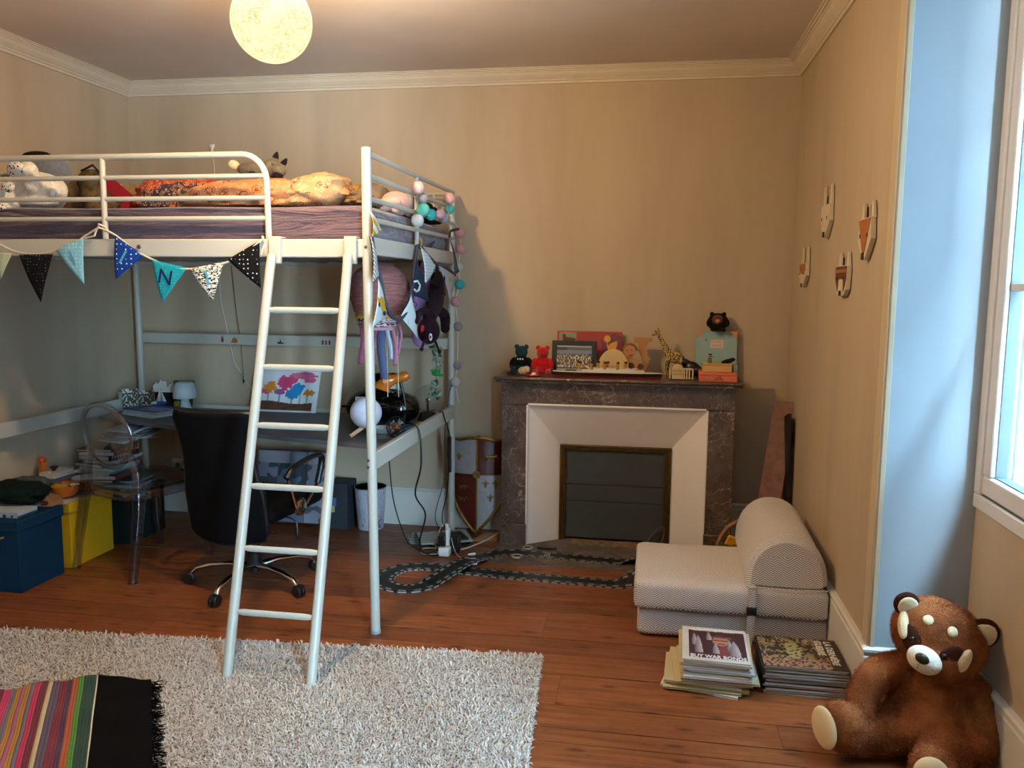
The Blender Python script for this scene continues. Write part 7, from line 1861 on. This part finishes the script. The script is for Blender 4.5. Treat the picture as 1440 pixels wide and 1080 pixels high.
def tz(p):
    b = max(0.0, (p.x + .14) / .20); b = min(1, b); hgt = 0.0
    cr = (p - Vector((-.955, 4.118, 0))).length
    return b
acc = 0; secs = []; cur = []
geo = []
for i in range(NP):
    p = path[i]; d = (path[(i + 1) % NP] - path[i - 1]).normalized(); nrm = Vector((-d.y, d.x, 0)); b = tz(p); bank = b * .75
    over = 0.0
    dd = (p - Vector((-.955, 4.12, 0))).length
    if abs(d.x) < .75 and dd < .25: over = .030 * max(0, 1 - dd / .25) ** .6     # the diagonal passes over the straight
    out_ = nrm if (p + nrm - Vector((C_[0], C_[1], 0))).length > (p - Vector((C_[0], C_[1], 0))).length else -nrm
    row = []
    for s_ in (-1, 1):
        q = p + nrm * s_ * TW * (cos(bank)); k = nrm.dot(out_) * s_
        q.z = .006 + over + (TW * (1 + k) * sin(bank))
        row.append(q)
    geo.append((row[0], row[1], acc)); acc += (path[(i + 1) % NP] - p).length
per = 9
for s0 in range(0, NP, per):
    g = G(); uv = []
    for i in range(s0, min(s0 + per, NP) + 1):
        a, b, l = geo[i % NP]; l = l if i < NP else acc
        g.v += [tuple(a), tuple(b), tuple(a - Vector((0, 0, .0055))), tuple(b - Vector((0, 0, .0055)))]; uv += [(l, 0), (l, 1), (l, 0), (l, 1)]
    m_ = len(g.v) // 4
    for i in range(m_ - 1):
        k = 4 * i
        for f in ((k, k + 1, k + 5, k + 4), (k + 2, k + 6, k + 7, k + 3), (k, k + 4, k + 6, k + 2), (k + 1, k + 3, k + 7, k + 5)): g.f.append(f); g.mi.append(0)
    o = build('track_section', g, MTK, tk, smooth=False); ul = o.data.uv_layers.new(name='UVMap')
    for lp_ in o.data.loops: ul.data[lp_.index].uv = uv[lp_.vertex_index]
# outer guard rail of the banked curve
for k, (x, y, z, rz_) in enumerate(((-1.0 + .06, 4.335, .012, .7), (-.90, 4.185, .014, .3))):
    g = G(); g.box((x, y, z + .006), (.045, .014, .014), (0, 0, rz_)); build('connector', g, MATS['white_plastic'], tk, bevel=.003)
g = G()
for j in range(3): g.b2(-.545 + .012 * j, -.538 + .012 * j, 4.40, 4.485, .0075, .0085)
build('finish_line', g, M('finish_white', '#9a9a94', .6), tk, smooth=False)
for x, y in ((-.655, 4.53), (-.69, 4.37)):
    w = thing('controller_ring', (x, y, 0), 'small pale lap counter ring beside the race track, %s' % ('near the fireplace' if y > 4.5 else 'on its near side'), 'toy part')
    g = G(); g.tube([(x + .026 * cos(a), y + .026 * sin(a), .012) for a in [i * pi / 12 for i in range(22)]], .006, 6); build('ring', g, M('bone_plastic', '#a39c8c', .5), w)
    g = G(); g.lathe([(0, 0), (.018, 0), (.018, .010), (0, .010)], (x, y, .005), 14); build('hub', g, MATS['black_plastic'], w)
w = thing('track_controller', (-.52, 4.55, 0), 'dark oblong lap counter box between the track and the fireplace', 'toy part')
g = G(); g.b2(-.60, -.49, 4.535, 4.565, .005, .020); build('housing', g, M('dark_maroon_plastic', '#2c1a1c', .4), w, bevel=.003)
w = thing('loop_of_wire', (.07, 4.55, 0), 'pointed loop of thin grey plastic track edging standing up beside the chair bed', 'toy part')
g = G(); g.tube(smoothpath([(-0.0344, 4.3500, 0.0500), (0.0018, 4.4200, 0.0893), (0.0502, 4.5000, 0.1482), (0.0917, 4.5000, 0.1871), (0.1114, 4.5000, 0.1761), (0.1049, 4.4800, 0.1252), (0.0743, 4.4200, 0.1019), (0.0296, 4.3600, 0.0627)], 6), .0035, 6); build('edging', g, M('edging_grey', '#4f5250', .5), w)
g = G(); g.add([(-0.0052, 4.4000, 0.0713), (0.0506, 4.5000, 0.1320), (0.0999, 4.5000, 0.1714), (0.0936, 4.4800, 0.1164), (0.0521, 4.4200, 0.0765)], [(0, 1, 2, 3, 4)]); build('web', g, M('dark_edging', '#232524', .6), w, thick=.002)

# ================================================================== BOXES AND TOYS ON THE LEFT
def storage_box(x0, x1, y0, y1, h, col, label, nm, lid=.055, rz=0):
    t = thing('storage_box', ((x0 + x1) / 2, (y0 + y1) / 2, 0), label, 'storage box')
    m = M(nm, col, .75, var=.05, vs=20, bump=.3, bs=220)
    g = G(); g.b2(x0 + .008, x1 - .008, y0 + .008, y1 - .008, .001, h - .012); build('box_body', g, m, t, bevel=.004)
    g = G(); g.b2(x0, x1, y0, y1, h - lid, h); build('lid', g, m, t, bevel=.006); return t
bb = storage_box(-3.27, -2.955, 3.385, 3.70, .36, '#0e324c', 'dark blue fabric storage box, nearest of the three along the left wall', 'navy_fabric')
g = G(); g.tube([(-3.15, 3.383, .28), (-3.12, 3.375, .27), (-3.06, 3.375, .27), (-3.03, 3.383, .28)], .005, 6); build('handle', g, MATS['chrome'], bb)
storage_box(-3.27, -2.955, 3.745, 4.10, .355, '#c79a1a', 'bright yellow fabric storage box, middle of the three along the left wall', 'yellow_fabric')
storage_box(-3.27, -2.90, 4.16, 4.52, .35, '#1a2220', 'dark green fabric storage box, farthest of the three along the left wall', 'dark_green_fabric')
BT = .361
w = thing('paper_sheets', (-3.08, 3.92, BT), 'sheets of printed newspaper lying over the yellow storage box', 'newspaper')
def news(u, v):
    n = mnoise.noise(Vector((u * 40, v * 7, 3)))
    if u > .45 and .35 < v < .8 and (int(v * 26) % 2) and n > -.12: return (.05, .04, .05)
    if u < .2 and n > .1: return (.40, .16, .12)
    return (.55, .53, .50)
painted('newspaper_page', (-3.262, 3.70, BT - .004), (.30, .02, 0), (0, .38, 0), 60, 60, news, w, thick=.001, bend=lambda u, v: .004 + .004 * sin(u * 5 + v * 3))
# white board-game strip with blue dots
w = thing('dotted_gift_box', (-3.07, 3.49, BT), 'pale blue and white gift box with grey dots on the blue storage box', 'box')
g = G(); g.b2(-3.25, -2.99, 3.43, 3.56, BT, BT + .03); build('box_body', g, flagmat('dotted_paper', '#a8b4bc', '#33405a', 24, .25), w, bevel=.002)
w = thing('patterned_cloth', (-3.12, 3.64, BT), 'mauve-grey pleated paper fan on the blue storage box', 'paper')
g = G()
def pf_(u, v): return Vector((-3.26 + .24 * u, 3.575 + .09 * v, BT + .003 + .012 * abs((u * 12) % 1 - .5) + .025 * v))
g.grid(pf_, 48, 4); build('pleats', g, M('mauve_paper', '#77707c', .8), w, thick=.002)
o = tag(pillowish('dark_green_cloth', (-3.14, 3.60, BT + .085), (.14, .10, .05), (0, .1, .2), M('bottle_green_cloth', '#0f1c18', .95, bump=.4), None, 61, .25, .7), 'crumpled bottle-green cloth on the blue storage box', 'cloth')
w = tag(pillowish('grey_fleece', (-3.17, 3.72, BT + .08), (.10, .09, .05), (0, 0, .2), M('slate_fleece', '#4a5050', .95, bump=.4), None, 62, .2, .7), 'slate grey fleece bundle behind the dark green cloth', 'cloth')
w = tag(pillowish('lime_ball', (-3.235, 3.80, BT + .085), (.04, .035, .03), (0, 0, .2), M('lime_plush', '#8fae1c', .9, bump=.5), None, 64, .25, .9), 'small lime green fuzzy toy against the left wall', 'toy')
w = thing('paper_bag', (-3.0, 3.66, BT), 'small open kraft paper bag lying between the blue and yellow boxes', 'paper bag')
g = G()
KP = M('kraft_paper', '#8a6446', .8)
g.add([(-3.09, 3.62, BT + .004), (-2.98, 3.64, BT + .004), (-2.97, 3.72, BT + .004), (-3.07, 3.74, BT + .004), (-3.075, 3.63, BT + .055), (-3.01, 3.655, BT + .07), (-2.985, 3.72, BT + .045), (-3.06, 3.73, BT + .05)], [(0, 1, 2, 3), (0, 1, 5, 4), (1, 2, 6, 5), (2, 3, 7, 6), (3, 0, 4, 7)]); build('bag_sides', g, KP, w, thick=.002)
g = G(); g.ell((-3.02, 3.65, BT + .02), (.03, .02, .015)); build('contents', g, M('dark_mauve_cloth', '#4a2430', .9), w)
w = thing('orange_bowl', (-3.06, 3.84, BT), 'orange plastic bowl filled with small pieces on the newspaper', 'bowl')
g = G(); g.lathe([(0, .002), (.05, .002), (.068, .022), (.080, .062), (.077, .062), (.064, .024), (.046, .008), (0, .008)], (-3.06, 3.84, BT + .006), 36); build('bowl_wall', g, M('orange_plastic', '#c4621a', .35, var=.04), w)
g = G(); g.b2(-3.11, -3.02, 3.79, 3.83, BT + .055, BT + .073); build('yellow_brick_piece', g, M('amber_plastic', '#d0901e', .4), w, bevel=.003)
g = G(); g.b2(-3.03, -2.995, 3.85, 3.88, BT + .058, BT + .070); build('white_piece', g, MATS['white_plastic'], w, bevel=.002)
g = G(); g.ell((-3.06, 3.84, BT + .045), (.062, .062, .012)); build('filling', g, M('mixed_brown', '#5c3a24', .7, var=.6, vs=90), w)
w = thing('red_basket', (-3.04, 4.02, BT), 'dull red round container with a white plate-like lid next to the orange bowl', 'container')
g = G(); g.lathe([(0, .002), (.07, .002), (.085, .05), (.082, .05), (.066, .006), (0, .006)], (-3.03, 4.01, BT + .004), 36); build('container_wall', g, M('dull_red_plastic', '#6b2620', .5), w)
g = G(); g.lathe([(0, .0), (.075, .004), (.088, .012), (.086, .014), (.07, .008), (0, .004)], (-3.035, 4.01, BT + .058), 36); build('plate_lid', g, M('pale_grey_plate', '#b2b4ba', .4), w)
# brick-built station with white roof
w = thing('toy_brick_house', (-3.13, 3.86, BT), 'white-roofed toy brick building behind the orange bowl', 'toy building')
MWB = M('white_brick_plastic', '#c0b8ac', .35, var=.03)
zz = BT + .008
for nm, x0, x1, y0, y1, z0, z1, m in (('wall', -3.20, -3.12, 3.78, 3.84, .0, .055, MWB), ('wall', -3.21, -3.12, 3.84, 4.0, .0, .05, M('tan_brick_plastic', '#8c7c66', .4)), ('red_course', -3.215, -3.112, 3.84, 4.0, .05, .062, M('brick_orange', '#a84a24', .4)),
                                  ('wall', -3.20, -3.12, 3.85, 3.99, .062, .088, M('grey_lilac_plastic', '#6c6468', .4)), ('roof', -3.22, -3.105, 3.83, 4.01, .088, .098, MWB), ('roof', -3.205, -3.12, 3.84, 4.0, .098, .115, MWB)):
    g = G(); g.b2(x0, x1, y0, y1, zz + z0, zz + z1); build(nm, g, m, w, bevel=.002)
for j in range(3):
    g = G(); g.lathe([(.008, 0), (.008, .006), (0, .006)], (-3.16, 3.86 + .05 * j, zz + .115), 10); build('stud', g, MWB, w)
g = G(); g.b2(-3.175, -3.155, 3.90, 3.915, zz + .115, zz + .135); g.b2(-3.18, -3.15, 3.895, 3.92, zz + .130, zz + .142); build('chimney_piece', g, MATS['black_plastic'], w)
for y in (3.80, 3.825):
    g = G(); g.b2(-3.121, -3.116, y - .006, y + .006, zz + .012, zz + .035); build('window', g, M('window_grey', '#6b6f74', .4), w)
w = thing('toy_crane', (-3.22, 3.90, BT), 'orange toy brick crane standing upright by the left wall', 'toy')
g = G(); g.b2(-3.255, -3.19, 3.86, 3.93, BT, BT + .03); g.b2(-3.245, -3.205, 3.875, 3.915, BT + .03, BT + .05); build('base', g, MATS['black_plastic'], w, bevel=.003)
g = G(); g.box((-3.225, 3.895, BT + .115), (.022, .026, .13), (0, .05, 0)); g.box((-3.215, 3.88, BT + .12), (.008, .008, .13), (.1, .1, 0)); build('boom', g, M('crane_orange', '#c86c1c', .4), w, bevel=.002)
g = G(); g.ell((-3.222, 3.89, BT + .185), (.022, .024, .018)); build('head', g, M('crane_red_orange', '#b4481e', .4), w)
# stack of books and discs on the dark green box
bz = .352
rr = random.Random(21)
specs = [('#4c4a50', .30, 'grey album at the very bottom of the book stack behind the clear chair'), ('#8f8a84', .27, 'pale grey book second from the bottom of the stack'), ('#5a5a60', .29, 'dark grey album with pale edge in the lower stack'), ('#7a9aa8', .26, 'light blue book in the stack behind the clear chair'), ('#bdb6ac', .27, 'white paperback above the light blue book'), ('#453a48', .28, 'plum-coloured book in the middle of the stack'), ('#a8a49c', .27, 'pale magazine-like book above the plum one'),
         ('#16161a', .25, 'black book with white lettering on its spine'), ('#7c1c22', .28, 'dark red book near the top of the stack'), ('#1c2624', .29, 'dark green book on top of the stack')]
z = bz
for k, (c, L_, lab) in enumerate(specs):
    th = (.022, .018, .024, .02, .016, .022, .018, .030, .024, .014)[k]
    bkx = thing('stacked_book', (-3.10 + rr.uniform(-.02, .02), 4.30 + rr.uniform(-.03, .01), z), lab, 'book', 'books stacked behind the clear chair', rz=rr.uniform(-.22, .16), local=True)
    W_ = .21
    g = G(); g.b2(-W_ / 2 + .004, W_ / 2 - .004, -L_ / 2 + .004, L_ / 2 - .004, .002, th - .0025); build('pages', g, PG[(k + 1) % 2], bkx, local=True, smooth=False)
    g = G(); g.b2(-W_ / 2, W_ / 2, -L_ / 2, L_ / 2, th - .0025, th - .0004); g.b2(-W_ / 2, W_ / 2, -L_ / 2, L_ / 2, 0, .002); g.b2(W_ / 2 - .002, W_ / 2, -L_ / 2, L_ / 2, .002, th - .0025); build('cover', g, M('book_' + c[1:], c, .5), bkx, local=True, smooth=False)
    if k == 7:
        for j in range(7):
            g = G(); g.tube([(W_ / 2 + .0006, -.09 + j * .022 + .007 * cos(a), .015 + .008 * sin(a)) for a in [i * pi / 5 for i in range(8)]], .0014, 5); build('spine_letter', g, MATS['white_plastic'], bkx, local=True)
    z += th
zt = z
w = thing('curled_magazines', (-3.06, 4.36, zt), 'sheaf of curling grey magazines fanned on top of the book stack', 'magazines')
for k in range(7):
    g = G(); a0 = rr.uniform(-.3, .3); ux = Vector((cos(a0), sin(a0), 0)); uy = Vector((-sin(a0), cos(a0), 0)); c = Vector((-3.05 + .01 * k, 4.40, zt + .006 + k * .011))
    def cm(u, v): return c + ux * (u - .5) * .22 + uy * (v - .5) * .28 + Vector((0, 0, .05 * (u * u) * (k % 3) * .4 + .012 * sin(v * 4 + k) + .012))
    g.grid(cm, 10, 12); build('magazine_leaf', g, (CV[3], M('warm_grey_paper', '#8c8478', .7), M('cool_grey_paper', '#6a6e72', .7))[k % 3], w, thick=.004)

# ================================================================== CLEAR CHAIR
MAC = clear('smoky_acrylic', (.80, .82, .85), .04, .07, 2.0)
gc_ = thing('clear_chair', (-2.65, 3.95, 0), 'transparent smoky acrylic chair with an oval back in front of the storage boxes', 'chair', rz=-.325, local=True)
def lg(pts, w0, w1, nm='leg'):
    g = G(); P_ = smoothpath(pts, 6); m = len(P_); vs = []
    for i, p in enumerate(P_):
        k = i / (m - 1); w_ = w0 + (w1 - w0) * k
        vs += [(p.x - w_, p.y - w_ * .8, p.z), (p.x + w_, p.y - w_ * .8, p.z), (p.x + w_, p.y + w_ * .8, p.z), (p.x - w_, p.y + w_ * .8, p.z)]
    fs = [(0, 1, 2, 3), tuple(range(4 * m - 4, 4 * m))[::-1]]
    for i in range(m - 1):
        for k in range(4): fs.append((4 * i + k, 4 * i + (k + 1) % 4, 4 * i + 4 + (k + 1) % 4, 4 * i + 4 + k))
    g.add(vs, fs); return build(nm, g, MAC, gc_, local=True, bevel=.004)
for q in (-1, 1):
    lg([(q * .225, -.275, 0), (q * .222, -.245, .18), (q * .215, -.215, .36), (q * .205, -.205, .46)], .019, .027)
    lg([(q * .20, .235, 0), (q * .198, .215, .2), (q * .195, .205, .44)], .016, .022)
    lg([(q * .205, -.205, .46), (q * .200, -.20, .54), (q * .165, -.20, .61), (q * .150, -.205, .64)], .026, .016, 'back_support')
g = G(); rim_ = []
def seat_o(a):
    c_, s_ = cos(a), sin(a); e = .45
    return (math.copysign(abs(c_) ** e, c_) * (.225 + .03 * s_), math.copysign(abs(s_) ** e, s_) * .245)
g.prism([seat_o(i * 2 * pi / 48) for i in range(48)], .016, Matrix.Translation((0, 0, .448))); build('seat', g, clear('smoky_acrylic_seat', (.62, .66, .67), .04, .07, 2.0), gc_, local=True, bevel=.004)
g = G(); g.prism([(x * .93, y * .93) for x, y in [seat_o(i * 2 * pi / 48) for i in range(48)]], .006, Matrix.Translation((0, 0, .405)))
rim = [seat_o(i * 2 * pi / 48) for i in range(48)]
g = G(); vs = [(x * .97, y * .97, .448) for x, y in rim] + [(x * .95, y * .95, .40) for x, y in rim]; g.add(vs, [(i, (i + 1) % 48, 48 + (i + 1) % 48, 48 + i) for i in range(48)]); build('apron', g, MAC, gc_, local=True, thick=.004)
def bp(x, z): return Vector((x, -.190 - (z - .55) * .12 - .05 * (1 - (x / .2) ** 2) * .5, z))
g = G(); g.tube([bp(.190 * cos(a), .725 + .165 * sin(a)) for a in [i * pi / 24 for i in range(48)]], .014, 10, closed=True); build('back_ring', g, MAC, gc_, local=True)
g = G()
def bpn(u, v): 
    a = u * 2 * pi; r = v; return bp(.185 * r * cos(a), .725 + .160 * r * sin(a))
g.grid(bpn, 40, 8); build('back_panel', g, MAC, gc_, local=True, thick=.006)

# ================================================================== OFFICE CHAIR
oc = thing('office_chair', (-1.93, 3.74, 0), 'black mesh office chair on a five-star chrome base with castors', 'office chair', rz=-.12, local=True)
MMS = M('black_mesh', '#060607', .85, var=.25, vs=80, bump=.5, bs=240); MCH = MATS['chrome']
g = G(); g.tube([(0, 0, .07), (0, 0, .16)], .038, 18); g.tube([(0, 0, .12), (0, 0, .34)], .031, 18); build('gas_lift_cover', g, MATS['black_plastic'], oc, local=True)
g = G(); g.tube([(0, 0, .28), (0, 0, .36)], .014, 14); build('gas_piston', g, MCH, oc, local=True)
for k in range(5):
    a = radians(198 + 72 * k); d = Vector((cos(a), sin(a), 0)); g = G()
    g.tube([d * .02 + Vector((0, 0, .095)), d * .12 + Vector((0, 0, .105)), d * .22 + Vector((0, 0, .098)), d * .29 + Vector((0, 0, .080)), d * .315 + Vector((0, 0, .055))], [.024, .019, .016, .015, .013], 12, flat=.7); ar = build('base_arm', g, MCH, oc, local=True)
    s_ = Vector((-d.y, d.x, 0)); c_ = d * .325
    for q in (-1, 1):
        g = G(); g.lathe([(0, 0), (.025, .001), (.030, .006), (.030, .016), (.025, .020), (0, .020)], c_ + s_ * (q * .012 - (.009 if q > 0 else .009)) + Vector((0, 0, .0305)), 22, s_); build('castor', g, MATS['black_plastic'], ar, local=True)
    g = G(); g.lathe([(.024, 0), (.026, .012), (.016, .022), (0, .024)], c_ + Vector((0, 0, .034)), 16); build('castor_hood', g, MATS['black_plastic'], ar, local=True)
g = G()
def st_(u, v):
    a, b = u * 2 - 1, v * 2 - 1
    return Vector((a * .245 * (1 - .08 * b * b), .03 + b * .235, 0))
cs = cushion_slab(-.245, .245, -.20, .28, .375, .455, 3, .035, .012); build('seat', cs, M('black_seat_fabric', '#070708', .9, var=.2, vs=60, bump=.3), oc, local=True)
g = G(); g.b2(-.12, .12, -.12, .14, .345, .378); build('seat_mechanism', g, MATS['black_plastic'], oc, local=True, bevel=.01)
# backrest: curved mesh with a frame
def bk_(u, v):
    z = .30 + .62 * v; w_ = (.205 + .0 * v) if v < .35 else .205 - .05 * sin((v - .35) / .65 * pi) * .6 + .02 * (v - .35)
    if v > .92: w_ *= 1 - .12 * ((v - .92) / .08) ** 2
    if v < .08: w_ *= 1 - .12 * ((.08 - v) / .08) ** 2
    x = (u * 2 - 1); y = -.235 - .11 * v ** 1.5 + .05 * x * x - .015 * sin(v * pi)
    return Vector((x * w_, y, z + (.02 * (1 - x * x) * (-1) if v < .05 else 0)))
g = G(); g.grid(bk_, 20, 30); build('backrest', g, MMS, oc, local=True, thick=.028)
g = G(); g.tube([bk_(0, v / 14) for v in range(15)] + [bk_(u / 8, 1) for u in range(1, 9)] + [bk_(1, 1 - v / 14) for v in range(1, 15)] + [bk_(1 - u / 8, 0) for u in range(1, 8)], .015, 10, closed=True); build('back_frame', g, MATS['black_plastic'], oc, local=True)
g = G(); g.tube([(0, -.05, .355), (0, -.20, .36), (0, -.235, .40)], .022, 10, flat=.5); build('back_bracket', g, MATS['black_plastic'], oc, local=True)
for q in (-1, 1):
    x = q * .285; g = G()
    g.tube(smoothpath([(x, -.15, .595), (x + q * .01, -.10, .635), (x + q * .01, .05, .655), (x, .17, .645), (x - q * .01, .20, .60), (x - q * .015, .165, .50)], 5), .0165, 10, flat=.8); am = build('armrest', g, MATS['black_plastic'], oc, local=True)
    g = G(); g.tube([(x, -.13, .585), (x - q * .02, -.03, .42)], .008, 8); build('arm_strut', g, MCH, am, local=True)
    g = G(); g.tube([(x - q * .015, .165, .50), (x - q * .02, .06, .42)], .008, 8); build('arm_strut', g, MCH, am, local=True)
    g = G(); g.lathe([(0, 0), (.045, 0), (.045, .012), (.036, .018), (0, .020)], (x - q * .03, .015, .415), 26, (q, 0, 0)); build('arm_hub', g, MCH, am, local=True)
    g = G(); g.tube([(x - q * .03, .015, .415), (q * .20, .015, .40)], .022, 12); build('arm_mount', g, MATS['black_plastic'], am, local=True)
g = G(); g.tube([(.10, .0, .36), (.20, .02, .352), (.235, .02, .33), (.236, .02, .29)], .004, 6); g.ell((.236, .02, .27), (.010, .010, .028)); build('lever', g, MATS['black_plastic'], oc, local=True)

tag(bpy.data.objects['pendant_lamp'], 'glowing round warm-white globe lamp hanging from the ceiling')
